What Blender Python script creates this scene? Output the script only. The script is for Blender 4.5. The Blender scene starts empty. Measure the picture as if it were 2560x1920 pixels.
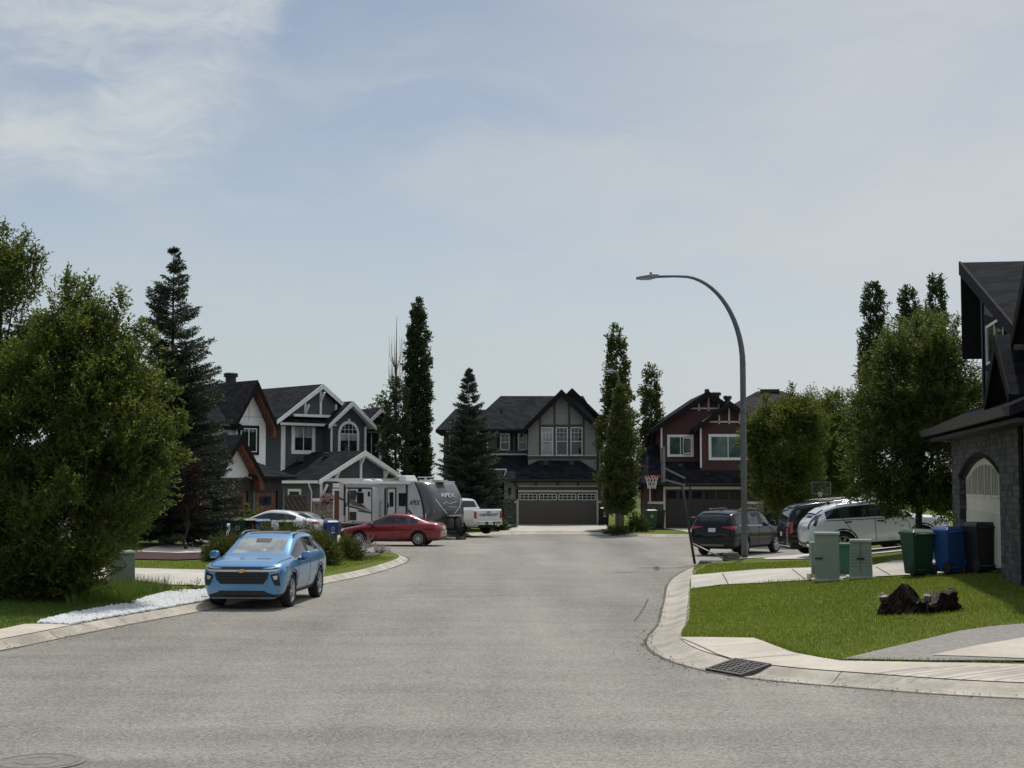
import bpy, bmesh, math, random
import numpy as np
from mathutils import Vector, Matrix, geometry
from mathutils.bvhtree import BVHTree

C = bpy.context.scene.collection
SC = bpy.context.scene
R = math.radians

# ------------------------------------------------------------------ camera
F = 3700.0                       # focal length in photo pixels (2560 wide)
EYE = 2.8
PITCH = math.atan((1207 - 960) / F)
cd = bpy.data.cameras.new('camera'); cam = bpy.data.objects.new('camera', cd); C.objects.link(cam)
cd.sensor_width = 36.0; cd.lens = 36.0 * F / 2560; cd.clip_end = 6000
cam.location = (0, 0, EYE); cam.rotation_euler = (R(90) + PITCH, 0, 0)
SC.camera = cam

# ------------------------------------------------------------------ sun and sky
SUN_EL, SUN_AZ = 61.0, 13.0      # azimuth clockwise from the view direction (+Y)
sd = bpy.data.lights.new('sun', 'SUN'); sun = bpy.data.objects.new('sun', sd); C.objects.link(sun)
sd.energy = 3.2; sd.angle = R(2.4); sd.color = (1.0, 0.95, 0.87)
sv = Vector((math.sin(R(SUN_AZ)) * math.cos(R(SUN_EL)), math.cos(R(SUN_AZ)) * math.cos(R(SUN_EL)), math.sin(R(SUN_EL))))
sun.rotation_euler = sv.to_track_quat('Z', 'Y').to_euler(); sun.location = (0, 0, 60)
SC.view_settings.view_transform = 'Standard'; SC.view_settings.look = 'None'
SC.view_settings.exposure = -0.15; SC.view_settings.gamma = 1.0

def px_dir(u, v):
    x, zc = (u - 1280) / F, -(v - 960) / F
    c, s = math.cos(PITCH), math.sin(PITCH)
    return Vector((x, c - zc * s, s + zc * c))

class NT:
    """small node-tree helper"""
    def __init__(s, tree): s.t = tree; s.L = tree.links
    def n(s, typ, **kw):
        nd = s.t.nodes.new(typ)
        for k, v in kw.items():
            if k == 'i':
                for a, b in v.items():
                    if hasattr(b, 'is_linked') or isinstance(b, bpy.types.NodeSocket): s.L.new(b, nd.inputs[a])
                    else: nd.inputs[a].default_value = b
            else: setattr(nd, k, v)
        return nd
    def math(s, op, a, b=None, c=None, clamp=False):
        nd = s.n('ShaderNodeMath', operation=op); nd.use_clamp = clamp
        for k, v in enumerate((a, b, c)):
            if v is None: continue
            if isinstance(v, bpy.types.NodeSocket): s.L.new(v, nd.inputs[k])
            else: nd.inputs[k].default_value = v
        return nd.outputs[0]
    def mix(s, f, a, b, blend='MIX'):
        nd = s.n('ShaderNodeMix', data_type='RGBA', blend_type=blend)
        for k, v in ((0, f), (6, a), (7, b)):
            if isinstance(v, bpy.types.NodeSocket): s.L.new(v, nd.inputs[k])
            elif k: nd.inputs[k].default_value = (*v[:3], 1)
            else: nd.inputs[k].default_value = v
        return nd.outputs[2]
    def ramp(s, f, lo, hi, a=0.0, b=1.0):
        nd = s.n('ShaderNodeMapRange', interpolation_type='SMOOTHSTEP')
        for k, v in enumerate((f, lo, hi, a, b)):
            if isinstance(v, bpy.types.NodeSocket): s.L.new(v, nd.inputs[k])
            else: nd.inputs[k].default_value = v
        return nd.outputs[0]
    def noise(s, vec, scale, detail=4.0, rough=0.55, dist=0.0):
        nd = s.n('ShaderNodeTexNoise', i={'Scale': scale, 'Detail': detail, 'Roughness': rough, 'Distortion': dist})
        if vec is not None: s.L.new(vec, nd.inputs['Vector'])
        return nd.outputs[0]
    def mapping(s, vec, scale=(1, 1, 1), rot=(0, 0, 0), loc=(0, 0, 0)):
        nd = s.n('ShaderNodeMapping'); s.L.new(vec, nd.inputs['Vector'])
        nd.inputs['Scale'].default_value = scale; nd.inputs['Rotation'].default_value = rot; nd.inputs['Location'].default_value = loc
        return nd.outputs[0]

W = bpy.data.worlds.new('World'); SC.world = W; W.use_nodes = True
def build_world():
    t = NT(W.node_tree); W.node_tree.nodes.clear()
    out = t.n('ShaderNodeOutputWorld'); bg = t.n('ShaderNodeBackground', i={'Strength': 0.1})
    sky = t.n('ShaderNodeTexSky', sky_type='NISHITA'); sky.sun_disc = False
    sky.sun_elevation = R(SUN_EL); sky.sun_rotation = R(SUN_AZ); sky.altitude = 1000; sky.air_density = 1.0; sky.dust_density = 0.6; sky.ozone_density = 1.5
    co = t.n('ShaderNodeTexCoord').outputs['Generated']
    sp = t.n('ShaderNodeSeparateXYZ', i={0: co})
    x, y, z = sp.outputs
    yy = t.math('MAXIMUM', y, 0.001)
    az = t.math('ARCTAN2', x, y)                                   # clockwise from +Y
    el = t.math('ARCSINE', z)
    # thin high cloud: a plane far overhead so streaks thin out towards the horizon
    zz = t.math('ADD', t.math('MAXIMUM', z, 0.0), 0.34)
    pl = t.n('ShaderNodeCombineXYZ', i={0: t.math('DIVIDE', x, zz), 1: t.math('DIVIDE', y, zz), 2: 0.0}).outputs[0]
    wisp = t.noise(t.mapping(pl, (1.0, 1.9, 1), (0, 0, R(-35))), 2.6, 9, 0.62, 0.5)
    soft = t.noise(t.mapping(pl, (0.8, 1.9, 1), (0, 0, R(18)), (3.1, 1.7, 0)), 1.5, 5, 0.5, 0.25)
    ae = t.n('ShaderNodeCombineXYZ', i={0: az, 1: el, 2: 0.0}).outputs[0]
    wv = t.n('ShaderNodeTexNoise', i={'Scale': 9.0, 'Detail': 3.0, 'Vector': ae}).outputs[1]          # bends the cloud edges
    wv = t.n('ShaderNodeVectorMath', operation='SCALE', i={0: t.n('ShaderNodeVectorMath', operation='SUBTRACT', i={0: wv, 1: (.5, .5, .5)}).outputs[0], 'Scale': 0.075}).outputs[0]
    aw = t.n('ShaderNodeVectorMath', operation='ADD', i={0: ae, 1: wv}).outputs[0]
    ws = t.n('ShaderNodeSeparateXYZ', i={0: aw}); wx, wy = ws.outputs[0], ws.outputs[1]
    def capsule(p0, p1, r):          # distance to a stroke across the sky, in stroke radii
        (x0, y0), (x1, y1) = [(math.atan2(d.x, d.y), math.asin(d.z)) for d in (px_dir(*p0), px_dir(*p1))]; r = r / F
        dx, dy = x1 - x0, y1 - y0; l2 = dx * dx + dy * dy
        px_, py_ = t.math('SUBTRACT', wx, x0), t.math('SUBTRACT', wy, y0)
        h = t.math('DIVIDE', t.math('ADD', t.math('MULTIPLY', px_, dx), t.math('MULTIPLY', py_, dy)), l2, clamp=True)
        qx, qy = t.math('SUBTRACT', px_, t.math('MULTIPLY', h, dx)), t.math('SUBTRACT', py_, t.math('MULTIPLY', h, dy))
        return t.math('DIVIDE', t.math('SQRT', t.math('ADD', t.math('MULTIPLY', qx, qx), t.math('MULTIPLY', qy, qy))), r)
    fib = t.noise(t.mapping(aw, (11.0, 26.0, 1), (0, 0, R(-32)), (1.3, .4, 0)), 1.0, 9, 0.66, 0.6)
    fin = t.noise(t.mapping(aw, (20.0, 60.0, 1), (0, 0, R(-14)), (4.3, 2.4, 0)), 1.0, 6, 0.6, 0.4)
    d1 = capsule((-120, 40), (480, 30), 190); d2 = capsule((560, 0), (350, 330), 150); d3 = capsule((60, 385), (350, 350), 90)
    dd = t.math('SMOOTH_MIN', t.math('SMOOTH_MIN', d1, d2, .4), d3, .4)
    tex = t.math('ADD', t.math('MULTIPLY', fib, .65), t.math('MULTIPLY', fin, .35))
    cl = t.ramp(t.math('ADD', dd, t.math('MULTIPLY', t.math('SUBTRACT', tex, .5), 2.6)), 0.10, 1.65, 1.0, 0.0)
    cl = t.math('MULTIPLY', cl, t.ramp(tex, .66, .36, .35, 1.0))
    veil = t.math('ADD', t.ramp(az, R(-9), R(17), 0.24, 0.82), t.math('MULTIPLY', t.math('SUBTRACT', soft, 0.5), 0.95), clamp=True)
    veil = t.math('MULTIPLY', veil, t.ramp(el, R(75), R(25), 0.5, 1.0))
    hor = t.ramp(el, R(17.0), R(1.0), 0.0, 1.0)
    streak = t.math('MULTIPLY', t.ramp(wisp, 0.50, 0.80, 0, 0.22), 1.0)
    m1 = t.math('MAXIMUM', t.math('MAXIMUM', veil, streak), t.math('MULTIPLY', hor, 0.95), clamp=True)
    skyc = t.n('ShaderNodeHueSaturation', i={'Saturation': 0.68, 'Value': 0.95, 'Color': sky.outputs[0]}).outputs[0]
    warm = t.mix(t.ramp(az, R(-10), R(18)), (5.75, 6.4, 6.55), (6.55, 6.85, 7.05))
    bands = t.noise(t.mapping(aw, (3.0, 15.0, 1), (0, 0, R(-16)), (2.2, 5.1, 0)), 1.0, 7, 0.58, 0.7)
    m1 = t.math('ADD', m1, t.math('MULTIPLY', t.math('SUBTRACT', bands, .5), .85), clamp=True)
    c1 = t.mix(t.math('MULTIPLY', m1, 0.93), skyc, warm)
    c1 = t.mix(t.ramp(bands, .46, .72, 0, .22), c1, (6.7, 7.05, 7.2))
    c2 = t.mix(t.math('MULTIPLY', cl, 0.78), c1, (6.9, 7.35, 7.45))
    sky_fill = t.n('ShaderNodeVectorMath', operation='SCALE', i={0: c2, 'Scale': t.ramp(el, R(22), R(55), 1.0, 1.75)}).outputs[0]     # sky above the frame brightened, added as fill for shaded fronts
    t.L.new(sky_fill, bg.inputs['Color']); t.L.new(bg.outputs[0], out.inputs[0])
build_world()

# ------------------------------------------------------------------ mapping photo pixels to places
def D(u, v, Y):
    d = px_dir(u, v); k = Y / d.y
    return Vector((d.x * k, Y, EYE + d.z * k))
def G(u, v, z=0.0):
    d = px_dir(u, v); k = (z - EYE) / d.z
    return Vector((d.x * k, d.y * k, z))

# edge of the asphalt, with how steeply the lot behind rises there
STREET = [(70, 13.0, .06), (30, 15.6, .06), (12.0, 18.2, .08), (6.7, 19.4, .09), (4.6, 20.5, .10), (3.44, 21.4, .10), (2.78, 22.5, .10), (2.42, 23.8, .10),
          (2.30, 25.3, .10), (2.42, 26.9, .10), (2.9, 29.7, .10), (3.6, 35.4, .10), (4.57, 43, .10), (6.08, 49.8, .10), (7.2, 52.2, .09), (9.0, 54.3, .09),
          (12, 57.5, .09), (14.2, 62, .05), (14.8, 67, .02), (13.2, 72.5, .01), (9.5, 76, .01), (6, 77.6, .01), (3.6, 80.6, .005), (-0.5, 80.2, .005), (-2.6, 78.2, .01), (-7.0, 77.0, .01),
          (-10.2, 73.5, .01), (-10.8, 69.5, .02), (-9.6, 66.4, .03), (-6.9, 64.9, .04), (-5.75, 62.2, .05), (-4.9, 59.0, .05), (-4.0, 56.0, .05), (-3.72, 52.3, .05),
          (-4.28, 46.0, .05), (-5.2, 41.3, .05), (-5.95, 36.8, .05), (-6.75, 32.7, .05), (-7.54, 29.6, .05), (-7.92, 27.9, .05), (-8.57, 24.8, .05), (-9.7, 21.4, .05), (-12.4, 19.2, .04), (-30, 17, .03), (-70, 14, .03)]
def catmull(pts, n):
    out = []
    P = [np.array(p, float) for p in pts]
    for i in range(len(P) - 1):
        p0, p1, p2, p3 = P[max(i - 1, 0)], P[i], P[i + 1], P[min(i + 2, len(P) - 1)]
        for k in range(n):
            t = k / n
            out.append(0.5 * ((2 * p1) + (p2 - p0) * t + (2 * p0 - 5 * p1 + 4 * p2 - p3) * t * t + (3 * p1 - p0 - 3 * p2 + p3) * t ** 3))
    out.append(P[-1]); return np.array(out)
EDGE = catmull(STREET, 6)
EA, EB = EDGE[:-1, :2], EDGE[1:, :2]; ES = EDGE[:, 2]; ED = EB - EA; EL2 = (ED ** 2).sum(1)
KERB_W = 0.62
_q = [i for i, p in enumerate(STREET) if p[0] < -4 and p[1] == 62.2][0]
KS = np.interp(np.arange(len(EDGE)) / 6.0, [_q - 1, _q + 1], [1.0, .55])      # the left kerb is narrower
def terrain_np(x, y):
    x = np.atleast_1d(np.asarray(x, float)); y = np.atleast_1d(np.asarray(y, float)); out = np.zeros_like(x)
    for s in range(0, len(x), 20000):
        p = np.stack([x[s:s + 20000], y[s:s + 20000]], 1)
        t = np.clip(((p[:, None] - EA[None]) * ED[None]).sum(2) / EL2[None], 0, 1)
        q = EA[None] + ED[None] * t[..., None]
        d2 = ((p[:, None] - q) ** 2).sum(2); j = d2.argmin(1); r = np.arange(len(p))
        d = np.sqrt(d2[r, j]); sl = ES[j] * (1 - t[r, j]) + ES[j + 1] * t[r, j]
        crs = ED[j, 0] * (p[:, 1] - EA[j, 1]) - ED[j, 1] * (p[:, 0] - EA[j, 0])   # walk keeps the street on its left
        sg = np.where(crs > 0, -d, d)
        kw = KERB_W * (KS[j] * (1 - t[r, j]) + KS[j + 1] * t[r, j]); lot = .128 + sl * np.clip(sg - kw, 0, 9.5)
        out[s:s + 20000] = np.where(sg < 0, 0.0, np.where(sg < kw, .128 * sg / kw, lot))
    return out
def T(x, y): return float(terrain_np([x], [y])[0])
def GT(u, v):
    """where the sight line through a photo pixel meets the ground"""
    d = px_dir(u, v)
    ks = np.linspace(12, 140, 1200); z = EYE + d.z * ks - terrain_np(d.x * ks, d.y * ks)
    i = int(np.argmax(z < 0)); k = ks[i]
    return Vector((d.x * k, d.y * k, T(d.x * k, d.y * k)))

# ------------------------------------------------------------------ mesh building
class MB:
    def __init__(s): s.v = []; s.f = []; s.m = []; s.sm = []
    def add(s, vs, fs, m=0, M=None, smooth=False):
        o = len(s.v)
        for p in vs:
            p = Vector(p)
            s.v.append(M @ p if M is not None else p)
        for i, f in enumerate(fs):
            s.f.append([o + k for k in f]); s.m.append(m[i] if isinstance(m, (list, tuple)) else m); s.sm.append(smooth)
        return s
    def box(s, x0, x1, y0, y1, z0, z1, m=0, M=None):
        return s.add([(x0, y0, z0), (x1, y0, z0), (x1, y1, z0), (x0, y1, z0), (x0, y0, z1), (x1, y0, z1), (x1, y1, z1), (x0, y1, z1)],
                     [(0, 3, 2, 1), (4, 5, 6, 7), (0, 1, 5, 4), (1, 2, 6, 5), (2, 3, 7, 6), (3, 0, 4, 7)], m, M)
    def taper(s, b, t, z0, z1, m=0, M=None):      # b,t = (x0,x1,y0,y1) at bottom and top
        return s.add([(b[0], b[2], z0), (b[1], b[2], z0), (b[1], b[3], z0), (b[0], b[3], z0), (t[0], t[2], z1), (t[1], t[2], z1), (t[1], t[3], z1), (t[0], t[3], z1)],
                     [(0, 3, 2, 1), (4, 5, 6, 7), (0, 1, 5, 4), (1, 2, 6, 5), (2, 3, 7, 6), (3, 0, 4, 7)], m, M)
    def prism(s, poly, a0, a1, axis='y', m=0, M=None, mats=None):
        """poly given in the two other axes (x,z for y; y,z for x; x,y for z)"""
        n = len(poly)
        def P(p, a): return (p[0], a, p[1]) if axis == 'y' else ((a, p[0], p[1]) if axis == 'x' else (p[0], p[1], a))
        vs = [P(p, a0) for p in poly] + [P(p, a1) for p in poly]
        fs = [(i, (i + 1) % n, n + (i + 1) % n, n + i) for i in range(n)] + [tuple(range(n))[::-1], tuple(range(n, 2 * n))]
        return s.add(vs, fs, (list(mats) + [m, m]) if mats else m, M)
    def beam(s, p0, p1, w, h, m=0, up=(0, 0, 1), M=None):
        p0, p1 = Vector(p0), Vector(p1); d = (p1 - p0).normalized(); sd = d.cross(Vector(up))
        if sd.length < 1e-4: sd = d.cross(Vector((1, 0, 0)))
        sd.normalize(); u = sd.cross(d)
        a, b = sd * w / 2, u * h / 2
        vs = [p0 - a - b, p0 + a - b, p0 + a + b, p0 - a + b, p1 - a - b, p1 + a - b, p1 + a + b, p1 - a + b]
        return s.add(vs, [(0, 3, 2, 1), (4, 5, 6, 7), (0, 1, 5, 4), (1, 2, 6, 5), (2, 3, 7, 6), (3, 0, 4, 7)], m, M)
    def tube(s, path, r, seg=8, m=0, cap=True, M=None):
        P = [Vector(p) for p in path]; n = len(P); rr = r if isinstance(r, (list, tuple)) else [r] * n
        vs = []; ref = None
        for i in range(n):
            d = (P[min(i + 1, n - 1)] - P[max(i - 1, 0)]).normalized()
            if ref is None: ref = d.orthogonal().normalized()
            ref = (ref - d * ref.dot(d)); ref = ref.normalized() if ref.length > 1e-6 else d.orthogonal().normalized()
            b = d.cross(ref)
            for k in range(seg):
                a = 2 * math.pi * k / seg; vs.append(P[i] + (ref * math.cos(a) + b * math.sin(a)) * rr[i])
        fs = [(i * seg + k, i * seg + (k + 1) % seg, (i + 1) * seg + (k + 1) % seg, (i + 1) * seg + k) for i in range(n - 1) for k in range(seg)]
        if cap: fs += [tuple(range(seg))[::-1], tuple(range((n - 1) * seg, n * seg))]
        return s.add(vs, fs, m, M, smooth=True)
    def lathe(s, prof, seg=24, m=0, M=None, smooth=True, mats=None):       # prof = (r,z), round the z axis
        n = len(prof); vs = [(r * math.cos(2 * math.pi * k / seg), r * math.sin(2 * math.pi * k / seg), z) for r, z in prof for k in range(seg)]
        fs = []; ms = []
        for i in range(n - 1):
            for k in range(seg):
                fs.append((i * seg + k, i * seg + (k + 1) % seg, (i + 1) * seg + (k + 1) % seg, (i + 1) * seg + k)); ms.append(mats[i] if mats else m)
        return s.add(vs, fs, ms, M, smooth)
    def build(s, name, mats, parent=None, bevel=0.0, seg=2, weld=False, recalc=True):
        me = bpy.data.meshes.new(name); me.from_pydata([tuple(p) for p in s.v], [], s.f)
        for mt in (mats if isinstance(mats, (list, tuple)) else [mats]): me.materials.append(mt)
        me.polygons.foreach_set('material_index', s.m); me.polygons.foreach_set('use_smooth', s.sm)
        if recalc:
            bm = bmesh.new(); bm.from_mesh(me)
            if weld: bmesh.ops.remove_doubles(bm, verts=bm.verts, dist=1e-5)
            bmesh.ops.recalc_face_normals(bm, faces=bm.faces); bm.to_mesh(me); bm.free()
        me.update(); o = bpy.data.objects.new(name, me); C.objects.link(o)
        if parent is not None: o.parent = parent
        if bevel:
            b = o.modifiers.new('bevel', 'BEVEL'); b.width = bevel; b.segments = seg; b.limit_method = 'ANGLE'; b.angle_limit = R(40)
        return o

def tag(o, label=None, cat=None, group=None, kind=None):
    if label: o['label'] = label
    if cat: o['category'] = cat
    if group: o['group'] = group
    if kind: o['kind'] = kind
    return o
def thing(name, label, cat, loc=(0, 0, 0), rotz=0.0, group=None):
    o = bpy.data.objects.new(name, None); C.objects.link(o); o.empty_display_size = 0.3
    o.location = loc; o.rotation_euler = (0, 0, rotz)
    return tag(o, label, cat, group)
def copy_tree(o, parent=None):
    c = o.copy(); C.objects.link(c)
    if parent is not None: c.parent = parent
    for ch in list(o.children): copy_tree(ch, c)
    return c
def text_mesh(name, body, size, mat, parent, M, extrude=0.004, shear=0.0, space=1.0):
    cu = bpy.data.curves.new(name, 'FONT'); cu.body = body; cu.size = size; cu.extrude = extrude; cu.align_x = 'CENTER'; cu.align_y = 'CENTER'; cu.shear = shear; cu.space_character = space
    tmp = bpy.data.objects.new('tmp_text', cu); C.objects.link(tmp)
    dg = bpy.context.evaluated_depsgraph_get(); me = bpy.data.meshes.new_from_object(tmp.evaluated_get(dg)); bpy.data.objects.remove(tmp)
    me.name = name; me.materials.clear(); me.materials.append(mat); me.transform(M)
    o = bpy.data.objects.new(name, me); C.objects.link(o); o.parent = parent
    return o
# ------------------------------------------------------------------ materials
def new_mat(name):
    m = bpy.data.materials.new(name); m.use_nodes = True; t = NT(m.node_tree); m.node_tree.nodes.clear()
    out = t.n('ShaderNodeOutputMaterial'); b = t.n('ShaderNodeBsdfPrincipled'); t.L.new(b.outputs[0], out.inputs[0])
    return m, t, b, out
def setc(t, sock, v):
    if isinstance(v, bpy.types.NodeSocket): t.L.new(v, sock)
    else: sock.default_value = (*v[:3], 1) if sock.type == 'RGBA' else v
def bump(t, b, h, strength=0.4, dist=0.02):
    n = t.n('ShaderNodeBump', i={'Strength': strength, 'Distance': dist, 'Height': h}); t.L.new(n.outputs[0], b.inputs['Normal'])
def obj_co(t): return t.n('ShaderNodeTexCoord').outputs['Object']
def plain(name, col, rough=0.6, metal=0.0, var=0.12, scale=3.0, coat=0.0, spec=0.5, bmp=0.0):
    m, t, b, o = new_mat(name); co = obj_co(t)
    n = t.noise(co, scale, 5, 0.6)
    dk = tuple(c * (1 - var) for c in col); lt = tuple(min(1, c * (1 + var)) for c in col)
    setc(t, b.inputs['Base Color'], t.mix(t.ramp(n, 0.3, 0.7), dk, lt))
    setc(t, b.inputs['Roughness'], t.math('ADD', t.math('MULTIPLY', t.math('SUBTRACT', n, 0.5), 0.25), rough))
    b.inputs['Metallic'].default_value = metal; b.inputs['Specular IOR Level'].default_value = spec
    if coat: b.inputs['Coat Weight'].default_value = coat; b.inputs['Coat Roughness'].default_value = 0.04
    if bmp: bump(t, b, t.noise(co, scale * 12, 3), bmp, 0.01)
    return m
def paint(name, col, metal=0.3, rough=0.35, dirt=.35, coat=.9, spec=.5):
    m, t, b, o = new_mat(name); co = obj_co(t)
    n = t.noise(co, 900, 1); d = t.noise(co, 2.2, 5)
    c = t.mix(t.ramp(n, 0.3, 0.7), tuple(c * 0.85 for c in col), tuple(min(1, c * 1.15) for c in col))
    z = t.n('ShaderNodeSeparateXYZ', i={0: co}).outputs[2]
    dust = t.math('MULTIPLY', t.ramp(z, 0.75, 0.2, 0, dirt), t.ramp(d, 0.35, 0.65))
    setc(t, b.inputs['Base Color'], t.mix(dust, c, (0.20, 0.18, 0.15)))
    setc(t, b.inputs['Roughness'], t.math('ADD', rough, t.math('MULTIPLY', dust, 0.5)))
    b.inputs['Metallic'].default_value = metal; b.inputs['Coat Weight'].default_value = coat; b.inputs['Coat Roughness'].default_value = 0.03; b.inputs['Specular IOR Level'].default_value = spec
    return m
def glass_dark(name, col=(0.012, 0.015, 0.017), rough=0.04, spec=0.6):
    m, t, b, o = new_mat(name); co = obj_co(t)
    setc(t, b.inputs['Base Color'], t.mix(t.ramp(t.noise(co, 1.6, 3), 0.35, 0.7), col, tuple(c * 2.2 for c in col)))
    b.inputs['Roughness'].default_value = rough; b.inputs['Specular IOR Level'].default_value = spec
    return m
def siding(name, col, pitch=0.125, rough=0.65):
    m, t, b, o = new_mat(name); co = obj_co(t)
    z = t.n('ShaderNodeSeparateXYZ', i={0: co}).outputs[2]
    fr = t.math('FRACT', t.math('DIVIDE', z, pitch))
    n = t.noise(t.mapping(co, (1.5, 1.5, 9)), 2.0, 5)
    c = t.mix(t.ramp(n, 0.3, 0.7), tuple(c * .88 for c in col), tuple(c * 1.1 for c in col))
    setc(t, b.inputs['Base Color'], c); b.inputs['Roughness'].default_value = rough
    bump(t, b, t.math('SUBTRACT', 1.0, fr), 0.9, 0.03)
    return m
def shingle(name, col, pitch=0.14):
    m, t, b, o = new_mat(name); co = obj_co(t)
    s = t.n('ShaderNodeSeparateXYZ', i={0: co}); z = s.outputs[2]
    row = t.math('FLOOR', t.math('DIVIDE', z, pitch)); fr = t.math('FRACT', t.math('DIVIDE', z, pitch))
    u = t.math('ADD', t.math('ADD', s.outputs[0], s.outputs[1]), t.math('MULTIPLY', row, 0.37))
    tabs = t.n('ShaderNodeTexWhiteNoise', noise_dimensions='2D', i={0: t.n('ShaderNodeCombineXYZ', i={0: t.math('FLOOR', t.math('MULTIPLY', u, 3.3)), 1: row, 2: 0.0}).outputs[0]}).outputs[0]
    n = t.noise(co, 0.7, 4); g = t.noise(co, 60, 2)
    k = t.math('ADD', t.math('ADD', t.math('MULTIPLY', tabs, 0.5), t.math('MULTIPLY', n, 0.5)), t.math('MULTIPLY', t.math('SUBTRACT', g, .5), 0.5))
    setc(t, b.inputs['Base Color'], t.mix(t.ramp(k, 0.15, 0.9), tuple(c * 0.55 for c in col), tuple(c * 1.5 for c in col)))
    b.inputs['Roughness'].default_value = 0.95; b.inputs['Specular IOR Level'].default_value = 0.06
    bump(t, b, t.math('ADD', t.math('SUBTRACT', 1.0, fr), t.math('MULTIPLY', g, .4)), 0.8, 0.03)
    return m
def stone(name, c1, c2, mortar, scale=3.2, sq=(1, 1, 1.9)):
    m, t, b, o = new_mat(name); co = t.mapping(obj_co(t), sq)
    nz = t.n('ShaderNodeVectorMath', operation='ADD', i={0: co, 1: t.n('ShaderNodeVectorMath', operation='SCALE', i={0: t.n('ShaderNodeTexNoise', i={'Scale': 4.0, 'Vector': co}).outputs[1], 'Scale': 0.12}).outputs[0]}).outputs[0]
    v = t.n('ShaderNodeTexVoronoi', distance='CHEBYCHEV', i={'Scale': scale, 'Randomness': 0.75, 'Vector': nz})
    e = t.n('ShaderNodeTexVoronoi', feature='DISTANCE_TO_EDGE', i={'Scale': scale, 'Randomness': 0.75, 'Vector': nz})
    k = t.n('ShaderNodeSeparateXYZ', i={0: v.outputs['Color']}).outputs[0]
    n = t.noise(co, 9, 5)
    c = t.mix(t.math('MULTIPLY', t.math('ADD', k, n), 0.5), c1, c2)
    ed = t.ramp(e.outputs['Distance'], 0.015, 0.06)
    setc(t, b.inputs['Base Color'], t.mix(ed, mortar, c)); b.inputs['Roughness'].default_value = 0.9
    bump(t, b, t.math('ADD', t.math('MULTIPLY', ed, 0.7), t.math('MULTIPLY', n, 0.5)), 0.9, 0.06)
    return m
def ledge(name, c1, c2, mortar):
    m, t, b, o = new_mat(name); co = obj_co(t); s = t.n('ShaderNodeSeparateXYZ', i={0: co})
    nz = t.n('ShaderNodeTexNoise', i={'Scale': 2.4, 'Detail': 4.0, 'Vector': co}).outputs[1]; ns = t.n('ShaderNodeSeparateXYZ', i={0: nz})
    u = t.math('ADD', t.math('ADD', s.outputs[0], s.outputs[1]), t.math('MULTIPLY', ns.outputs[0], .10)); v_ = t.math('ADD', s.outputs[2], t.math('MULTIPLY', ns.outputs[1], .07))
    v = t.n('ShaderNodeCombineXYZ', i={0: u, 1: v_, 2: 0.0}).outputs[0]
    k = t.n('ShaderNodeTexBrick', i={'Vector': v, 'Color1': (0, 0, 0, 1), 'Color2': (1, 1, 1, 1), 'Mortar': (.5, .5, .5, 1), 'Scale': 1.0, 'Mortar Size': 0.007, 'Brick Width': .34, 'Row Height': .125}); k.offset = .37; k.squash = .6; k.squash_frequency = 3
    kk = t.n('ShaderNodeSeparateXYZ', i={0: k.outputs[0]}).outputs[0]; n = t.noise(co, 7, 6, .65)
    c = t.mix(t.ramp(t.math('ADD', t.math('MULTIPLY', kk, .5), t.math('MULTIPLY', n, .6)), .2, .9), c1, c2)
    setc(t, b.inputs['Base Color'], t.mix(k.outputs[1], c, mortar)); b.inputs['Roughness'].default_value = .9
    bump(t, b, t.math('ADD', t.math('MULTIPLY', t.math('SUBTRACT', 1.0, k.outputs[1]), .8), t.math('MULTIPLY', t.math('ADD', n, kk), .5)), 1.0, .07); return m
def brick(name, c1, c2, mortar):
    m, t, b, o = new_mat(name); co = obj_co(t); s = t.n('ShaderNodeSeparateXYZ', i={0: co})
    v = t.n('ShaderNodeCombineXYZ', i={0: t.math('ADD', s.outputs[0], s.outputs[1]), 1: s.outputs[2], 2: 0.0}).outputs[0]
    k = t.n('ShaderNodeTexBrick', i={'Vector': v, 'Color1': (*c1, 1), 'Color2': (*c2, 1), 'Mortar': (*mortar, 1), 'Scale': 4.5, 'Mortar Size': 0.02})
    setc(t, b.inputs['Base Color'], k.outputs[0]); b.inputs['Roughness'].default_value = 0.9; bump(t, b, t.math('SUBTRACT', 1.0, k.outputs[1]), 0.6, 0.02)
    return m
def wood(name, col, sx=(8, 8, 1.0), rough=0.7):
    m, t, b, o = new_mat(name); co = obj_co(t); n = t.noise(t.mapping(co, sx), 3.0, 6, 0.6, 0.6)
    setc(t, b.inputs['Base Color'], t.mix(t.ramp(n, 0.3, 0.72), tuple(c * .5 for c in col), tuple(c * 1.25 for c in col))); b.inputs['Roughness'].default_value = rough
    bump(t, b, n, 0.4, 0.02); return m
def concrete(name, col, var=0.16):
    m, t, b, o = new_mat(name); co = obj_co(t)
    n = t.noise(co, 0.55, 6, 0.6); f = t.noise(co, 26, 3, 0.7); st = t.noise(co, 2.3, 5, 0.65, 0.4)
    k = t.math('ADD', t.math('MULTIPLY', n, 0.5), t.math('ADD', t.math('MULTIPLY', f, 0.22), t.math('MULTIPLY', st, 0.3)))
    c = t.mix(t.ramp(k, 0.34, 0.70), tuple(c * (1 - 2 * var) for c in col), tuple(c * (1 + var) for c in col))
    setc(t, b.inputs['Base Color'], c); b.inputs['Roughness'].default_value = 0.9; b.inputs['Specular IOR Level'].default_value = 0.3
    bump(t, b, f, 0.3, 0.006); return m
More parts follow.
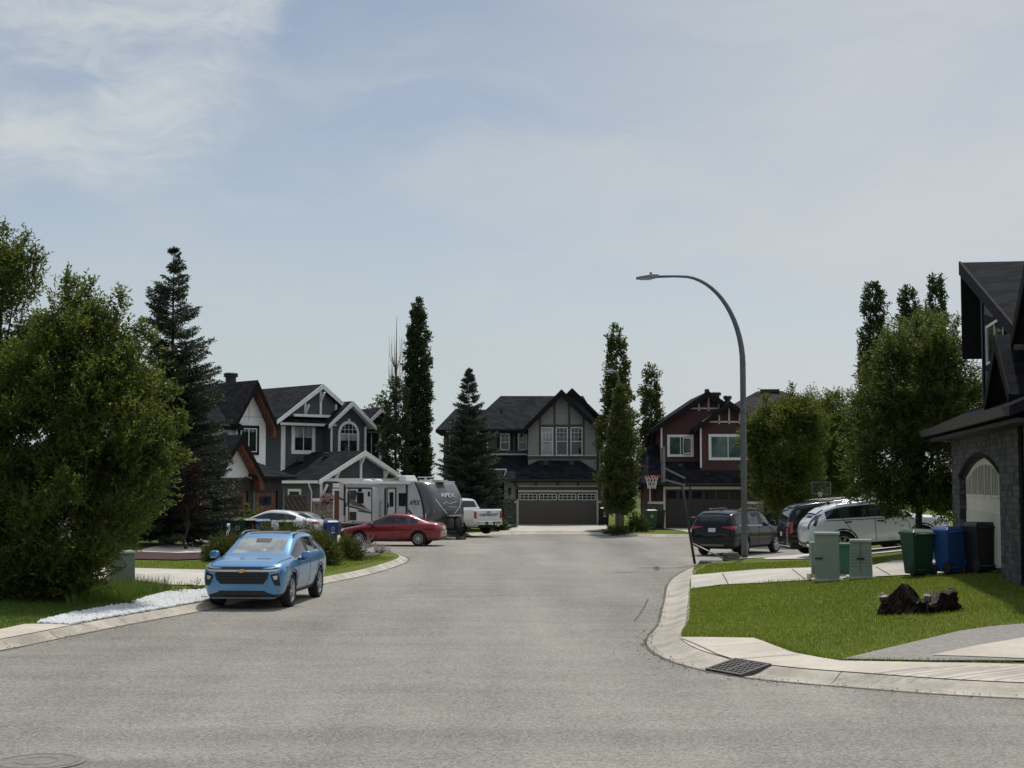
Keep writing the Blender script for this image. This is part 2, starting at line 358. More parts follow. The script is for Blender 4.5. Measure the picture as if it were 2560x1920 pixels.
def asphalt():
    m, t, b, o = new_mat('asphalt'); co = obj_co(t)
    big = t.noise(t.mapping(co, (1, .35, 1)), 0.16, 4, 0.55); mid = t.noise(t.mapping(co, (.35, 1.3, 1)), 0.9, 6, 0.62)
    g1 = t.noise(co, 24, 4, 0.85); g2 = t.n('ShaderNodeTexVoronoi', i={'Scale': 38.0, 'Vector': co}); g3 = t.noise(co, 75, 2, 0.6)
    kc = t.n('ShaderNodeSeparateXYZ', i={0: g2.outputs['Color']}).outputs[0]
    k = t.math('ADD', t.math('MULTIPLY', big, 0.42), t.math('MULTIPLY', mid, 0.20))
    k = t.math('ADD', k, t.math('ADD', t.math('MULTIPLY', g1, 0.55), t.math('ADD', t.math('MULTIPLY', kc, 0.24), t.math('MULTIPLY', g3, 0.25))))
    k = t.math('ADD', k, t.math('MULTIPLY', t.math('SUBTRACT', t.noise(t.mapping(co, (1.1, .09, 1), (0, 0, R(8))), .55, 3, .5), .5), .24))
    c = t.mix(t.ramp(k, 0.52, 1.12), (0.098, 0.091, 0.079), (0.405, 0.382, 0.336))
    st = t.n('ShaderNodeVectorMath', operation='LENGTH', i={0: t.mapping(t.n('ShaderNodeVectorMath', operation='SUBTRACT', i={0: co, 1: tuple(G(250, 1912))}).outputs[0], (1.0, 2.2, 1))}).outputs['Value']
    c = t.mix(t.math('MULTIPLY', t.ramp(t.math('ADD', st, t.math('MULTIPLY', t.math('SUBTRACT', mid, .5), 1.6)), .25, 1.25, .55, 0.0), t.ramp(g1, .7, .3, .3, 1.0)), c, (0.085, 0.08, 0.078))
    # worn, stained band where the wheels scrub, running across the near street
    s = t.n('ShaderNodeSeparateXYZ', i={0: co})
    yb = t.math('ADD', s.outputs[1], t.math('MULTIPLY', t.math('SUBTRACT', mid, 0.5), 1.6))
    band = t.math('MULTIPLY', t.math('SUBTRACT', 1.0, t.ramp(t.math('ABSOLUTE', t.math('SUBTRACT', yb, 16.6)), 0.2, 1.0)), 0.34)
    c = t.mix(t.math('MULTIPLY', band, t.ramp(g1, .62, .38)), c, (0.07, 0.066, 0.06))
    '''# old repair joints: dark tar lines as thin bands of a stretched Voronoi
    vv = t.n('ShaderNodeTexVoronoi', feature='DISTANCE_TO_EDGE', i={'Scale': 0.13, 'Vector': t.n('ShaderNodeVectorMath', operation='ADD', i={0: co, 1: t.n('ShaderNodeVectorMath', operation='SCALE', i={0: t.n('ShaderNodeTexNoise', i={'Scale': 0.8, 'Detail': 6.0, 'Vector': co}).outputs[1], 'Scale': 1.6}).outputs[0]}).outputs[0]})
    cr = t.math('MULTIPLY', t.ramp(vv.outputs['Distance'], 0.0035, 0.0012), t.ramp(t.noise(co, 0.35, 3), 0.50, 0.62))
    '''
    setc(t, b.inputs['Base Color'], c); b.inputs['Roughness'].default_value = 0.88; b.inputs['Specular IOR Level'].default_value = 0.3
    bump(t, b, t.math('ADD', g1, t.math('MULTIPLY', kc, 0.6)), 0.55, 0.012)
    return m
def lawn_mat(name, c1, c2, c3):
    m, t, b, o = new_mat(name); co = obj_co(t)
    n = t.noise(co, 0.45, 5, 0.6); f = t.noise(co, 16, 4, 0.7); st = t.noise(t.mapping(co, (1, 3, 1)), 2.2, 4)
    c = t.mix(t.ramp(t.math('ADD', t.math('MULTIPLY', n, .6), t.math('MULTIPLY', st, .4)), 0.35, 0.65), c1, c2)
    c = t.mix(t.ramp(f, 0.45, 0.75, 0, 0.6), c, c3)
    setc(t, b.inputs['Base Color'], c); b.inputs['Roughness'].default_value = 0.95; b.inputs['Specular IOR Level'].default_value = 0.1
    bump(t, b, f, 0.8, 0.03); return m
def leaf(name, c1, c2, trans=0.35, c3=None, rough=0.5, spec=0.3, scale=0.8):
    """leaf colour differs from leaf to leaf and in broad drifts; light passes through"""
    m, t, b, o = new_mat(name); co = obj_co(t)
    rnd = t.n('ShaderNodeNewGeometry').outputs['Random Per Island']
    n = t.noise(co, scale, 3)
    c = t.mix(t.math('ADD', t.math('MULTIPLY', rnd, 0.55), t.math('MULTIPLY', t.ramp(n, .3, .7), 0.45)), c1, c2)
    if c3: c = t.mix(t.math('GREATER_THAN', rnd, 0.93), c, c3)
    setc(t, b.inputs['Base Color'], c); b.inputs['Roughness'].default_value = rough; b.inputs['Specular IOR Level'].default_value = spec
    tr = t.n('ShaderNodeBsdfTranslucent'); hs = t.n('ShaderNodeHueSaturation', i={'Hue': 0.485, 'Saturation': 1.06, 'Value': 2.1, 'Color': c}); t.L.new(hs.outputs[0], tr.inputs[0])
    mx = t.n('ShaderNodeMixShader', i={0: trans}); t.L.new(b.outputs[0], mx.inputs[1]); t.L.new(tr.outputs[0], mx.inputs[2]); t.L.new(mx.outputs[0], o.inputs[0])
    return m
def speckle(name, cols, scale, rough=0.9, bmp=0.6, dist=0.03):
    m, t, b, o = new_mat(name); co = obj_co(t)
    v = t.n('ShaderNodeTexVoronoi', i={'Scale': scale, 'Vector': co}); k = t.n('ShaderNodeSeparateXYZ', i={0: v.outputs['Color']}).outputs[0]
    e = t.n('ShaderNodeTexVoronoi', feature='DISTANCE_TO_EDGE', i={'Scale': scale, 'Vector': co}).outputs['Distance']
    n = t.noise(co, scale * .12, 4)
    c = t.mix(t.math('MULTIPLY', t.math('ADD', k, n), 0.5), cols[0], cols[1]); c = t.mix(t.ramp(e, 0.0, 0.10), cols[2], c)
    setc(t, b.inputs['Base Color'], c); b.inputs['Roughness'].default_value = rough
    bump(t, b, t.ramp(e, 0, 0.3), bmp, dist); return m

Mt = dict(
    asphalt=asphalt(), concrete=concrete('pale concrete', (0.60, 0.545, 0.455), .12), kerb=concrete('kerb concrete', (0.50, 0.455, 0.38), .22), drive=concrete('driveway concrete', (0.56, 0.52, 0.455), .12),
    aggregate=speckle('exposed aggregate', [(0.16, 0.15, 0.14), (0.42, 0.39, 0.35), (0.2, .19, .17)], 42.0, .8, .4, .01),
    joint=plain('joint', (0.10, 0.09, 0.075), .9), tar=plain('tar', (.035, .034, .033), .6),
    lawn=lawn_mat('lawn', (0.085, 0.115, 0.018), (0.125, 0.160, 0.026), (0.18, 0.20, 0.055)), lawn_dark=lawn_mat('rough lawn', (0.045, 0.085, 0.016), (0.07, 0.115, 0.022), (0.11, 0.13, 0.04)),
    earth=lawn_mat('far ground', (0.06, 0.085, 0.025), (0.08, 0.10, 0.035), (0.10, 0.10, 0.05)),
    blade=leaf('grass blade', (0.076, 0.124, 0.013), (0.148, 0.186, 0.030), 0.42, (0.30, 0.29, 0.12), scale=.55), blade2=leaf('long grass blade', (0.055, 0.105, 0.018), (0.09, 0.15, 0.03), 0.35, (0.18, 0.17, 0.07)),
    mulch=speckle('red mulch', [(0.04, 0.015, 0.013), (0.075, 0.028, 0.024), (0.02, .008, .008)], 16.0), soil=speckle('bed soil', [(0.05, 0.042, 0.034), (0.12, .105, .09), (.02, .017, .014)], 9.0),
    white_rock=plain('white marble chip', (0.62, 0.64, 0.65), .7, 0, .12, 9),
    shingle_dark=shingle('charcoal shingles', (0.019, 0.020, 0.024)), shingle_black=shingle('black shingles', (0.014, 0.015, 0.018)), shingle_brown=shingle('brown shingles', (0.050, 0.042, 0.038)),
    sid_navy=siding('slate blue siding', (0.055, 0.068, 0.080), 0.15), sid_grey=siding('grey green siding', (0.25, 0.265, 0.25), 0.13), sid_red=siding('dark red siding', (0.062, 0.017, 0.018), 0.15),
    sid_dkgrey=siding('dark taupe siding', (0.05, 0.048, 0.046), 0.2), sid_brown=siding('brown siding', (0.055, 0.045, 0.038), .15), sid_char=siding('charcoal siding', (0.035, 0.033, 0.033), .18),
    sid_olive=siding('olive grey siding', (0.075, 0.078, 0.070), 0.13),
    stucco=plain('white stucco', (0.80, 0.82, 0.83), .85, 0, .05, 1.2, bmp=.3), trim=plain('white trim', (0.78, 0.78, 0.77), .5, 0, .05), trim_cream=plain('cream trim', (0.60, 0.56, 0.50), .55, 0, .06), trim_brown=plain('brown trim', (0.075, 0.060, 0.054), .6), trim_black=plain('black fascia', (0.014, 0.014, 0.016), .85, 0, .12, 3, 0, .12),
    trim_dark=plain('dark fascia', (0.018, 0.017, 0.018), .85, 0, .12, 3, 0, .12), gutter=plain('dark metal gutter', (0.030, 0.031, 0.034), .5, .1), soffit_wood=wood('rust stained wood', (0.15, 0.052, 0.026), (2, 2, 2)), door_brown=plain('brown steel door', (0.105, 0.090, 0.076), .55, 0, .06, 1.0),
    door_wood=wood('brown wood door', (0.13, 0.055, 0.033), (6, 6, .8)), door_rust=wood('rust wood door', (0.15, 0.055, 0.034), (6, 6, .8)), door_black=plain('black door', (.022, .019, .018), .5), door_cream=plain('cream painted door', (0.56, 0.53, 0.43), .6, 0, .06, 2.0), window_white=plain('white vinyl', (0.72, 0.73, 0.74), .4, 0, .03),
    pane=glass_dark('window glass'), pane_mid=glass_dark('grey glass', (0.05, .055, .06), .06), pane_pale=glass_dark('curtained glass', (0.19, 0.20, 0.205), .12), pane_teal=glass_dark('teal reflection glass', (0.035, 0.062, 0.062), .05), blind=plain('pale blind', (0.42, 0.42, 0.38), .6),  # pane_teal: the teal of reflections is put into the base colour
    stone_dark=ledge('grey ledgestone', (0.026, 0.025, 0.025), (0.105, 0.100, 0.098), (0.020, .019, .018)), stone_tan=stone('tan fieldstone', (0.17, 0.135, 0.10), (0.36, 0.31, 0.25), (0.07, .06, .05), 3.4, (1, 1, 1.2)), stone_grey=stone('grey cut stone', (0.07, 0.07, 0.07), (0.16, 0.155, 0.15), (0.04, .04, .04), 3.0, (1, 1, 2.0)),
    brick=brick('red brick', (0.19, 0.085, 0.06), (0.26, 0.12, 0.085), (0.25, .23, .2)),
    black=plain('black plastic', (0.014, 0.014, 0.015), .5, 0, .15, 8), rubber=plain('tyre rubber', (0.017, 0.017, 0.017), .85, 0, .2, 9), alloy=plain('alloy wheel', (0.50, 0.51, 0.53), .28, .85, .08), alloy_dark=plain('dark alloy', (0.10, .10, .105), .35, .7), chrome=plain('chrome', (0.68, 0.69, 0.70), .12, 1, .04), steel=plain('galvanised steel', (0.115, 0.13, 0.14), .6, .3, .18, 6), dull_steel=plain('dull steel', (0.20, 0.20, 0.205), .45, .7),
    car_glass=glass_dark('car glass', (0.010, 0.012, 0.013), .03, .7), car_glass_grey=glass_dark('pale reflection windscreen', (0.20, 0.215, 0.205), .05, .8), lamp_red=plain('red lamp lens', (0.34, 0.010, 0.012), .15, 0, .1, 4, 1.0), lamp_clear=plain('clear lamp lens', (0.60, 0.62, 0.64), .12, .2, .1, 4, 1.0), plate=plain('number plate', (0.62, 0.60, 0.60), .5),  # car_glass_grey: pale reflection painted into the windscreen's base colour
    gold=plain('gold badge', (0.62, 0.45, 0.17), .35, .6), under=plain('dark underbody', (0.010, 0.010, 0.010), .9),
    blue=paint('light blue metallic paint', (0.085, 0.275, 0.520), .45, .30), red=paint('deep red paint', (0.215, 0.005, 0.011), .25, .3), white=paint('white paint', (0.70, 0.71, 0.72), 0.0, .3), silver=paint('silver white paint', (0.68, 0.71, 0.74), .10, .32), black_paint=paint('black paint', (0.008, 0.009, 0.011), .0, .25, .05, .55, .1), navy_paint=paint('near black blue paint', (0.007, 0.009, 0.014), .0, .25, .05, .55, .1), dkgreen_paint=paint('dark grey paint', (.05, .06, .055), .2, .3),
    bin_green=plain('dark green plastic', (0.014, 0.062, 0.028), .5, 0, .12, 5), bin_blue=plain('blue plastic', (0.018, 0.075, 0.24), .45, 0, .1, 5), bin_black=plain('black bin plastic', (0.008, 0.008, 0.010), .5, 0, .1, 5), mark_white=plain('white mark', (0.62, 0.63, 0.64), .6),
    util_green=plain('pale green enamel', (0.245, 0.290, 0.248), .45, .0, .08, 2.5), util_dark=plain('dark green enamel', (0.035, 0.145, 0.085), .45, 0, .08, 2.5), util_top=plain('lid enamel', (0.30, 0.34, 0.305), .45, 0, .06), bark=wood('bark', (0.13, 0.105, 0.085), (9, 9, 1.4), .9), bark_dark=wood('dark bark', (0.055, 0.042, 0.034), (9, 9, 1.4), .9), bark_pale=wood('pale bark', (0.24, 0.22, 0.19), (7, 7, 2), .9), stump=wood('rotten wood', (0.014, 0.009, 0.007), (7, 7, 1.5), .95), stump_cut=wood('weathered cut wood', (0.10, 0.085, 0.07), (5, 5, 5), .9),
    fence_wood=wood('weathered fence wood', (0.105, 0.078, 0.065), (5, 5, 5)), timber=wood('dark timber', (0.035, .028, .024), (3, 3, 3)), rim_red=plain('red rim', (0.42, 0.035, 0.03), .4), net=plain('net cord', (0.62, 0.60, 0.58), .8), board=plain('clear board', (0.05, 0.06, 0.065), .1), paver=concrete('paver', (0.2, 0.19, 0.175)),
    rv_side=plain('silver grey fibreglass', (0.62, 0.61, 0.60), .4, 0, .05, 1.5, .3), rv_slide=plain('pale grey fibreglass', (0.76, 0.75, 0.74), .4, 0, .05, 1.5, .3), rv_cap=plain('charcoal fibreglass', (0.085, 0.087, 0.090), .25, 0, .06, 1.5, .7), rv_roof=plain('white rubber roof', (0.62, 0.615, 0.60), .6), rv_dark=plain('dark decal', (0.035, 0.038, 0.045), .35), rv_light=plain('silver decal', (0.55, 0.55, 0.56), .35, .2), dark_soffit=plain('dark soffit', (.02, .019, .02), .7),
    leaf_willow=leaf('willow leaf', (0.036, 0.060, 0.012), (0.100, 0.126, 0.026), .50, (0.14, .16, .045)), leaf_right=leaf('ash leaf', (0.034, 0.056, 0.013), (0.092, 0.116, 0.028), .48, (0.13, .14, .05)), leaf_round=leaf('round tree leaf', (0.040, 0.063, 0.012), (0.100, 0.124, 0.024), .48),
    leaf_poplar=leaf('poplar leaf', (0.022, 0.042, 0.015), (0.056, 0.080, 0.027), .38), leaf_poplar2=leaf('light poplar leaf', (0.036, 0.055, 0.012), (0.085, 0.100, 0.026), .38), needle=leaf('spruce needle', (0.024, 0.038, 0.022), (0.064, 0.082, 0.046), .15, None, .6, .3, .6), needle_blue=leaf('blue spruce needle', (0.028, 0.045, 0.030), (0.068, 0.092, 0.062), .15, None, .6, .3, .6), juniper=leaf('juniper', (0.036, 0.056, 0.008), (0.095, 0.110, 0.018), .25, (0.13, .13, .03)),
    leaf_purple=leaf('purple leaf', (0.018, 0.012, 0.011), (0.040, 0.022, 0.020), .25), leaf_lime=leaf('lime leaf', (0.07, 0.11, 0.015), (0.12, 0.16, 0.03), .4), petal=leaf('mauve petal', (0.16, 0.15, 0.12), (0.42, 0.34, 0.38), .3), petal_pink=leaf('pink petal', (0.45, .22, .26), (0.62, .50, .50), .3), petal_white=leaf('white petal', (.55, .55, .5), (.7, .7, .66), .3), iron=plain('cast iron', (0.20, 0.187, 0.17), .8, .1, .25, 12), grate=plain('worn grate steel', (0.085, 0.075, 0.072), .55, .5, .25, 9), pit=plain('dark pit', (0.006, 0.006, 0.006), .95), lantern=plain('lantern metal', (.15, .14, .13), .5, .4),
)
for _n in ('stump', 'stump_cut'): [n for n in Mt[_n].node_tree.nodes if n.type == 'BSDF_PRINCIPLED'][0].inputs['Specular IOR Level'].default_value = .08
[n for n in Mt['board'].node_tree.nodes if n.type == 'BSDF_PRINCIPLED'][0].inputs['Alpha'].default_value = .30
# ------------------------------------------------------------------ ground, street, kerbs
def in_poly(x, y, poly):
    inside = np.zeros(len(x), bool); n = len(poly); j = n - 1
    for i in range(n):
        xi, yi = poly[i][:2]; xj, yj = poly[j][:2]
        c = ((yi > y) != (yj > y)) & (x < (xj - xi) * (y - yi) / ((yj - yi) or 1e-9) + xi)
        inside ^= c; j = i
    return inside
def densify(poly, step):
    out = []
    for i in range(len(poly)):
        a = np.array(poly[i][:2], float); b = np.array(poly[(i + 1) % len(poly)][:2], float); n = max(1, int(np.linalg.norm(b - a) / step))
        out += [tuple(a + (b - a) * k / n) for k in range(n)]
    return out
def patch(name, poly, zoff, mat, step=0.8, kind='structure', flat=False, grid=True):
    """a sheet over a ground polygon that follows the rise of the lots"""
    P = densify(poly, step); n = len(P); pts = [Vector(p) for p in P]
    if grid:
        xs = np.array([p[0] for p in P]); ys = np.array([p[1] for p in P])
        gx, gy = np.meshgrid(np.arange(xs.min(), xs.max(), step), np.arange(ys.min(), ys.max(), step)); gx, gy = gx.ravel(), gy.ravel()
        k = in_poly(gx, gy, P); pts += [Vector((a, b)) for a, b in zip(gx[k], gy[k])]
    vs, _, fs, *_r = geometry.delaunay_2d_cdt(pts, [(i, (i + 1) % n) for i in range(n)], [], 1, 1e-4)
    z = np.zeros(len(vs)) if flat else terrain_np([v[0] for v in vs], [v[1] for v in vs])
    me = bpy.data.meshes.new(name); me.from_pydata([(v[0], v[1], float(q) + zoff) for v, q in zip(vs, z)], [], fs); me.materials.append(mat); me.update()
    bm = bmesh.new(); bm.from_mesh(me); bmesh.ops.recalc_face_normals(bm, faces=bm.faces)
    if sum(f.normal.z for f in bm.faces) < 0: bmesh.ops.reverse_faces(bm, faces=bm.faces)
    bm.to_mesh(me); bm.free()
    o = bpy.data.objects.new(name, me); C.objects.link(o); return tag(o, kind=kind)
def gts(px): return [tuple(GT(u, v)[:2]) for u, v in px]

EN = np.zeros_like(EDGE[:, :2])
for i in range(len(EDGE)):
    d = EDGE[min(i + 1, len(EDGE) - 1), :2] - EDGE[max(i - 1, 0), :2]; d /= np.linalg.norm(d); EN[i] = (d[1], -d[0])
def edge_off(o): return EDGE[:, :2] + EN * (o * KS)[:, None]

b = MB().add([(-2500, -600, -.06), (2500, -600, -.06), (2500, 4000, -.06), (-2500, 4000, -.06)], [(0, 1, 2, 3)]).build('ground', Mt['earth']); tag(b, kind='structure')
patch('road', [tuple(p) for p in EDGE[:, :2]] + [(-70, -40), (70, -40)], 0.0, Mt['asphalt'], 5, flat=True, grid=False)
LOT = [tuple(p) for p in edge_off(KERB_W - .02)] + [(-75, 14), (-75, 150), (75, 150), (75, 13)]
patch('lawn', LOT, 0.0, Mt['lawn'], 1.5)

def kerb():
    prof = [(0.0, 0.006), (0.20, 0.016), (0.32, 0.042), (0.44, 0.088), (0.53, 0.120), (KERB_W, 0.136), (KERB_W + .03, 0.09)]
    m = MB(); seg = []; L = 0.0
    pts = [EDGE[0, :2]]; nr = [EN[0] * KS[0]]
    for i in range(len(EDGE) - 1):                  # resample finely, cut a joint about every 2.4 m
        n = max(1, int(np.linalg.norm(EDGE[i + 1, :2] - EDGE[i, :2]) / 0.3))
        for k in range(1, n + 1):
            t = k / n; pts.append(EDGE[i, :2] * (1 - t) + EDGE[i + 1, :2] * t); q = EN[i] * (1 - t) + EN[i + 1] * t; nr.append(q / np.linalg.norm(q) * (KS[i] * (1 - t) + KS[i + 1] * t))
    run = []
    def flush(run):
        if len(run) < 2: return
        vs = []; fs = []; k = len(prof)
        for (p, nn) in run:
            for o, z in prof: vs.append((p[0] + nn[0] * o, p[1] + nn[1] * o, z))
        for i in range(len(run) - 1):
            for j in range(k - 1): fs.append((i * k + j, i * k + j + 1, (i + 1) * k + j + 1, (i + 1) * k + j))
        m.add(vs, fs)
    for i in range(len(pts)):
        run.append((pts[i], nr[i])); 
        if len(run) > 8:
            flush(run); d = pts[min(i + 1, len(pts) - 1)] - pts[i]; l = np.linalg.norm(d) or 1; run = [(pts[i] + d / l * 0.012, nr[i])]
    flush(run)
    tag(m.build('kerb', Mt['kerb']), kind='structure')
    j = MB()                                          # the dark joint bed under the kerb stones
    k2 = [(0.0, .001), (.20, .004), (.32, .022), (.44, .066), (KERB_W, .112)]; vs = []; fs = []
    for p, nn in zip(pts, nr):
        for o, z in k2: vs.append((p[0] + nn[0] * o, p[1] + nn[1] * o, z))
    for i in range(len(pts) - 1):
        for q in range(4): fs.append((i * 5 + q, i * 5 + q + 1, (i + 1) * 5 + q + 1, (i + 1) * 5 + q))
    j.add(vs, fs); tag(j.build('kerb_bed', Mt['joint']), kind='structure')
kerb()
m = MB(); vs = []
for i in range(len(EDGE)):
    w = .03 + .022 * math.sin(i * 1.7) * math.sin(i * .6)
    for o in (-w, .03): vs.append((EDGE[i, 0] + EN[i, 0] * o, EDGE[i, 1] + EN[i, 1] * o, .0035 if o < 0 else .0115))
m.add(vs, [(2 * i, 2 * i + 1, 2 * i + 3, 2 * i + 2) for i in range(len(EDGE) - 1)]); tag(m.build('gutter_line', Mt['joint']), kind='structure')

def edge_between(pa, pb, off):
    """points of the kerb line from nearest pa to nearest pb"""
    O = edge_off(off); i = int(((O - np.array(pa)) ** 2).sum(1).argmin()); k = int(((O - np.array(pb)) ** 2).sum(1).argmin())
    s = 1 if k >= i else -1
    return [tuple(O[q]) for q in range(i, k + s, s)]
def strip(name, pts, w, zoff, mat):
    m = MB(); P = densify(pts + pts[-2:0:-1] if False else pts, 0.5) if len(pts) > 1 else pts
    P = []
    for a, b_ in zip(pts[:-1], pts[1:]):
        a, b_ = np.array(a[:2], float), np.array(b_[:2], float); n = max(1, int(np.linalg.norm(b_ - a) / .4)); P += [a + (b_ - a) * k / n for k in range(n)]
    P.append(np.array(pts[-1][:2], float)); vs = []
    for i, p in enumerate(P):
        d = P[min(i + 1, len(P) - 1)] - P[max(i - 1, 0)]; d /= np.linalg.norm(d); nn = np.array((-d[1], d[0])) * w / 2
        for q in (p + nn, p - nn): vs.append((q[0], q[1], T(*q) + zoff))
    m.add(vs, [(2 * i, 2 * i + 1, 2 * i + 3, 2 * i + 2) for i in range(len(P) - 1)])
    return m.build(name, mat)

# pale pavement round the near right corner, with the grooved crossing to its right
SW_IN = gts([(1702, 1597), (1885, 1599), (1935, 1617), (1985, 1636), (2050, 1650), (2102, 1657), (2330, 1661), (2560, 1664)])
SW_IN = SW_IN + edge_between(GT(2600, 1665)[:2], (24, 16.6), 2.15 if GT(2560, 1664).x > 0 else 2.15)
SW_OUT = edge_between(SW_IN[-1], SW_IN[0], KERB_W - .03)
patch('sidewalk', SW_IN + SW_OUT, 0.022, Mt['concrete'], .5)
j = MB()
def joint_line(px, w=.018): return strip('joint', gts(px), w, .030, Mt['joint'])
jl = [joint_line([(1833, 1654), (2000, 1640)]), joint_line([(1705, 1601), (1790, 1641), (1826, 1653)]), joint_line([(1745, 1624), (1905, 1612)], .012)]
gx = 2150
while gx < 2900:
    jl.append(joint_line([(gx + 175, 1672), (gx - 60, 1706)], .010)); gx += 44
def join(objs, name, kind='structure'):
    m = MB()
    for o in objs:
        m.add([o.matrix_basis @ v.co for v in o.data.vertices], [tuple(p.vertices) for p in o.data.polygons]); mt = o.data.materials[0]; bpy.data.objects.remove(o)
    return tag(m.build(name, mt), kind=kind)
# stone house walk: exposed aggregate with a plain slab set into it
AGG = gts([(2106, 1652), (2230, 1622), (2400, 1583), (2560, 1563), (2760, 1540), (3500, 1470), (3500, 1672), (2760, 1664), (2560, 1659), (2330, 1657)])
patch('path', AGG, 0.026, Mt['aggregate'], .5)
SLAB = gts([(2328, 1646), (2440, 1623), (2560, 1600), (2760, 1570), (3500, 1490), (3500, 1662), (2760, 1655), (2560, 1652)])
patch('path_slab', SLAB, 0.036, Mt['concrete'], .5)
# driveways
DR_STONE = gts([(1728, 1474), (1800, 1464), (1900, 1459), (2050, 1451), (2300, 1438), (2430, 1431)]) + [(11.3, 32.0), (11.75, 38.4)] + gts([(2230, 1404), (2185, 1415), (2030, 1421), (1900, 1425), (1727, 1440)])
patch('driveway', DR_STONE, 0.024, Mt['drive'], .6)
jl += [joint_line([(1806, 1436), (1821, 1464)], .03), joint_line([(1980, 1425), (2013, 1451)], .03), joint_line([(2190, 1420), (2225, 1440)], .03)]
DR_WHITE = [(8.2, 48.1), (9.3, 44.9), (20, 44.0), (20, 49.6), (9.4, 49.6), (8.3, 49.4)]
patch('driveway', DR_WHITE, 0.024, Mt['drive'], .6)
DR_BLACK = [(7.6, 51.4), (9.4, 50.6), (22, 50.8), (22, 55.6), (11.6, 55.8), (9.6, 53.9)]
patch('driveway', DR_BLACK, 0.024, Mt['drive'], .6)
GRASS_STRIP_R = [(9.4, 49.75), (20, 49.75), (20, 50.7), (9.4, 50.5)]
DR_CENTER = edge_between((3.4, 80), (-0.3, 80), KERB_W - .04) + [(-0.2, 93.6), (5.9, 93.6), (5.4, 83)]
patch('driveway', DR_CENTER, 0.024, Mt['drive'], .8)
DR_RED = edge_between((13.0, 73), (9.2, 76), KERB_W - .04) + [(8.6, 86.4), (13.6, 86.4)]
patch('driveway', DR_RED, 0.024, Mt['drive'], .8)
DR_NAVY = edge_between((-3.4, 78.2), (-11, 72), KERB_W - .04) + [(-14.5, 80.5), (-8.6, 87.5), (-5.6, 84)]
patch('driveway', DR_NAVY, 0.024, Mt['drive'], .8)
DR_STUCCO = edge_between((-11, 70), (-9.6, 66.2), KERB_W - .04) + [(-13, 64.8), (-18, 66), (-19, 72), (-16, 75.5), (-12.5, 73)]
patch('driveway', DR_STUCCO, 0.024, Mt['drive'], .8)
# left: driveway of the house behind the big tree, then a back driveway
DR_LEFT = gts([(330, 1422), (515, 1427), (620, 1438)]) + edge_between(GT(700, 1452)[:2], GT(610, 1478)[:2], KERB_W - .04) + gts([(520, 1467), (415, 1463), (330, 1452), (60, 1444), (-300, 1440), (-300, 1412), (60, 1416)])
patch('driveway', DR_LEFT, 0.024, Mt['drive'], .6)
DR_BRICK = gts([(395, 1366), (470, 1358), (530, 1363), (560, 1372), (540, 1382), (400, 1386), (340, 1380)])
patch('driveway', DR_BRICK, 0.030, Mt['drive'], .6)
DR_BRICK2 = gts([(470, 1337), (530, 1340), (545, 1352), (500, 1354), (462, 1350)])
patch('driveway', DR_BRICK2, 0.030, Mt['drive'], .6)
MULCH = gts([(325, 1381), (420, 1384), (505, 1387), (530, 1399), (440, 1402), (330, 1400)])
patch('flower_bed', MULCH, 0.035, Mt['mulch'], .5)
BED = gts([(505, 1377), (600, 1345), (760, 1340), (880, 1372), (935, 1376), (955, 1388), (900, 1398), (800, 1402), (690, 1400), (560, 1402), (520, 1398)])
patch('flower_bed', BED, 0.03, Mt['soil'], .6)
# left near corner pavement
SWL = gts([(-250, 1592), (0, 1576), (61, 1563), (150, 1562), (222, 1566)])
patch('sidewalk', SWL + edge_between(SWL[-1], SWL[0], KERB_W - .03), 0.022, Mt['concrete'], .5)
jl += [joint_line([(127, 1583), (150, 1594)]), joint_line([(10, 1605), (30, 1616)])]
join(jl, 'sidewalk_joint')
# tar seams and the dark stain by the manhole in the near street
def flat_strip(px, w):
    pts = [G(u, v) for u, v in px]; m = MB(); vs = []
    for i, p in enumerate(pts):
        d = (pts[min(i + 1, len(pts) - 1)] - pts[max(i - 1, 0)]).normalized(); nn = Vector((-d.y, d.x, 0)) * w / 2
        vs += [p + nn + Vector((0, 0, .004)), p - nn + Vector((0, 0, .004))]
    m.add(vs, [(2 * i, 2 * i + 1, 2 * i + 3, 2 * i + 2) for i in range(len(pts) - 1)]); return m.build('road_seam', Mt['tar'])
seams = [flat_strip([(1620, 1498), (1612, 1515), (1600, 1535), (1586, 1553)], .05), flat_strip([(1585, 1555), (1625, 1558)], .02)]
join(seams, 'road_seam')

# ------------------------------------------------------------------ things made of many small faces
rng = np.random.default_rng(7)
def fast_mesh(name, V, Fc, mat, parent=None, smooth=False):
    """V (n,3), Fc (m,k) with k 3 or 4"""
    me = bpy.data.meshes.new(name); n, m, k = len(V), len(Fc), Fc.shape[1]
    me.vertices.add(n); me.vertices.foreach_set('co', np.ascontiguousarray(V, np.float32).ravel())
    me.loops.add(m * k); me.loops.foreach_set('vertex_index', np.ascontiguousarray(Fc, np.int32).ravel())
    me.polygons.add(m); me.polygons.foreach_set('loop_start', np.arange(0, m * k, k, dtype=np.int32)); me.polygons.foreach_set('loop_total', np.full(m, k, np.int32))
    me.materials.append(mat); me.update(calc_edges=True); me.validate()
    o = bpy.data.objects.new(name, me); C.objects.link(o)
    if parent is not None: o.parent = parent
    return o
def unit(a): return a / np.maximum(np.linalg.norm(a, axis=1, keepdims=True), 1e-9)
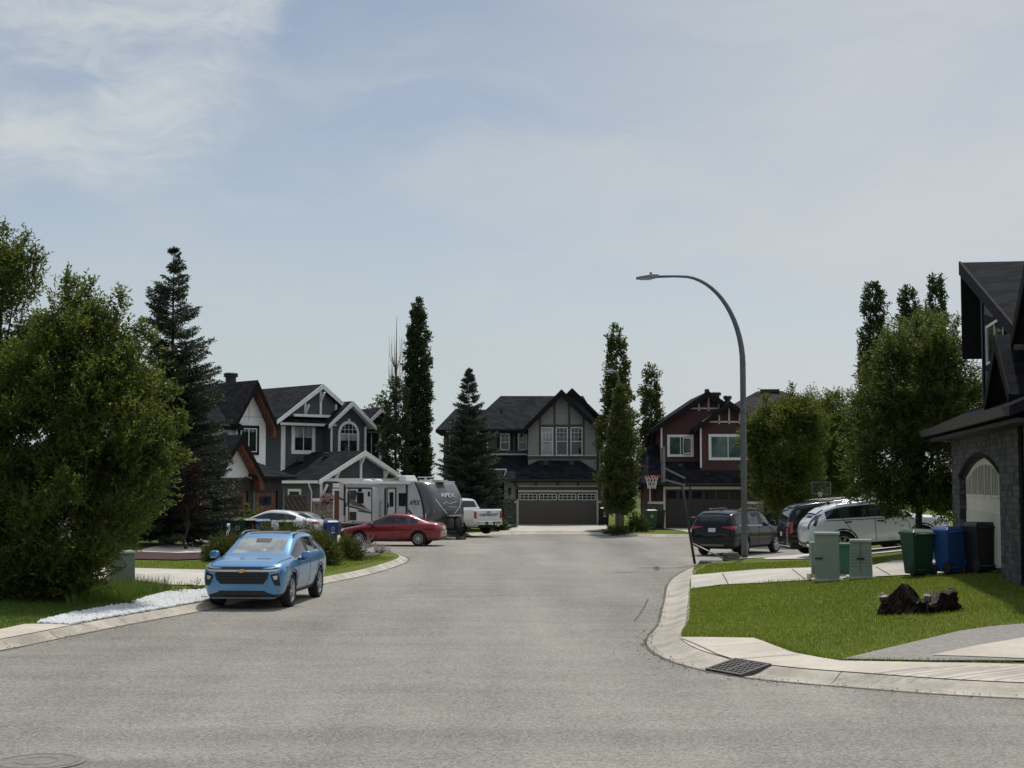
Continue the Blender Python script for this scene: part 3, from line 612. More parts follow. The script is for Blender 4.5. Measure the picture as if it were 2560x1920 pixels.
def leaves(name, B, Dv, L, Wd, mat, parent=None):
    n = len(B); Dv = unit(Dv); r = rng.normal(size=(n, 3)); side = unit(np.cross(Dv, r)); nm = np.cross(side, Dv)
    L = np.broadcast_to(np.asarray(L, float), n)[:, None]; Wd = np.broadcast_to(np.asarray(Wd, float), n)[:, None]
    mid = B + Dv * L * 0.45; V = np.stack([B, mid + side * Wd / 2 + nm * Wd * .15, B + Dv * L - nm * L * .12, mid - side * Wd / 2 + nm * Wd * .15], 1).reshape(-1, 3)
    return fast_mesh(name, V, np.arange(n * 4).reshape(n, 4), mat, parent)
def sph(n): return unit(rng.normal(size=(n, 3)))

def blades(name, poly, dens, h, w, mat, lean=0.35, avoid=(), clumpy=0.0):
    xs = np.array([p[0] for p in poly]); ys = np.array([p[1] for p in poly]); n = int((xs.max() - xs.min()) * (ys.max() - ys.min()) * dens)
    x = rng.uniform(xs.min(), xs.max(), n); y = rng.uniform(ys.min(), ys.max(), n); k = in_poly(x, y, poly)
    for a in avoid: k &= ~in_poly(x, y, a)
    if clumpy: k &= (np.sin(x * 2.3 + np.sin(y * 1.7) * 2) * np.sin(y * 2.9 + 1.3) + rng.normal(size=n) * .6) > clumpy - 1
    x, y = x[k], y[k]; n = len(x); z = terrain_np(x, y) - .005
    hh = h * rng.uniform(.55, 1.25, n); a = rng.uniform(0, 2 * np.pi, n); b_ = rng.uniform(0, 2 * np.pi, n); ln = lean * hh * rng.uniform(.2, 1.3, n)
    B = np.stack([x, y, z], 1); sx = np.stack([np.cos(a), np.sin(a), np.zeros(n)], 1) * w / 2
    tip = B + np.stack([np.cos(b_) * ln, np.sin(b_) * ln, hh], 1)
    V = np.stack([B - sx, B + sx, tip], 1).reshape(-1, 3)
    return tag(fast_mesh(name, V, np.arange(n * 3).reshape(n, 3), mat), kind='stuff')
LAWN_R = gts([(1722, 1476), (1800, 1466), (2050, 1454), (2300, 1440), (2560, 1432), (2720, 1428), (2720, 1545), (2560, 1562), (2400, 1582), (2230, 1621), (2106, 1651)]) + gts([(2050, 1645), (1985, 1632), (1935, 1613), (1885, 1595), (1704, 1594), (1714, 1560), (1717, 1529), (1721, 1500)])
blades('grass', LAWN_R, 800, .050, .014, Mt['blade'])
def line_poly(px, w):
    p = gts(px); out = []; back = []
    for i in range(len(p)):
        d = np.array(p[min(i + 1, len(p) - 1)]) - np.array(p[max(i - 1, 0)]); d /= np.linalg.norm(d); nn = np.array((-d[1], d[0])) * w
        out.append(tuple(np.array(p[i]) + nn)); back.append(tuple(np.array(p[i]) - nn))
    return out + back[::-1]
blades('grass', line_poly([(1704, 1594), (1885, 1595), (1985, 1633), (2106, 1652), (2330, 1656), (2540, 1661)], .07), 1500, .065, .014, Mt['blade'], .6)
blades('grass', line_poly([(1728, 1474), (1900, 1460), (2050, 1452)], .12), 700, .10, .014, Mt['blade'], .4)
STRIP_R = gts([(1738, 1412), (1830, 1411), (2060, 1402), (2060, 1418), (1900, 1423), (1730, 1437)])
blades('grass', STRIP_R, 350, .06, .022, Mt['blade'])
ROCKS = gts([(92, 1561), (150, 1545), (230, 1529), (320, 1513), (380, 1493), (430, 1482), (520, 1479), (545, 1492)])
ROCKS = ROCKS + edge_between(GT(530, 1503)[:2], GT(200, 1572)[:2], KERB_W + .03)
LAWN_L = gts([(-350, 1480), (0, 1470), (200, 1465), (338, 1456), (425, 1468), (430, 1482), (380, 1493), (320, 1513), (230, 1529), (150, 1545), (92, 1560), (61, 1562), (0, 1574), (-350, 1590)])
blades('grass', LAWN_L, 600, .075, .016, Mt['blade2'], .5)
blades('grass', gts([(180, 1478), (330, 1462), (425, 1468), (415, 1482), (370, 1490), (290, 1503), (170, 1522)]), 260, .30, .018, Mt['blade2'], .55)
blades('grass', gts([(340, 1464), (480, 1468), (430, 1484), (350, 1500)]), 30, .22, .018, Mt['blade2'], .7)
LAWN_L2 = gts([(330, 1402), (440, 1404), (560, 1404), (690, 1402), (800, 1404), (900, 1400), (950, 1391), (985, 1393), (975, 1399), (900, 1413), (850, 1424), (760, 1440), (640, 1436), (515, 1425), (330, 1420)])
blades('grass', LAWN_L2, 300, .05, .02, Mt['blade'])
blades('grass', line_poly([(690, 1403), (790, 1404), (860, 1402), (940, 1396)], .35), 400, .14, .02, Mt['blade2'], .5)
blades('grass', gts([(2040, 1402), (2230, 1396), (2230, 1408), (2185, 1413), (2040, 1419)]), 300, .06, .022, Mt['blade'])
blades('grass', ROCKS, 12, .14, .016, Mt['blade2'], .6, clumpy=.9)
patch('rock_bed', ROCKS, 0.012, Mt['soil'], .5)
def chips():
    xs = np.array([p[0] for p in ROCKS]); ys = np.array([p[1] for p in ROCKS]); n = 26000
    x = rng.uniform(xs.min(), xs.max(), n); y = rng.uniform(ys.min(), ys.max(), n); k = in_poly(x, y, ROCKS); x, y = x[k], y[k]; n = len(x)
    base = np.array([(1, 0, 0), (0, 1, 0), (-1, 0, 0), (0, -1, 0), (0, 0, .8), (0, 0, -.8)], float)
    s = rng.uniform(.02, .055, n); V = base[None] * s[:, None, None] * rng.uniform(.6, 1.3, (n, 6, 3))
    a = rng.uniform(0, 6.28, n); c, q = np.cos(a)[:, None], np.sin(a)[:, None]
    X = V[..., 0] * c - V[..., 1] * q; Y = V[..., 0] * q + V[..., 1] * c
    V = np.stack([X + x[:, None], Y + y[:, None], V[..., 2] + (terrain_np(x, y) + .02 + rng.uniform(0, .02, n))[:, None]], 2).reshape(-1, 3)
    fc = np.array([(0, 1, 4), (1, 2, 4), (2, 3, 4), (3, 0, 4), (1, 0, 5), (2, 1, 5), (3, 2, 5), (0, 3, 5)])
    Fc = (fc[None] + (np.arange(n) * 6)[:, None, None]).reshape(-1, 3)
    tag(fast_mesh('white_gravel', V, Fc, Mt['white_rock']), kind='stuff')
chips()
def grit():
    n = 2600; i = rng.integers(0, len(EDGE) - 1, n); t = rng.uniform(0, 1, n)[:, None]; o = -np.abs(rng.normal(0, .22, n)) + .12
    p = EDGE[i, :2] * (1 - t) + EDGE[i + 1, :2] * t + EN[i] * o[:, None]; k = (np.hypot(p[:, 0], p[:, 1]) < 75); p = p[k]; n = len(p)
    s_ = rng.uniform(.008, .03, n); a_ = rng.uniform(0, 6.28, n); z = terrain_np(p[:, 0], p[:, 1]) + .012
    V = np.stack([np.stack([p[:, 0] + np.cos(a_ + q) * s_, p[:, 1] + np.sin(a_ + q) * s_, z + (.01 if q == 0 else 0)], 1) for q in (0, 2.1, 4.2)], 1).reshape(-1, 3)
    tag(fast_mesh('gutter_grit', V, np.arange(n * 3).reshape(n, 3), Mt['soil']), kind='stuff')
grit()
# ------------------------------------------------------------------ trees and shrubs (built where they stand)
def twig_leaves(O, Dv, tl, per, ll, lw, spread=0.9):
    """leaves set alternately along each twig"""
    n = len(O); Dv = unit(Dv); tl = np.broadcast_to(tl, n)
    s = (np.arange(per) + rng.uniform(.2, .8, (n, per))) / per
    B = O[:, None] + Dv[:, None] * (s * tl[:, None])[..., None]
    d = Dv[:, None] * 0.75 + rng.normal(size=(n, per, 3)) * spread * 0.6 - np.array([0, 0, .12])
    return B.reshape(-1, 3), d.reshape(-1, 3), rng.uniform(.7, 1.2, n * per) * ll, rng.uniform(.8, 1.15, n * per) * lw
def limb_mesh(base, tips, r0, trunk_top, mat, parent, fork=.35, stems=1):
    m = MB(); base = Vector(base); top = Vector(trunk_top)
    for s in range(stems):
        off = Vector((rng.uniform(-.25, .25), rng.uniform(-.25, .25), 0)) * (stems > 1) * 1.6
        b = base + off * .4; t = top + off * 2.2; n = 7; path = []
        for i in range(n):
            k = i / (n - 1); path.append(b.lerp(t, k) + Vector((rng.normal() * .05, rng.normal() * .05, 0)) * (0 < i))
        m.tube(path, [r0 / stems ** .5 * (1 - .75 * i / (n - 1)) for i in range(n)], 9)
    for tp in tips:
        tp = Vector(tp); k = rng.uniform(fork, .85); a = base.lerp(top, k); mid = a.lerp(tp, .5) + Vector((0, 0, rng.uniform(0, .25)))
        m.tube([a, mid, tp], [r0 * (1 - .75 * k) * .6, r0 * .22, r0 * .06], 6, cap=False)
    return m.build('trunk', mat, parent, recalc=False)
def broad_tree(name, label, cat, base, ells, nclump, clump_r, twigs, per, ll, lw, mat, bark, top=None, r0=.12, up=.5, tl=.35, shell=.55, stems=1, group=None, ntips=10, spires=()):
    base = Vector(base); root = thing(name, label, cat, base, 0, group)
    E = np.array(ells, float); w = E[:, 3] * E[:, 5] + E[:, 4] * E[:, 5] + E[:, 3] * E[:, 4]; w /= w.sum()
    k = rng.choice(len(E), nclump, p=w); u = sph(nclump); rf = rng.uniform(shell, 1.0, nclump) ** .8
    cc = E[k, :3] + u * E[k, 3:6] * rf[:, None]
    ok = cc[:, 2] > T(base.x, base.y) + .12; cc, k, u = cc[ok], k[ok], u[ok]
    nt = rng.integers(int(twigs * .45), int(twigs * 1.4) + 1, len(cc)); idx = np.repeat(np.arange(len(cc)), nt)
    sz = clump_r * rng.uniform(.6, 1.35, len(cc))
    O = cc[idx] + sph(len(idx)) * (sz[idx] * rng.uniform(.2, 1, len(idx)) ** .5)[:, None]
    d = u[idx] * .55 + np.array([0, 0, up]) + rng.normal(size=(len(idx), 3)) * .45
    tls = tl * rng.uniform(.6, 1.3, len(idx))
    for (p0, p1, n, rad) in spires:                    # upright shoots that break the outline
        s = rng.uniform(0, 1, n) ** .8; q = np.array(p0)[None] * (1 - s[:, None]) + np.array(p1)[None] * s[:, None] + sph(n) * (rad * (1.05 - s))[:, None]
        O = np.concatenate([O, q]); d = np.concatenate([d, rng.normal(size=(n, 3)) * .45 + np.array([0, 0, .7])]); tls = np.concatenate([tls, tl * rng.uniform(.5, 1, n)])
    zmin = T(base.x, base.y) + .05; keep = O[:, 2] > zmin; O, d, tls = O[keep], d[keep], tls[keep]
    B, dd, L_, W_ = twig_leaves(O, d, tls, per, ll, lw)
    bw = np.array(base)
    leaves('crown', B - bw, dd, L_, W_, mat, root)
    if top is None: top = E[:, :3].mean(0) + np.array([0, 0, E[:, 5].max() * .4])
    tips = cc[rng.choice(len(cc), min(ntips, len(cc)), replace=False)]
    limb_mesh((0, 0, -.05), [tuple(t - bw) for t in tips] + [tuple(np.array(s[1]) - bw) for s in spires], r0, tuple(np.array(top) - bw), bark, root, stems=stems)
    return root
def spruce(label, base, H, rb, mat, seed, levels=30, bare=.03, gaps=0.0, nl=.095, nw=.026, cat='spruce tree', dens=1.0):
    base = Vector(base); root = thing('spruce_tree', label, cat, base); rg = np.random.default_rng(seed); m = MB()
    m.tube([(0, 0, -.05), (0, 0, H * .5), (0, 0, H * .97)], [.014 * H, .008 * H, .008], 8)
    Bs, Ds, Ls = [], [], []
    nbr = levels * 10
    for bi in range(nbr):
        for _once in (0,):
            q = (bi + rg.uniform(-.5, .5)) / nbr; t = bare + (1 - bare) * min(max(q, 0), .985) ** .92; z0 = H * t; a = bi * 2.39996 + rg.normal() * .25
            lump = math.sin(a * 2 + t * 17 + seed) * math.sin(t * 31 + seed * 2 + math.cos(a) * 2)
            if gaps and lump < -1 + gaps * 2.2 * (.15 + 1.1 * t) and rg.random() < .8: continue
            if rg.random() < .62 * t ** 1.5: continue
            Lr = rb * (1 - t) ** .88 + .05; L = Lr * rg.uniform(.62, 1.08) * (1 + .16 * lump); dr = -.36 * (1 - t) + .42 * t ** 2; cu = .28 * (1 - t * .4)
            ns = max(4, int(L / .085 * dens)); s = (np.arange(ns) + .5) / ns; s = s[s > .12 * (t < .9)]
            rr = L * s; zz = z0 + L * (dr * s + cu * s * s); ca, sa = math.cos(a), math.sin(a)
            P = np.stack([ca * rr, sa * rr, zz], 1); T_ = unit(np.stack([np.full(len(s), ca), np.full(len(s), sa), dr + 2 * cu * s], 1))
            m.tube([(0, 0, z0), tuple(P[len(P) // 2]), tuple(P[-1])], [.018 * L + .006, .009 * L + .004, .004], 5, cap=False)
            for sd in (-1, 1, 0):
                lat = np.array([-sa, ca, 0]) * sd; tw = (.07 + .40 * np.minimum(1, L) * (1 - s * .8) ** .7) * rg.uniform(.7, 1.2, len(s)) * (1 if sd else .5)
                dv = unit(T_ * .75 + lat * .8 + np.array([0, 0, -.22 if sd else -.45]) + rg.normal(size=(len(s), 3)) * .14)
                k = 8; q = (np.arange(k) + .3) / k
                b = P[:, None] + dv[:, None] * (q[None] * tw[:, None])[..., None]
                nd = dv[:, None] * .8 + rg.normal(size=(len(s), k, 3)) * .42 + np.array([0, 0, .1])
                Bs.append(b.reshape(-1, 3)); Ds.append(nd.reshape(-1, 3))
    zt = rg.uniform(H * .93, H, 60); Bs.append(np.stack([rg.normal(0, .02, 60), rg.normal(0, .02, 60), zt], 1)); Ds.append(rg.normal(size=(60, 3)) * .5 + np.array([0, 0, .9]))
    B = np.concatenate(Bs); Dd = np.concatenate(Ds)
    leaves('crown', B, Dd, nl * rng.uniform(.7, 1.25, len(B)), nw * rng.uniform(.8, 1.3, len(B)), mat, root)
    m.build('trunk', Mt['bark_dark'], root, recalc=False); return root
def poplar(name, label, base, H, prof, n, ll, mat, seed, zlow=.08, bark='bark_pale', lobes=6, group=None, r0=.13, ragged=.35, cat='poplar tree', twigs=7, hole=0.0, dx=0.0):
    """prof: (height fraction, radius) pairs"""
    global rng
    base = Vector(base); root = thing(name, label, cat, base, 0, group); rg = np.random.default_rng(seed)
    hs = np.array([p[0] for p in prof]); rs = np.array([p[1] for p in prof])
    t = rg.uniform(zlow, 1, n * 3); r = np.interp(t, hs, rs); k = rg.random(n * 3) < (r / rs.max()) ** 1.2 + .05; t = t[k][:n]; r = r[k][:n]; n = len(t)
    ph = rg.uniform(0, 6.28, lobes); a = rg.uniform(0, 6.28, n)
    mod = 1 + ragged * (np.sin(a * 2 + t * 9 + ph[0]) * .5 + np.sin(a * 3 - t * 23 + ph[1]) * .35 + np.sin(t * 47 + ph[2]) * .35 + np.sin(a + t * 71 + ph[3]) * .2)
    if hole:
        kk = (np.sin(t * 31 + ph[4]) * np.sin(a * 2 + t * 13 + ph[5])) < 1 - hole; t, r, a, mod = t[kk], r[kk], a[kk], mod[kk]; n = len(t)
    rr = r * mod * rg.uniform(.25, 1, n) ** .55; cc = np.stack([np.cos(a) * rr + dx * t, np.sin(a) * rr, t * H], 1)
    idx = np.repeat(np.arange(n), twigs); O = cc[idx] + sph(len(idx)) * .13 * (.4 + rs.max())
    d = np.stack([np.cos(a), np.sin(a), np.full(n, 1.1)], 1)[idx] * .6 + rng.normal(size=(len(idx), 3)) * .5
    B, dd, L_, W_ = twig_leaves(O, d, .22, 5, ll, ll * .8, 1.3); ok = B[:, 2] < H * 1.01; leaves('crown', B[ok], dd[ok], L_[ok], W_[ok], mat, root)
    m = MB(); m.tube([(0, 0, -.05), (dx * .5, 0, H * .5), (dx * .95, 0, H * .96)], [r0, r0 * .55, .012], 8)
    for i in range(14):
        q = rg.uniform(.08, .7); aa = rg.uniform(0, 6.28); R1 = np.interp(min(1, q + .2), hs, rs) * .8
        m.tube([(dx * q, 0, q * H), (math.cos(aa) * R1 * .7 + dx * q, math.sin(aa) * R1 * .7, (q + .08) * H), (math.cos(aa) * R1 + dx * q, math.sin(aa) * R1, (q + .24) * H)], [r0 * .3, r0 * .18, .01], 5, cap=False)
    m.build('trunk', Mt[bark], root, recalc=False); return root

def E_px(u, v, ru, rv, Y, ry=None):
    p = D(u, v, Y); s = Y / F; return (p.x, Y, p.z, ru * s, ry if ry else ru * s, rv * s)
# the big willow-leaved tree at the near left
b = GT(205, 1494)
Y0 = b.y
ells = [E_px(180, 1050, 190, 250, Y0), E_px(270, 1140, 140, 220, Y0 - .3), E_px(150, 1270, 210, 180, Y0 - .8), E_px(20, 1170, 180, 280, Y0 - .4), E_px(190, 815, 62, 85, Y0), E_px(200, 900, 110, 110, Y0), E_px(280, 870, 55, 70, Y0 + .2), E_px(330, 1050, 80, 170, Y0), E_px(110, 950, 110, 130, Y0), E_px(180, 1400, 95, 85, Y0 - .7), E_px(110, 1440, 130, 60, Y0 - .9), E_px(0, 1430, 130, 70, Y0 - .8), E_px(-120, 1250, 160, 240, Y0 - .2), E_px(365, 1160, 50, 110, Y0 - .2)]
sp = [(D(185, 830, Y0), D(165, 682, Y0), 60, .42), (D(250, 800, Y0), D(215, 700, Y0), 34, .3), (D(300, 830, Y0), D(303, 732, Y0), 40, .22), (D(400, 1000, Y0), D(445, 985, Y0), 30, .2), (D(385, 1180, Y0), D(470, 1150, Y0), 60, .3), (D(390, 900, Y0), D(350, 800, Y0), 40, .3), (D(240, 830, Y0), D(178, 700, Y0), 30, .3), (D(430, 1100, Y0), D(462, 1040, Y0), 40, .25)]
broad_tree('broadleaf_tree', 'broad bushy tree with narrow yellow green leaves hanging to the grass at the near left', 'tree', b, ells, 860, .33, 26, 9, .105, .040, Mt['leaf_willow'], Mt['bark'], top=D(200, 900, Y0), r0=.11, stems=3, spires=sp, ntips=14)
b = GT(-40, 1478); Y1 = b.y + .6
ells = [E_px(5, 850, 85, 190, Y1), E_px(45, 690, 50, 75, Y1), E_px(-10, 680, 45, 80, Y1), E_px(-80, 900, 120, 260, Y1), E_px(-150, 1150, 160, 250, Y1), E_px(70, 800, 35, 90, Y1)]
sp = [(D(25, 700, Y1), D(18, 572, Y1), 60, .28), (D(60, 690, Y1), D(60, 592, Y1), 50, .26), (D(-15, 700, Y1), D(-20, 560, Y1), 40, .3), (D(80, 760, Y1), D(100, 650, Y1), 40, .22)]
broad_tree('broadleaf_tree', 'tallest open topped leafy tree at the left edge, rising behind the bushy one', 'tree', b, ells, 270, .33, 24, 9, .10, .038, Mt['leaf_willow'], Mt['bark'], top=D(20, 640, Y1), r0=.10, spires=sp)
# spruces
b = GT(470, 1368); spruce('tall dark green spruce with cones near its tip, beside the white gabled house', (D(425, 1300, 54).x, 54, T(D(425, 1300, 54).x, 54)), 10.9, 3.35, Mt['needle'], 3, 50, .04, .26, .115, .034)
spruce('blue green spruce with a neat pointed crown in front of the grey house', (D(1172, 1300, 84).x, 84, T(D(1172, 1300, 84).x, 84)), 9.15, 2.65, Mt['needle_blue'], 8, 36, .05, .0, .13, .042)
# poplars
def pb(u, Y): p = D(u, 1300, Y); return Vector((p.x, Y, T(p.x, Y)))
poplar('poplar_tree', 'tallest dense columnar poplar standing behind the travel trailer', pb(1042, 92), 14.1, [(0, .4), (.1, .75), (.3, .85), (.5, .80), (.7, .66), (.85, .50), (.95, .30), (1, .08)], 1300, .13, Mt['leaf_poplar'], 5, ragged=.30, bark='bark_dark')
poplar('poplar_tree', 'thin poplar with a bare dead leader and leafy lower half', pb(988, 88.5), 8.9, [(0, .5), (.3, .9), (.5, .95), (.7, .75), (.85, .7), (.95, .5), (1, .2)], 330, .12, Mt['leaf_poplar'], 15, ragged=.45, hole=.25, bark='bark_dark', zlow=.25)
r = [o for o in C.objects if o.name.startswith('poplar_tree')][-1]
m = MB(); rg = np.random.default_rng(4)
for i in range(34):
    a = rg.uniform(0, 6.28); z0 = rg.uniform(5.5, 9.5); R1 = rg.uniform(.08, .42); z1 = min(rg.uniform(10.5, 12.8), z0 + rg.uniform(1.6, 4)); m.tube([(0, 0, z0), (math.cos(a) * R1, math.sin(a) * R1 * .6, z0 + .9), (math.cos(a) * R1 * 1.1, math.sin(a) * R1 * .6, z1)], [.028, .018, .006], 4)
m.tube([(0, 0, 7), (.03, 0, 12.6)], [.07, .012], 6); m.build('dead_branches', Mt['bark'], r, recalc=False)
poplar('poplar_tree', 'short pale green poplar showing over the slate blue roof', pb(945, 97), 8.3, [(0, .4), (.6, .8), (.85, .7), (1, .15)], 260, .12, Mt['leaf_poplar2'], 21, ragged=.5, hole=.2)
poplar('poplar_tree', 'tall ragged poplar just right of the grey house gable', pb(1543, 85), 11.7, [(0, .4), (.1, .7), (.35, .9), (.6, .85), (.75, .75), (.88, .45), (.96, .25), (1, .06)], 800, .125, Mt['leaf_poplar2'], 31, ragged=.5, hole=.2)
poplar('poplar_tree', 'reddish green poplar at the left end of the dark red house', pb(1630, 91), 9.9, [(0, .4), (.15, .6), (.4, .75), (.65, .7), (.8, .55), (.93, .35), (1, .08)], 560, .12, Mt['leaf_poplar2'], 33, ragged=.5, hole=.22)
poplar('poplar_tree', 'young bright green poplar rising from the planted island bed', pb(1552, 79.6), 7.9, [(0, .2), (.12, .55), (.3, .9), (.55, .72), (.8, .40), (.92, .22), (1, .05)], 640, .11, Mt['leaf_poplar2'], 35, zlow=.13, ragged=.32, r0=.1)
for u, H, lab, sd in ((2192, 12.6, 'leftmost of the three thin poplars behind the big right tree', 41), (2284, 12.4, 'middle thin poplar of the three behind the big right tree', 43), (2350, 13.0, 'tallest thin poplar of three, nearest the stone house roof', 47)):
    poplar('poplar_tree', lab, pb(u, 74), H + .9 * (u == 2192) * 0, [(0, .3), (.4, .6), (.7, .55), (.85, .48), (.95, .38), (1, .15)], 520, .11, Mt['leaf_poplar'], sd, zlow=.35, ragged=.5, hole=.2, group='thin poplars behind the right tree')
poplar('poplar_tree', 'short dark poplar leaning out at the left of the three thin ones', pb(2172, 74.6), 10.3, [(0, .2), (.6, .35), (.9, .32), (1, .1)], 200, .11, Mt['leaf_poplar'], 53, zlow=.5, ragged=.5, hole=.2)
# right trees
Yb = 43.4; b = Vector((11.75, Yb, T(11.75, Yb)))
ells = [E_px(2290, 1010, 130, 160, Yb), E_px(2230, 1120, 110, 150, Yb - .2), E_px(2340, 1130, 130, 140, Yb), E_px(2300, 880, 90, 80, Yb), E_px(2400, 960, 60, 100, Yb + .2), E_px(2420, 1080, 60, 110, Yb), E_px(2190, 1020, 60, 110, Yb), E_px(2270, 1240, 90, 40, Yb - .3), E_px(2185, 1210, 50, 50, Yb - .2), E_px(2360, 1250, 80, 40, Yb)]
sp = [(D(2290, 900, Yb), D(2290, 800, Yb), 60, .3), (D(2330, 880, Yb), D(2335, 805, Yb), 40, .3), (D(2400, 930, Yb), D(2440, 830, Yb), 50, .3), (D(2180, 970, Yb), D(2155, 890, Yb), 40, .25), (D(2170, 1050, Yb), D(2140, 1000, Yb), 40, .2), (D(2160, 1150, Yb), D(2120, 1120, Yb), 40, .3), (D(2170, 1230, Yb), D(2125, 1245, Yb), 40, .35), (D(2420, 1000, Yb), D(2475, 960, Yb), 36, .3), (D(2230, 1270, Yb), D(2215, 1300, Yb), 30, .3), (D(2250, 900, Yb), D(2215, 850, Yb), 40, .25), (D(2370, 900, Yb), D(2392, 805, Yb), 40, .25)]
broad_tree('broadleaf_tree', 'large rounded leafy tree beside the dark stone house, shading the silver white vehicle', 'tree', b, ells, 560, .36, 24, 8, .115, .040, Mt['leaf_right'], Mt['bark_dark'], top=D(2300, 1050, Yb), r0=.12, spires=sp)
Yc = 67; b = pb(1975, Yc); ells = [E_px(1965, 1110, 80, 100, Yc), E_px(1915, 1150, 38, 70, Yc), E_px(2015, 1130, 40, 90, Yc), E_px(1975, 1045, 55, 40, Yc), E_px(1920, 1060, 35, 35, Yc), E_px(2000, 1030, 30, 30, Yc), E_px(1940, 1195, 60, 50, Yc), E_px(2020, 1215, 35, 55, Yc), E_px(1885, 1110, 25, 60, Yc), E_px(2045, 1070, 30, 50, Yc), E_px(1960, 1250, 60, 35, Yc + .4)]
broad_tree('round_tree', 'round crowned small tree between the lamp post and the large right tree', 'tree', b, ells, 400, .38, 20, 7, .12, .055, Mt['leaf_round'], Mt['bark_dark'], top=D(1975, 1130, Yc), r0=.09, stems=2, spires=[(D(1925, 1050, Yc), D(1908, 985, Yc), 36, .35), (D(1975, 1030, Yc), D(1982, 968, Yc), 36, .35), (D(1890, 1100, Yc), D(1862, 1060, Yc), 30, .3), (D(2020, 1060, Yc), D(2040, 1010, Yc), 30, .35), (D(1885, 1180, Yc), D(1858, 1175, Yc), 30, .4), (D(1950, 1210, Yc), D(1935, 1270, Yc), 30, .5)])
Yc = 76; b = pb(2075, Yc); ells = [E_px(2070, 1075, 60, 80, Yc), E_px(2050, 1150, 70, 90, Yc), E_px(2105, 1140, 60, 90, Yc), E_px(2092, 1030, 30, 35, Yc), E_px(2050, 1010, 25, 35, Yc), E_px(2080, 1230, 60, 60, Yc)]
broad_tree('round_tree', 'paler round tree half hidden behind the small round crowned one', 'tree', b, ells, 330, .45, 18, 7, .13, .06, Mt['leaf_round'], Mt['bark_dark'], top=D(2075, 1130, Yc), r0=.09)
# purple leaved shrub and the garden planting
Yp = 51.5; b = pb(468, Yp); ells = [E_px(470, 1195, 24, 48, Yp), E_px(466, 1250, 32, 40, Yp)]
broad_tree('purple_shrub', 'dark purple leaved shrub in front of the tall spruce', 'shrub', b, ells, 60, .22, 16, 7, .08, .042, Mt['leaf_purple'], Mt['bark_dark'], top=D(468, 1240, Yp), r0=.05)
def juniper(label, u, v, wpx, hpx, Y, cat='juniper', name='juniper_shrub', mat='juniper', n=1100, ll=.062, lw=.019, up=.8, group=None, per=13, tl=.22):
    p = D(u, v, Y); base = Vector((p.x, Y, T(p.x, Y))); s = Y / F; rx, h = wpx * s / 2, hpx * s; root = thing(name, label, cat, base, 0, group)
    d = sph(n); d[:, 2] = np.abs(d[:, 2]); rr = rng.uniform(.15, 1, n) ** .45; lob = 1 + .22 * np.sin(np.arctan2(d[:, 1], d[:, 0]) * 3 + u) + .15 * np.sin(np.arctan2(d[:, 1], d[:, 0]) * 7 + v)
    n = int(n); O = d * rr[:, None] * np.array([rx, rx * .8, h * 1.12]) * .92 * lob[:, None]; O[:, 2] = np.maximum(O[:, 2], .03)
    B, dd, L_, W_ = twig_leaves(O, d * np.array([1, 1, up]) + rng.normal(size=(n, 3)) * .35 + np.array([0, 0, .25]), tl * rng.uniform(.6, 1.2, n), per, ll, lw, .7)
    leaves('foliage', B, dd, L_, W_, Mt[mat], root)
    m = MB()
    for i in range(7):
        a = i * .9; m.tube([(0, 0, -.03), (math.cos(a) * rx * .4, math.sin(a) * rx * .3, h * .3), (math.cos(a) * rx * .7, math.sin(a) * rx * .6, h * .5)], [.03, .02, .008], 5)
    m.build('stems', Mt['bark_dark'], root, recalc=False); return root
juniper('low dark juniper nearest the wooden planter, left of the blue car', 568, 1380, 118, 52, 46.5, n=1300)
juniper('wide juniper whose top shows over the blue car roof', 680, 1370, 190, 70, 49.5, n=2200)
juniper('big dark juniper right of the blue car, in front of the blue bins', 790, 1400, 135, 68, 47.5, n=1900)
juniper('juniper spreading toward the red car at the end of the bed', 858, 1398, 100, 46, 50.5, n=1400)
juniper('upper juniper behind the others, below the white car', 752, 1370, 140, 56, 53, n=1800)
juniper('bright lime green shrub beside the rust garage door', 622, 1330, 70, 66, 70, 'shrub', 'garden_shrub', 'leaf_lime', 420, .1, .05)
juniper('small grey green shrub behind the white pickup tailgate', 1255, 1322, 28, 20, 83, 'shrub', 'garden_shrub', 'leaf_round', 260, .08, .03)
juniper('dark hedge shrub at the right of the poplar bed', 1592, 1330, 56, 38, 80.5, 'shrub', 'garden_shrub', 'leaf_poplar2', 420, .08, .04)
juniper('low shrub at the foot of the young poplar', 1545, 1340, 60, 16, 78.6, 'shrub', 'garden_shrub', 'leaf_poplar2', 320, .07, .035)
juniper('mauve flowering plant clump nearest the red car wheel', 918, 1388, 34, 24, 57.5, 'flowers', 'flower_clump', 'petal', 130, .05, .035, per=5, tl=.2)
juniper('mauve flowering plant clump at the tip of the kerb', 950, 1394, 42, 15, 56.0, 'flowers', 'flower_clump', 'petal', 130, .05, .035, per=5, tl=.2)
juniper('white flowering low plant at the edge of the bed', 914, 1396, 44, 10, 55.4, 'flowers', 'flower_clump', 'petal_white', 120, .04, .03, per=5, tl=.12)
juniper('small white flower tuft in front of the big dark juniper', 846, 1408, 26, 14, 51.4, 'flowers', 'flower_clump', 'petal_white', 46, .04, .03, per=4, tl=.12)
juniper('weed tuft growing through the white gravel', 447, 1520, 20, 14, 35.2, 'weed', 'weed_tuft', 'leaf_lime', 26, .09, .02, per=4, tl=.16)
juniper('weed tuft at the gravel edge by the blue car tyre', 488, 1508, 26, 14, 36.2, 'weed', 'weed_tuft', 'leaf_round', 30, .09, .02, per=4, tl=.16)
juniper('weed tuft half way along the white gravel strip', 312, 1547, 22, 14, 31.9, 'weed', 'weed_tuft', 'leaf_lime', 26, .09, .02, per=4, tl=.16)
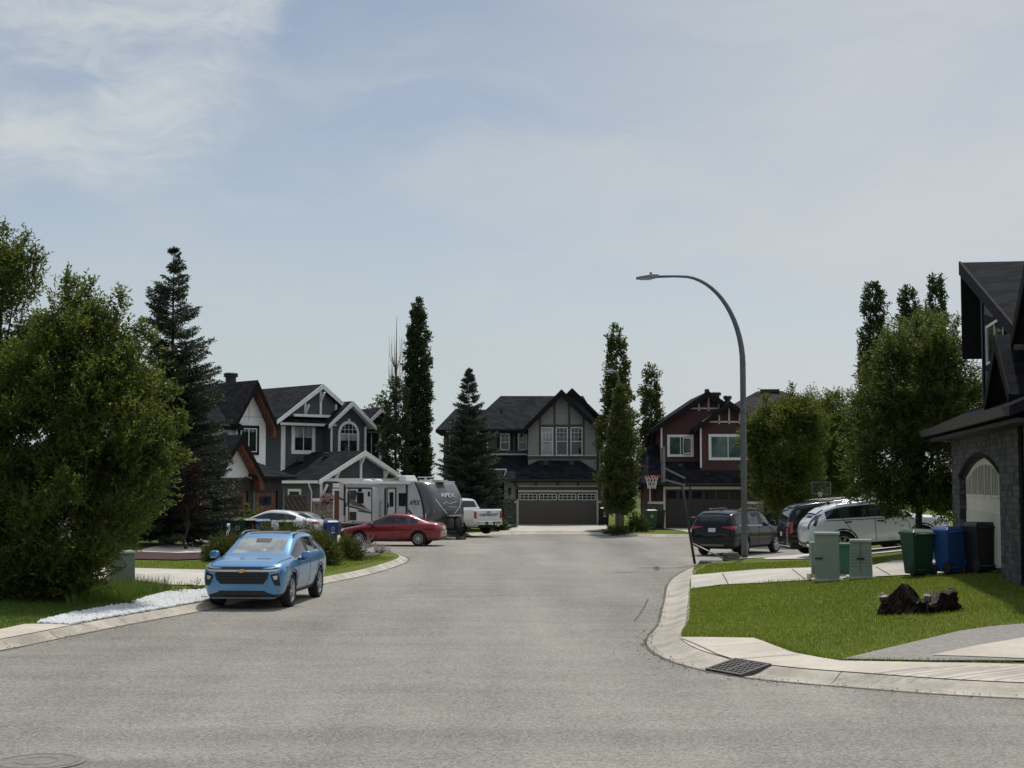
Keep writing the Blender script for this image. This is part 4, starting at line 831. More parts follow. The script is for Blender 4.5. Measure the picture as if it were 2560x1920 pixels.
# ------------------------------------------------------------------ houses
def place(o, loc=(0, 0, 0), rot=0.0):
    o.location = loc; o.rotation_euler = (0, 0, rot); return o
def gable_roof(parent, xc, hw, ze, zr, y0, y1, ov=.45, th=.16, mats=('shingle_dark', 'trim_black'), fascia=None, fd=.24, rot=0.0, loc=(0, 0, 0), back=True, hwr=None, ovr=None, soffit=None):
    """ridge along local y; hw/hwr half widths left/right of the ridge; ov/ovr overhang beyond them"""
    hwr = hwr or hw; ovr = ov if ovr is None else ovr; sl = (zr - ze) / hw; slr = sl if hwr == hw else (zr - ze) / hwr
    L = (xc - hw - ov, ze - sl * ov); Rr = (xc + hwr + ovr, ze - slr * ovr); P = (xc, zr)
    tv = th * math.hypot(1, sl)
    poly = [L, P, Rr, (Rr[0], Rr[1] - th), (xc, zr - tv), (L[0], L[1] - th)]
    r = MB().prism(poly, y0, y1, 'y', m=1, mats=[0, 0, 1, 2, 2, 1]).build('roof', [Mt[mats[0]], Mt[mats[1]], Mt[soffit or mats[1]]], parent); place(r, loc, rot)
    if fascia:
        for (a, b) in ((L, P), (Rr, P)):
            q = [a, b, (b[0], b[1] - fd * math.hypot(1, sl)), (a[0], a[1] - fd)]
            q = [(x, z + .015) for x, z in q]
            MB().prism(q, y0 - .05, y0 - .004, 'y').build('fascia', Mt[fascia], r, bevel=.006)
    return r
def hip_roof(parent, x0, x1, y0, y1, ze, zr, rx0, rx1, ry, mats=('shingle_dark', 'trim_black'), th=.18, ry1=None):
    ry1 = ry if ry1 is None else ry1
    V = [(x0, y0, ze), (x1, y0, ze), (x1, y1, ze), (x0, y1, ze), (rx0, ry, zr), (rx1, ry1, zr)]
    V += [(x, y, z - th) for x, y, z in V[:4]]
    return MB().add(V, [(0, 1, 5, 4), (1, 2, 5), (2, 3, 4, 5), (3, 0, 4), (0, 6, 7, 1), (1, 7, 8, 2), (2, 8, 9, 3), (3, 9, 6, 0), (6, 9, 8, 7)], [0, 0, 0, 0, 1, 1, 1, 1, 1]).build('roof', [Mt[mats[0]], Mt[mats[1]]], parent)
def slab(parent, name, pts, th, mats=('shingle_dark', 'trim_black')):
    n = len(pts); V = list(pts) + [(x, y, z - th) for x, y, z in pts]
    return MB().add(V, [tuple(range(n)), tuple(range(n, 2 * n))[::-1]] + [(i, n + i, n + (i + 1) % n, (i + 1) % n) for i in range(n)], [0, 1] + [1] * n).build(name, [Mt[mats[0]], Mt[mats[1]]], parent)
def wall_box(parent, x0, x1, y0, y1, z0, z1, mat, name='wall'):
    return MB().box(x0, x1, y0, y1, z0, z1).build(name, Mt[mat], parent)
def wall_gable(parent, x0, x1, y0, y1, z0, ze, zp, mat, xp=None, name='wall'):
    xp = (x0 + x1) / 2 if xp is None else xp
    return MB().prism([(x0, z0), (x1, z0), (x1, ze), (xp, zp), (x0, ze)], y0, y1, 'y').build(name, Mt[mat], parent)
def board(parent, name, pts, w, d, y, mat):
    """flat boards on a front wall: list of (x0,z0,x1,z1)"""
    o = None
    for x0, z0, x1, z1 in pts:
        m = MB(); m.beam((x0, y - d / 2, z0), (x1, y - d / 2, z1), d, w, up=Vector((-(z1 - z0), 0, x1 - x0)).normalized()); o = m.build(name, Mt[mat], parent, bevel=.006)
    return o
def window(parent, x, y, z, w, h, trim=None, tw=.11, frame='window_white', mull=1, rail=0, pane='pane', rot=0.0, grid=None, blind=0.0, arch=False, fw=.05, bw=None, curtain=False):
    """x is the centre, z the sill; y the wall face, outward is local -y"""
    m = MB(); mats = [Mt[frame]]; d0 = -.055
    if trim:
        mats.append(Mt[trim]); a = w / 2 + tw; top = h + tw; bt = -(bw or tw)
        if not arch: m.box(-a, a, d0 + .015, .01, h, top, 1); m.box(-a, a, d0 + .01, .01, bt, 0, 1); m.box(-a, -w / 2, d0 + .018, .01, 0, h, 1); m.box(w / 2, a, d0 + .018, .01, 0, h, 1)
        else: m.box(-a, -w / 2, d0 + .018, .01, bt, h - w / 2, 1); m.box(w / 2, a, d0 + .018, .01, bt, h - w / 2, 1); m.box(-w / 2, w / 2, d0 + .015, .01, bt, 0, 1)
    if arch:
        n = 14; r0, r1, r2 = w / 2 - fw, w / 2, w / 2 + tw; zc = h - w / 2
        def ring(ra, rb, ya, yb, mi):
            for i in range(n):
                a0, a1 = math.pi * i / n, math.pi * (i + 1) / n
                q = [(ra * math.cos(a0), zc + ra * math.sin(a0)), (rb * math.cos(a0), zc + rb * math.sin(a0)), (rb * math.cos(a1), zc + rb * math.sin(a1)), (ra * math.cos(a1), zc + ra * math.sin(a1))]
                m.prism(q, ya, yb, 'y', mi)
        ring(r0, r1, -.04, .01, 0)
        if trim: ring(r1, r2, d0 + .015, .01, 1); m.box(-.07, .07, -.075, .01, h - .02, h + tw + .12, 1)
        m.box(-w / 2, -w / 2 + fw, -.04, .01, 0, zc); m.box(w / 2 - fw, w / 2, -.04, .01, 0, zc); m.box(-w / 2 + fw, w / 2 - fw, -.042, .01, 0, fw); m.box(-w / 2 + fw, w / 2 - fw, -.042, .01, zc - fw / 2, zc + fw / 2)
        for k in (-1, 0, 1): m.box(k * w * .21 - .012, k * w * .21 + .012, -.03, .0, zc + fw / 2, zc + math.sqrt(max(r0 ** 2 - (k * w * .21) ** 2, .01)))
        m.box(-r0 * .9, r0 * .9, -.031, 0, zc + r0 * .42, zc + r0 * .46); m.box(-fw / 2, fw / 2, -.041, .01, fw, zc - fw / 2)
    else:
        m.box(-w / 2, w / 2, -.04, .01, 0, fw); m.box(-w / 2, w / 2, -.04, .01, h - fw, h); m.box(-w / 2, -w / 2 + fw, -.042, .01, fw, h - fw); m.box(w / 2 - fw, w / 2, -.042, .01, fw, h - fw)
        for k in range(mull): c = -w / 2 + w * (k + 1) / (mull + 1); m.box(c - fw * .45, c + fw * .45, -.041, .01, fw, h - fw)
        if rail: m.box(-w / 2 + fw, w / 2 - fw, -.039, .01, h * rail - .02, h * rail + .02)
        if grid:
            gx, gz, z0 = grid
            for k in range(1, gx): c = -w / 2 + w * k / gx; m.box(c - .008, c + .008, -.02, 0, h * z0, h - fw)
            for k in range(1, gz): c = h * z0 + (h - fw - h * z0) * k / gz; m.box(-w / 2 + fw, w / 2 - fw, -.021, 0, c - .008, c + .008)
    o = m.build('window', mats, parent); place(o, (x, y, z), rot)
    p = MB(); hh = h if not arch else h - w / 2
    if arch: p.prism([(w / 2 * .97 * math.cos(math.pi * i / 12), hh + w / 2 * .97 * math.sin(math.pi * i / 12)) for i in range(13)], -.012, .004, 'y', 0)
    zb = fw * .5 + (hh - fw) * (1 - blind); p.box(-w / 2 + fw * .5, w / 2 - fw * .5, -.012, .004, fw * .5, zb, 0)
    if blind: p.box(-w / 2 + fw * .5, w / 2 - fw * .5, -.012, .004, zb, hh - fw * .5, 1)
    p.build('pane', [Mt[pane], Mt['pane_pale']], o); return o
def garage_door(parent, x, y, w, h, mat, rows=4, cols=4, lights=None, rot=0.0, z=0.0, frame='window_white', pane='pane', jamb=None, flat=False):
    m = MB()
    m.box(-w / 2, w / 2, 0, .05, 0, h)
    ph = h / rows
    for r in range(rows):
        if lights and r == rows - 1: continue
        for c in range(cols):
            a = -w / 2 + w * c / cols + .05; b_ = -w / 2 + w * (c + 1) / cols - .05; z0, z1 = r * ph + .05, (r + 1) * ph - .05
            if flat: m.box(a - .045, b_ + .045, -.012, 0, z0 - .045, z1 + .045)
            else: m.taper((a, b_, -.0, 0), (a, b_, -.0, 0), z0, z1); m.box(a, b_, -.018, .0, z0, z1)
    d = m.build('garage_door', Mt[mat], parent, bevel=.006); place(d, (x, y, z), rot)
    if lights:
        n, gx, gz, mg = lights
        for c in range(n):
            cw = w / n; cx = -w / 2 + cw * (c + .5); ww = cw - 2 * mg; z0, z1 = h - ph * .96, h - ph * .20; f = MB(); t = .045
            f.box(cx - ww / 2, cx + ww / 2, -.03, 0, z0, z0 + t); f.box(cx - ww / 2, cx + ww / 2, -.03, 0, z1 - t, z1); f.box(cx - ww / 2, cx - ww / 2 + t, -.031, 0, z0 + t, z1 - t); f.box(cx + ww / 2 - t, cx + ww / 2, -.031, 0, z0 + t, z1 - t)
            for k in range(1, gx): q = cx - ww / 2 + ww * k / gx; f.box(q - .014, q + .014, -.028, 0, z0 + t, z1 - t)
            for k in range(1, gz): q = z0 + (z1 - z0) * k / gz; f.box(cx - ww / 2 + t, cx + ww / 2 - t, -.027, 0, q - .014, q + .014)
            fo = f.build('door_window', Mt[frame], d); MB().box(cx - ww / 2 + .02, cx + ww / 2 - .02, -.010, .0, z0 + .02, z1 - .02).build('pane', Mt[pane], fo)
    if jamb:
        f = MB(); t = .12; f.box(-w / 2 - t, -w / 2, -.05, .08, 0, h + t); f.box(w / 2, w / 2 + t, -.05, .08, 0, h + t); f.box(-w / 2, w / 2, -.05, .08, h, h + t); f.build('door_frame', Mt[jamb], d)
    return d
def vent(parent, x, y, z, s=.32, mat='black'):
    return MB().taper((x - s, x + s, y - s, y + s), (x - s * .7, x + s * .7, y - s * .7, y + s * .7), z - .15, z + .14).build('roof_vent', Mt[mat], parent, bevel=.02)
def wall_lamp(parent, x, y, z, mat='black'):
    m = MB(); m.box(x - .06, x + .06, y - .05, y, z - .1, z + .14); m.lathe([(.0, .3), (.03, .27), (.12, .18), (.09, .16), (.075, -.12), (.10, -.16), (0, -.2)], 8, M=Matrix.Translation((x, y - .17, z)), smooth=False); m.beam((x, y, z + .18), (x, y - .17, z + .22), .02, .02)
    return m.build('wall_lamp', Mt[mat], parent)
def downspout(parent, pts, mat, r=.045): return MB().tube(pts, r, 6).build('downspout', Mt[mat], parent)
def gutter(parent, x0, x1, y, z, mat, s=.12): return MB().prism([(y - s, z), (y, z), (y, z - s), (y - s * .6, z - s)], x0, x1, 'x').build('gutter', Mt[mat], parent)
def flue(parent, x, y, z0, z1, r, mat='black', cap=1.5):
    m = MB(); m.lathe([(r, z0), (r, z1 - .25), (r * cap, z1 - .24), (r * cap, z1 - .16), (r * 1.05, z1 - .15), (r * cap, z1 - .13), (r * cap, z1 - .05), (r * .9, z1), (0, z1)], 14, M=Matrix.Translation((x, y, 0)), smooth=False)
    return m.build('chimney', Mt[mat], parent)

# --- grey house at the end of the street
def grey_house():
    h = thing('grey_house', 'grey two storey house with a brown double garage door at the end of the street', 'house', (D(1394, 1300, 93).x, 93, T(2.87, 93) - .05), 0)
    T2 = 'trim_brown'
    # garage
    g = wall_box(h, -3.34, 2.95, 0, 6.5, -.4, 2.72, 'sid_grey')
    for x0, x1 in ((-3.40, -2.62), (2.60, 3.0)): MB().box(x0, x1, -.10, .3, -.4, 1.42).build('stone_base', Mt['stone_grey'], h); MB().box(x0 - .04, x1 + .04, -.16, .3, 1.42, 1.54).build('sill_band', Mt['trim_cream'], h); MB().box(x0 - .02, x1 + .02, -.08, .3, 1.54, 1.64).build('sill_band', Mt[T2], h)
    garage_door(h, 0, -.02, 4.88, 2.1, 'door_brown', 4, 8, (4, 4, 2, .06), jamb='trim_cream')
    MB().box(-2.60, 2.58, -.06, 0, 2.24, 2.40).build('header_board', Mt[T2], h)
    MB().box(-2.60, 2.58, -.05, 0, 2.44, 2.50).build('header_board', Mt['trim_cream'], h)
    board(h, 'trim_post', [(x, 2.5, x, 2.72) for x in (-2.66, -1.36, 0, 1.28, 2.62)], .16, .12, -.02, T2)
    board(h, 'trim_post', [(-2.56, 1.64, -2.56, 2.5), (2.62, 1.64, 2.62, 2.5)], .2, .07, 0, T2)
    r = hip_roof(h, -3.78, 3.15, -.45, 3.4, 2.92, 4.2, -.98, 1.35, 1.75, ('shingle_dark', 'trim_black')); gutter(r, -3.7, 3.1, -.43, 2.9, 'gutter')
    vent(r, -.7, 1.2, 3.95, .2); vent(r, .93, 1.2, 3.95, .2)
    wall_lamp(h, -3.0, -.02, 2.1)
    # upper gable bay
    wall_gable(h, -1.82, 2.51, 1.6, 9, 2.5, 6.35, 8.36, 'sid_grey', .3)
    gr = gable_roof(h, .3, 2.15, 6.42, 8.62, 1.05, 9, .45, .18, ('shingle_dark', 'trim_black'), 'trim_dark', .34)
    for x, z0 in ((-.6, -.98), (.45, 0), (1.4, 0)): pass
    for x in (-.6, .33, 1.26): window(h, x, 1.58, 4.42, .76, 1.80, None, mull=0, rail=.5, pane='pane_pale' if x < 0 else 'pane', grid=(3, 3, .5), fw=.055)
    board(h, 'trim_board', [(-1.06, 4.3, -1.06, 7.0), (-.135, 4.3, -.135, 7.9), (.795, 4.3, .795, 7.9), (1.72, 4.3, 1.72, 7.0)], .13, .05, 1.6, T2)
    board(h, 'trim_board', [(-1.12, 6.33, 1.78, 6.33)], .14, .055, 1.6, T2); board(h, 'trim_board', [(-1.86, 4.30, 2.55, 4.30)], .16, .06, 1.6, T2); board(h, 'trim_board', [(-1.86, 4.41, 2.55, 4.41)], .05, .07, 1.6, 'trim_cream')
    downspout(h, [(2.62, 1.5, 6.2), (2.62, 1.5, 3.4)], 'black'); wall_box(h, 2.51, 3.05, 3.2, 9, 2.5, 6.5, 'sid_grey')
    gable_roof(h, 1.05, 2.3, 6.55, 8.82, 3.0, 9.5, .3, .18, ('shingle_dark', 'trim_black'), 'trim_black', .3)
    wall_gable(h, -1.1, 3.0, 3.6, 9.4, 5.5, 6.5, 8.5, 'sid_grey', 1.05)
    # main body
    wall_box(h, -5.4, 2.4, 3.4, 12, -.4, 6.0, 'sid_olive'); m = hip_roof(h, -5.9, 3.0, 2.95, 12.5, 6.18, 8.58, -3.63, 2.0, 7.6); gutter(m, -5.2, -1.9, 2.97, 6.16, 'gutter')
    for x in (-4.72, -3.31, -2.16): window(h, x, 3.38, 4.8, .60, 1.08, None, mull=0, rail=.48, grid=(2, 2, .5), fw=.05)
    board(h, 'trim_board', [(-5.4, 4.72, -1.85, 4.72)], .14, .05, 3.4, T2); board(h, 'trim_board', [(-5.4, 4.53, -1.85, 4.53)], .12, .08, 3.4, 'trim_cream')
    board(h, 'trim_board', [(-3.76, 4.8, -3.76, 6.0), (-2.86, 4.8, -2.86, 6.0), (-2.6, 4.8, -2.6, 6.0)], .12, .045, 3.4, 'trim_dark')
    MB().box(-3.62, -3.48, 5.2, 5.32, 7.25, 7.62).build('roof_vent', Mt['black'], m)
    MB().box(-3.75, -3.35, 5.05, 5.4, 7.18, 7.24).build('roof_vent', Mt['steel'], m)
    # left wing
    wall_box(h, -7.34, -5.4, 4.2, 11, -.4, 6.0, 'sid_olive'); hip_roof(h, -7.85, -3.5, 3.7, 11.5, 6.15, 7.65, -6.75, -4.6, 7.6)
    window(h, -6.7, 4.18, 4.75, .56, 1.1, None, mull=0, rail=.48)
    # porch roof and recessed entry
    slab(h, 'porch_roof', [(-5.1, .55, 2.98), (-3.2, .55, 2.98), (-1.83, 1.62, 3.55), (-1.83, 3.38, 4.47), (-5.1, 3.38, 4.47)], .16)
    slab(h, 'porch_gable', [(-4.9, .45, 3.05), (-4.1, .45, 3.72), (-3.35, .45, 3.05), (-3.35, .6, 3.05), (-4.1, .6, 3.72), (-4.9, .6, 3.05)], .2) if False else None
    MB().box(-5.0, -3.25, .42, .5, 2.98, 3.50).build('porch_gap_shade', Mt['door_black'], h); board(h, 'trim_board', [(-5.0, 3.52, -3.2, 3.52), (-3.2, 3.52, -3.36, 3.06)], .07, .06, .42, 'trim')  # black panel put in for the shaded gap between the roofs
    for x in (-5.0, -3.62): MB().box(x - .1, x + .1, .65, .85, -.3, 2.95).build('porch_post', Mt['trim_dark'], h, bevel=.01)
    MB().box(-4.8, -3.9, 3.3, 3.39, 0, 2.1).build('front_door', Mt['door_black'], h); MB().box(-5.4, -3.35, .5, 3.4, -.4, -.02).build('porch_step', Mt['kerb'], h)
    return h
grey_house()

# --- dark red house
def red_house():
    h = thing('red_house', 'dark red two storey house with white gable timbering and a black garage door', 'house', (D(1760, 1300, 86).x, 86, T(11.2, 86)), 0)
    wall_box(h, -3.15, 3.4, 0, 6, -.4, 2.45, 'sid_red')
    for x0, x1 in ((-3.2, -2.36), (2.33, 3.45)): MB().box(x0, x1, -.1, .3, -.4, 1.40).build('stone_base', Mt['stone_tan'] if x0 > 0 else Mt['stone_grey'], h); MB().box(x0 - .03, x1 + .03, -.15, .3, 1.40, 1.54).build('sill_band', Mt['trim_cream'], h)
    garage_door(h, -.02, -.02, 4.42, 2.25, 'door_black', 4, 6, (6, 3, 2, .10), frame='trim_black', jamb='trim_cream'); board(h, 'trim_board', [(-2.35, 2.36, 2.35, 2.36)], .1, .07, -.04, 'trim_cream'); board(h, 'trim_board', [(-3.12, 1.54, -3.12, 2.45), (3.37, 1.54, 3.37, 2.45)], .08, .06, 0, 'trim')
    r = hip_roof(h, -3.6, 3.6, -.5, 6.5, 2.62, 4.9, -2.95, 3.1, 2.6, ('shingle_dark', 'trim_black')); gutter(r, -3.55, 3.55, -.48, 2.6, 'gutter'); vent(r, -1.25, 1.0, 3.62, .2); vent(r, 1.7, .8, 3.45, .2)
    wall_gable(h, -2.35, 3.3, 1.2, 9, 2.6, 5.95, 7.75, 'sid_red', .42)
    R1 = gable_roof(h, .42, 2.85, 6.1, 8.0, .75, 9.5, .42, .2, ('shingle_dark', 'trim_black'), 'trim_dark', .32)
    vent(R1, .42, 1.4, 8.02, .16)
    wall_gable(h, -.13, 3.35, .5, 2, 3.2, 5.95, 7.15, 'sid_red', 1.6)
    gable_roof(h, 1.6, 1.8, 6.02, 7.35, .05, 4, .42, .18, ('shingle_dark', 'trim_black'), 'trim_dark', .28)
    board(h, 'gable_timber', [(-.85, 7.0, 1.1, 7.0), (-.1, 6.85, -.1, 7.32), (.48, 6.85, .48, 7.62), (1.08, 6.95, 1.08, 7.3), (-.75, 7.05, .42, 7.72), (.42, 7.72, 1.2, 7.25)], .09, .06, 1.2, 'trim_cream')
    board(h, 'gable_timber', [(.0, 6.18, 3.2, 6.18), (1.0, 6.05, 1.0, 6.7), (1.58, 6.05, 1.58, 7.0), (2.2, 6.05, 2.2, 6.7), (.05, 6.2, 1.6, 7.2), (1.6, 7.2, 3.15, 6.2)], .09, .06, .5, 'trim_cream')
    board(h, 'corner_board', [(-2.31, 3.7, -2.31, 5.9)], .1, .05, 1.2, 'trim'); board(h, 'corner_board', [(-.09, 3.5, -.09, 5.85)], .1, .05, .5, 'trim')
    window(h, -1.2, 1.18, 4.25, 1.35, 1.1, 'trim', .1, mull=1, pane='pane_teal'); window(h, 1.5, .48, 4.05, 2.05, 1.3, 'trim', .11, mull=1, pane='pane_teal')
    s = MB().box(0, .55, -.03, .01, 0, .95).build('open_sash', Mt['window_white'], h); place(s, (-1.05, 1.12, 4.33), R(-28)); MB().box(.06, .49, -.04, -.032, .06, .89).build('pane', Mt['pane'], s)
    flue(h, 2.3, 6, 6.5, 8.05, .18); wall_lamp(h, -2.75, -.02, 1.9)
    return h
red_house()

# --- brown roofed house beyond, seen between the trees
def brown_house():
    h = thing('brown_house', 'brown hip roofed house standing behind the round trees', 'house', (18.0, 97, T(18, 97)), R(-6))
    wall_box(h, -5.5, 4.5, 1.5, 11, -.4, 6.3, 'sid_brown'); r = hip_roof(h, -6.1, 5.1, .9, 11.6, 6.4, 9.0, -1.5, .2, 6, ('shingle_brown', 'trim_dark')); flue(h, -4.4, 5.0, 6.9, 8.9, .24)
    MB().box(-1.3, .0, 5.7, 6.3, 8.9, 9.12).build('ridge_vent', Mt['shingle_brown'], r); vent(r, 1.7, 4.8, 8.4, .28, 'trim_dark')
    wall_box(h, -4.5, 2.2, -3.5, 1.6, -.4, 2.7, 'sid_char'); hip_roof(h, -5, 2.7, -4.1, 2.2, 2.75, 4.4, -2, .4, .2, ('shingle_brown', 'trim_dark')); garage_door(h, -1.2, -3.52, 4.9, 2.2, 'door_black', 4, 6)
    for x in (-3.5, 0, 3): window(h, x, 1.48, 3.9, 1.3, 1.3, 'trim_brown', .1)
    board(h, 'corner_board', [(-4.44, .2, -4.44, 2.7), (2.14, .2, 2.14, 2.7)], .12, .05, -3.5, 'trim_cream')
    return h
brown_house()

# --- slate blue house with white trim
def navy_house():
    Y = 88.0; p = D(705, 1300, Y); h = thing('slate_blue_house', 'slate blue two storey house with white gable trim behind the travel trailer', 'house', (p.x, Y, .15), R(43)); W_ = 'trim'
    wall_box(h, -.0, 5.6, 0, 9, -.5, 6.1, 'sid_navy')
    # big false gable on the main roof
    R1 = gable_roof(h, 2.55, 2.95, 6.55, 8.62, -.45, 8.5, .35, .18, ('shingle_dark', 'trim_dark'), W_, .26); MB().prism([(.1, 6.6), (5.0, 6.6), (2.55, 8.35)], -.2, .4, 'y').build('wall', Mt['sid_navy'], h)
    slab(R1, 'skirt_roof', [(-.55, -.62, 6.16), (5.3, -.62, 6.16), (5.3, .05, 6.62), (-.55, .05, 6.62)], .1, ('shingle_dark', 'trim_dark')); gutter(R1, -.6, 3.4, -.6, 6.2, W_, .15)
    hip_roof(h, -1.3, 2.6, -.4, 9, 6.2, 8.2, 1.0, 2.5, 4.2)
    for x, y in ((.9, 2.2), (.9, 3.8), (.9, 5.2)): vent(R1, x + .4, y, 7.62, .2)
    board(h, 'gable_timber', [(.55, 6.68, 3.9, 6.68)], .16, .14, -.2, W_); board(h, 'gable_timber', [(1.42, 6.68, 1.42, 7.45), (2.55, 6.68, 2.55, 8.3), (3.7, 6.68, 3.7, 7.45)], .13, .08, -.2, W_)
    for x, z in ((1.42, 7.2), (2.55, 8.0)): MB().beam((x, -.2, z - .5), (x, -.62, z + .1), .1, .12).build('bracket', Mt[W_], h)
    board(h, 'corner_board', [(.07, .2, .07, 6.1)], .15, .06, 0, W_); MB().box(-.05, .0, 0, .12, .2, 6.1).build('corner_board', Mt[W_], h)
    window(h, 1.45, -.02, 4.55, 1.35, 1.68, W_, .18, mull=1, blind=.52)
    # protruding bay with an arched window
    wall_gable(h, 2.95, 5.65, -.7, 3, 2.0, 6.3, 7.4, 'sid_navy'); gable_roof(h, 4.3, 1.52, 6.35, 7.62, -1.15, 4, .28, .16, ('shingle_dark', 'trim_dark'), W_, .24, soffit=W_)
    board(h, 'corner_board', [(3.02, 2.2, 3.02, 6.1), (5.58, 2.2, 5.58, 6.1)], .14, .05, -.7, W_); window(h, 4.3, -.72, 4.3, 1.35, 2.0, W_, .12, arch=True, blind=.3)
    # right wing further back
    wall_box(h, 5.6, 8.7, 1.2, 8, -.5, 6.0, 'sid_navy'); gable_roof(h, 8.0, 1.5, 6.2, 7.4, .7, 7, .3, .16, ('shingle_dark', 'trim_dark'), W_, .22); wall_gable(h, 6.6, 9.4, 1.3, 7, 6, 6.2, 7.2, 'sid_navy', 8.0); hip_roof(h, 5.2, 9.2, .8, 9, 6.1, 7.7, 6.0, 7.4, 5)
    window(h, 7.5, 1.18, 4.1, 1.3, 1.75, W_, .16, mull=1); board(h, 'corner_board', [(8.62, .2, 8.62, 6)], .14, .05, 1.2, W_); board(h, 'frieze_board', [(5.7, 5.95, 8.7, 5.95)], .16, .06, 1.2, W_)
    MB().box(6.3, 6.75, 1.02, 1.2, 5.0, 5.12).build('exhaust_hood', Mt[W_], h)
    # garage wing with timbered gable
    y0 = -4.85; wall_box(h, -.75, 4.9, y0, 0, -.5, 2.75, 'sid_navy'); wall_gable(h, -.75, 4.9, y0, y0 + .3, 2.7, 2.75, 4.2, 'sid_navy', 2.1)
    R3 = gable_roof(h, 2.1, 2.95, 2.95, 4.5, y0 - .45, 0.02, .3, .16, ('shingle_dark', 'trim_dark'), W_, .26, soffit=W_); gutter(R3, 0, .01, 0, 0, W_) if False else None
    MB().box(-1.22, -1.08, y0 - .4, 0, 2.62, 2.78).build('gutter', Mt[W_], R3); vent(R3, .7, -.8, 4.05, .2); vent(R3, 1.4, -2.4, 4.3, .2)
    board(h, 'gable_timber', [(-.7, 2.82, 4.85, 2.82)], .18, .1, y0, W_); board(h, 'gable_timber', [(.35, 2.85, .35, 3.4), (2.1, 2.85, 2.1, 4.25), (3.85, 2.85, 3.85, 3.4)], .14, .08, y0, W_)
    for x, z in ((-.55, 2.5), (.35, 3.4), (2.1, 4.2), (3.85, 3.4)): MB().beam((x, y0, z - .55), (x, y0 - .42, z + .05), .1, .12).build('bracket', Mt[W_], h)
    MB().box(-.8, .1, y0 - .1, y0 + .6, -.5, 1.6).build('stone_base', Mt['stone_tan'], h); MB().box(-.85, .15, y0 - .15, y0 + .6, 1.6, 1.78).build('sill_band', Mt[W_], h); board(h, 'corner_board', [(-.68, 1.78, -.68, 2.7)], .15, .06, y0, W_)
    garage_door(h, 2.35, y0 - .02, 4.3, 2.2, 'door_wood', 4, 8, jamb=W_); board(h, 'header_board', [(.1, 2.5, 4.6, 2.5)], .25, .09, y0, W_)
    downspout(h, [(-1.12, y0 + .6, 2.65), (-1.0, y0 + .62, 2.4), (-.82, y0 + .7, 2.15), (-.82, y0 + .7, 0)], W_); wall_lamp(h, -.35, y0 - .02, 2.2)
    window(h, -.77, -2.4, 1.5, 1.1, .7, W_, .1, rot=R(-90), mull=0)
    # hanging flower basket
    b = h.matrix_basis @ Vector((-.5, y0 - .35, 1.82)) if False else Matrix.Rotation(R(43), 4, 'Z') @ Vector((-.55, y0 - .42, 1.72)) + Vector(h.location)
    r = thing('hanging_basket', 'hanging basket of pink and white flowers on the slate blue garage', 'basket', b)
    MB().lathe([(0, -.22), (.16, -.2), (.24, -.02), (.25, .0), (.2, -.01), (0, -.03)], 14).build('basket', Mt['bark_dark'], r); MB().tube([(.2, 0, 0), (0, 0, .55), (-.2, 0, 0)], .008, 5).build('hanger', Mt['black'], r)
    n = 260; d = sph(n); O = d * .34; O[:, 2] = O[:, 2] * .6 + .08
    leaves('flowers', O, d + rng.normal(size=(n, 3)) * .6, .10, .09, Mt['petal_pink'], r); leaves('foliage', O[:200] * .85 - np.array([0, 0, .08]), d[:200], .1, .05, Mt['leaf_round'], r)
    return h
navy_house()

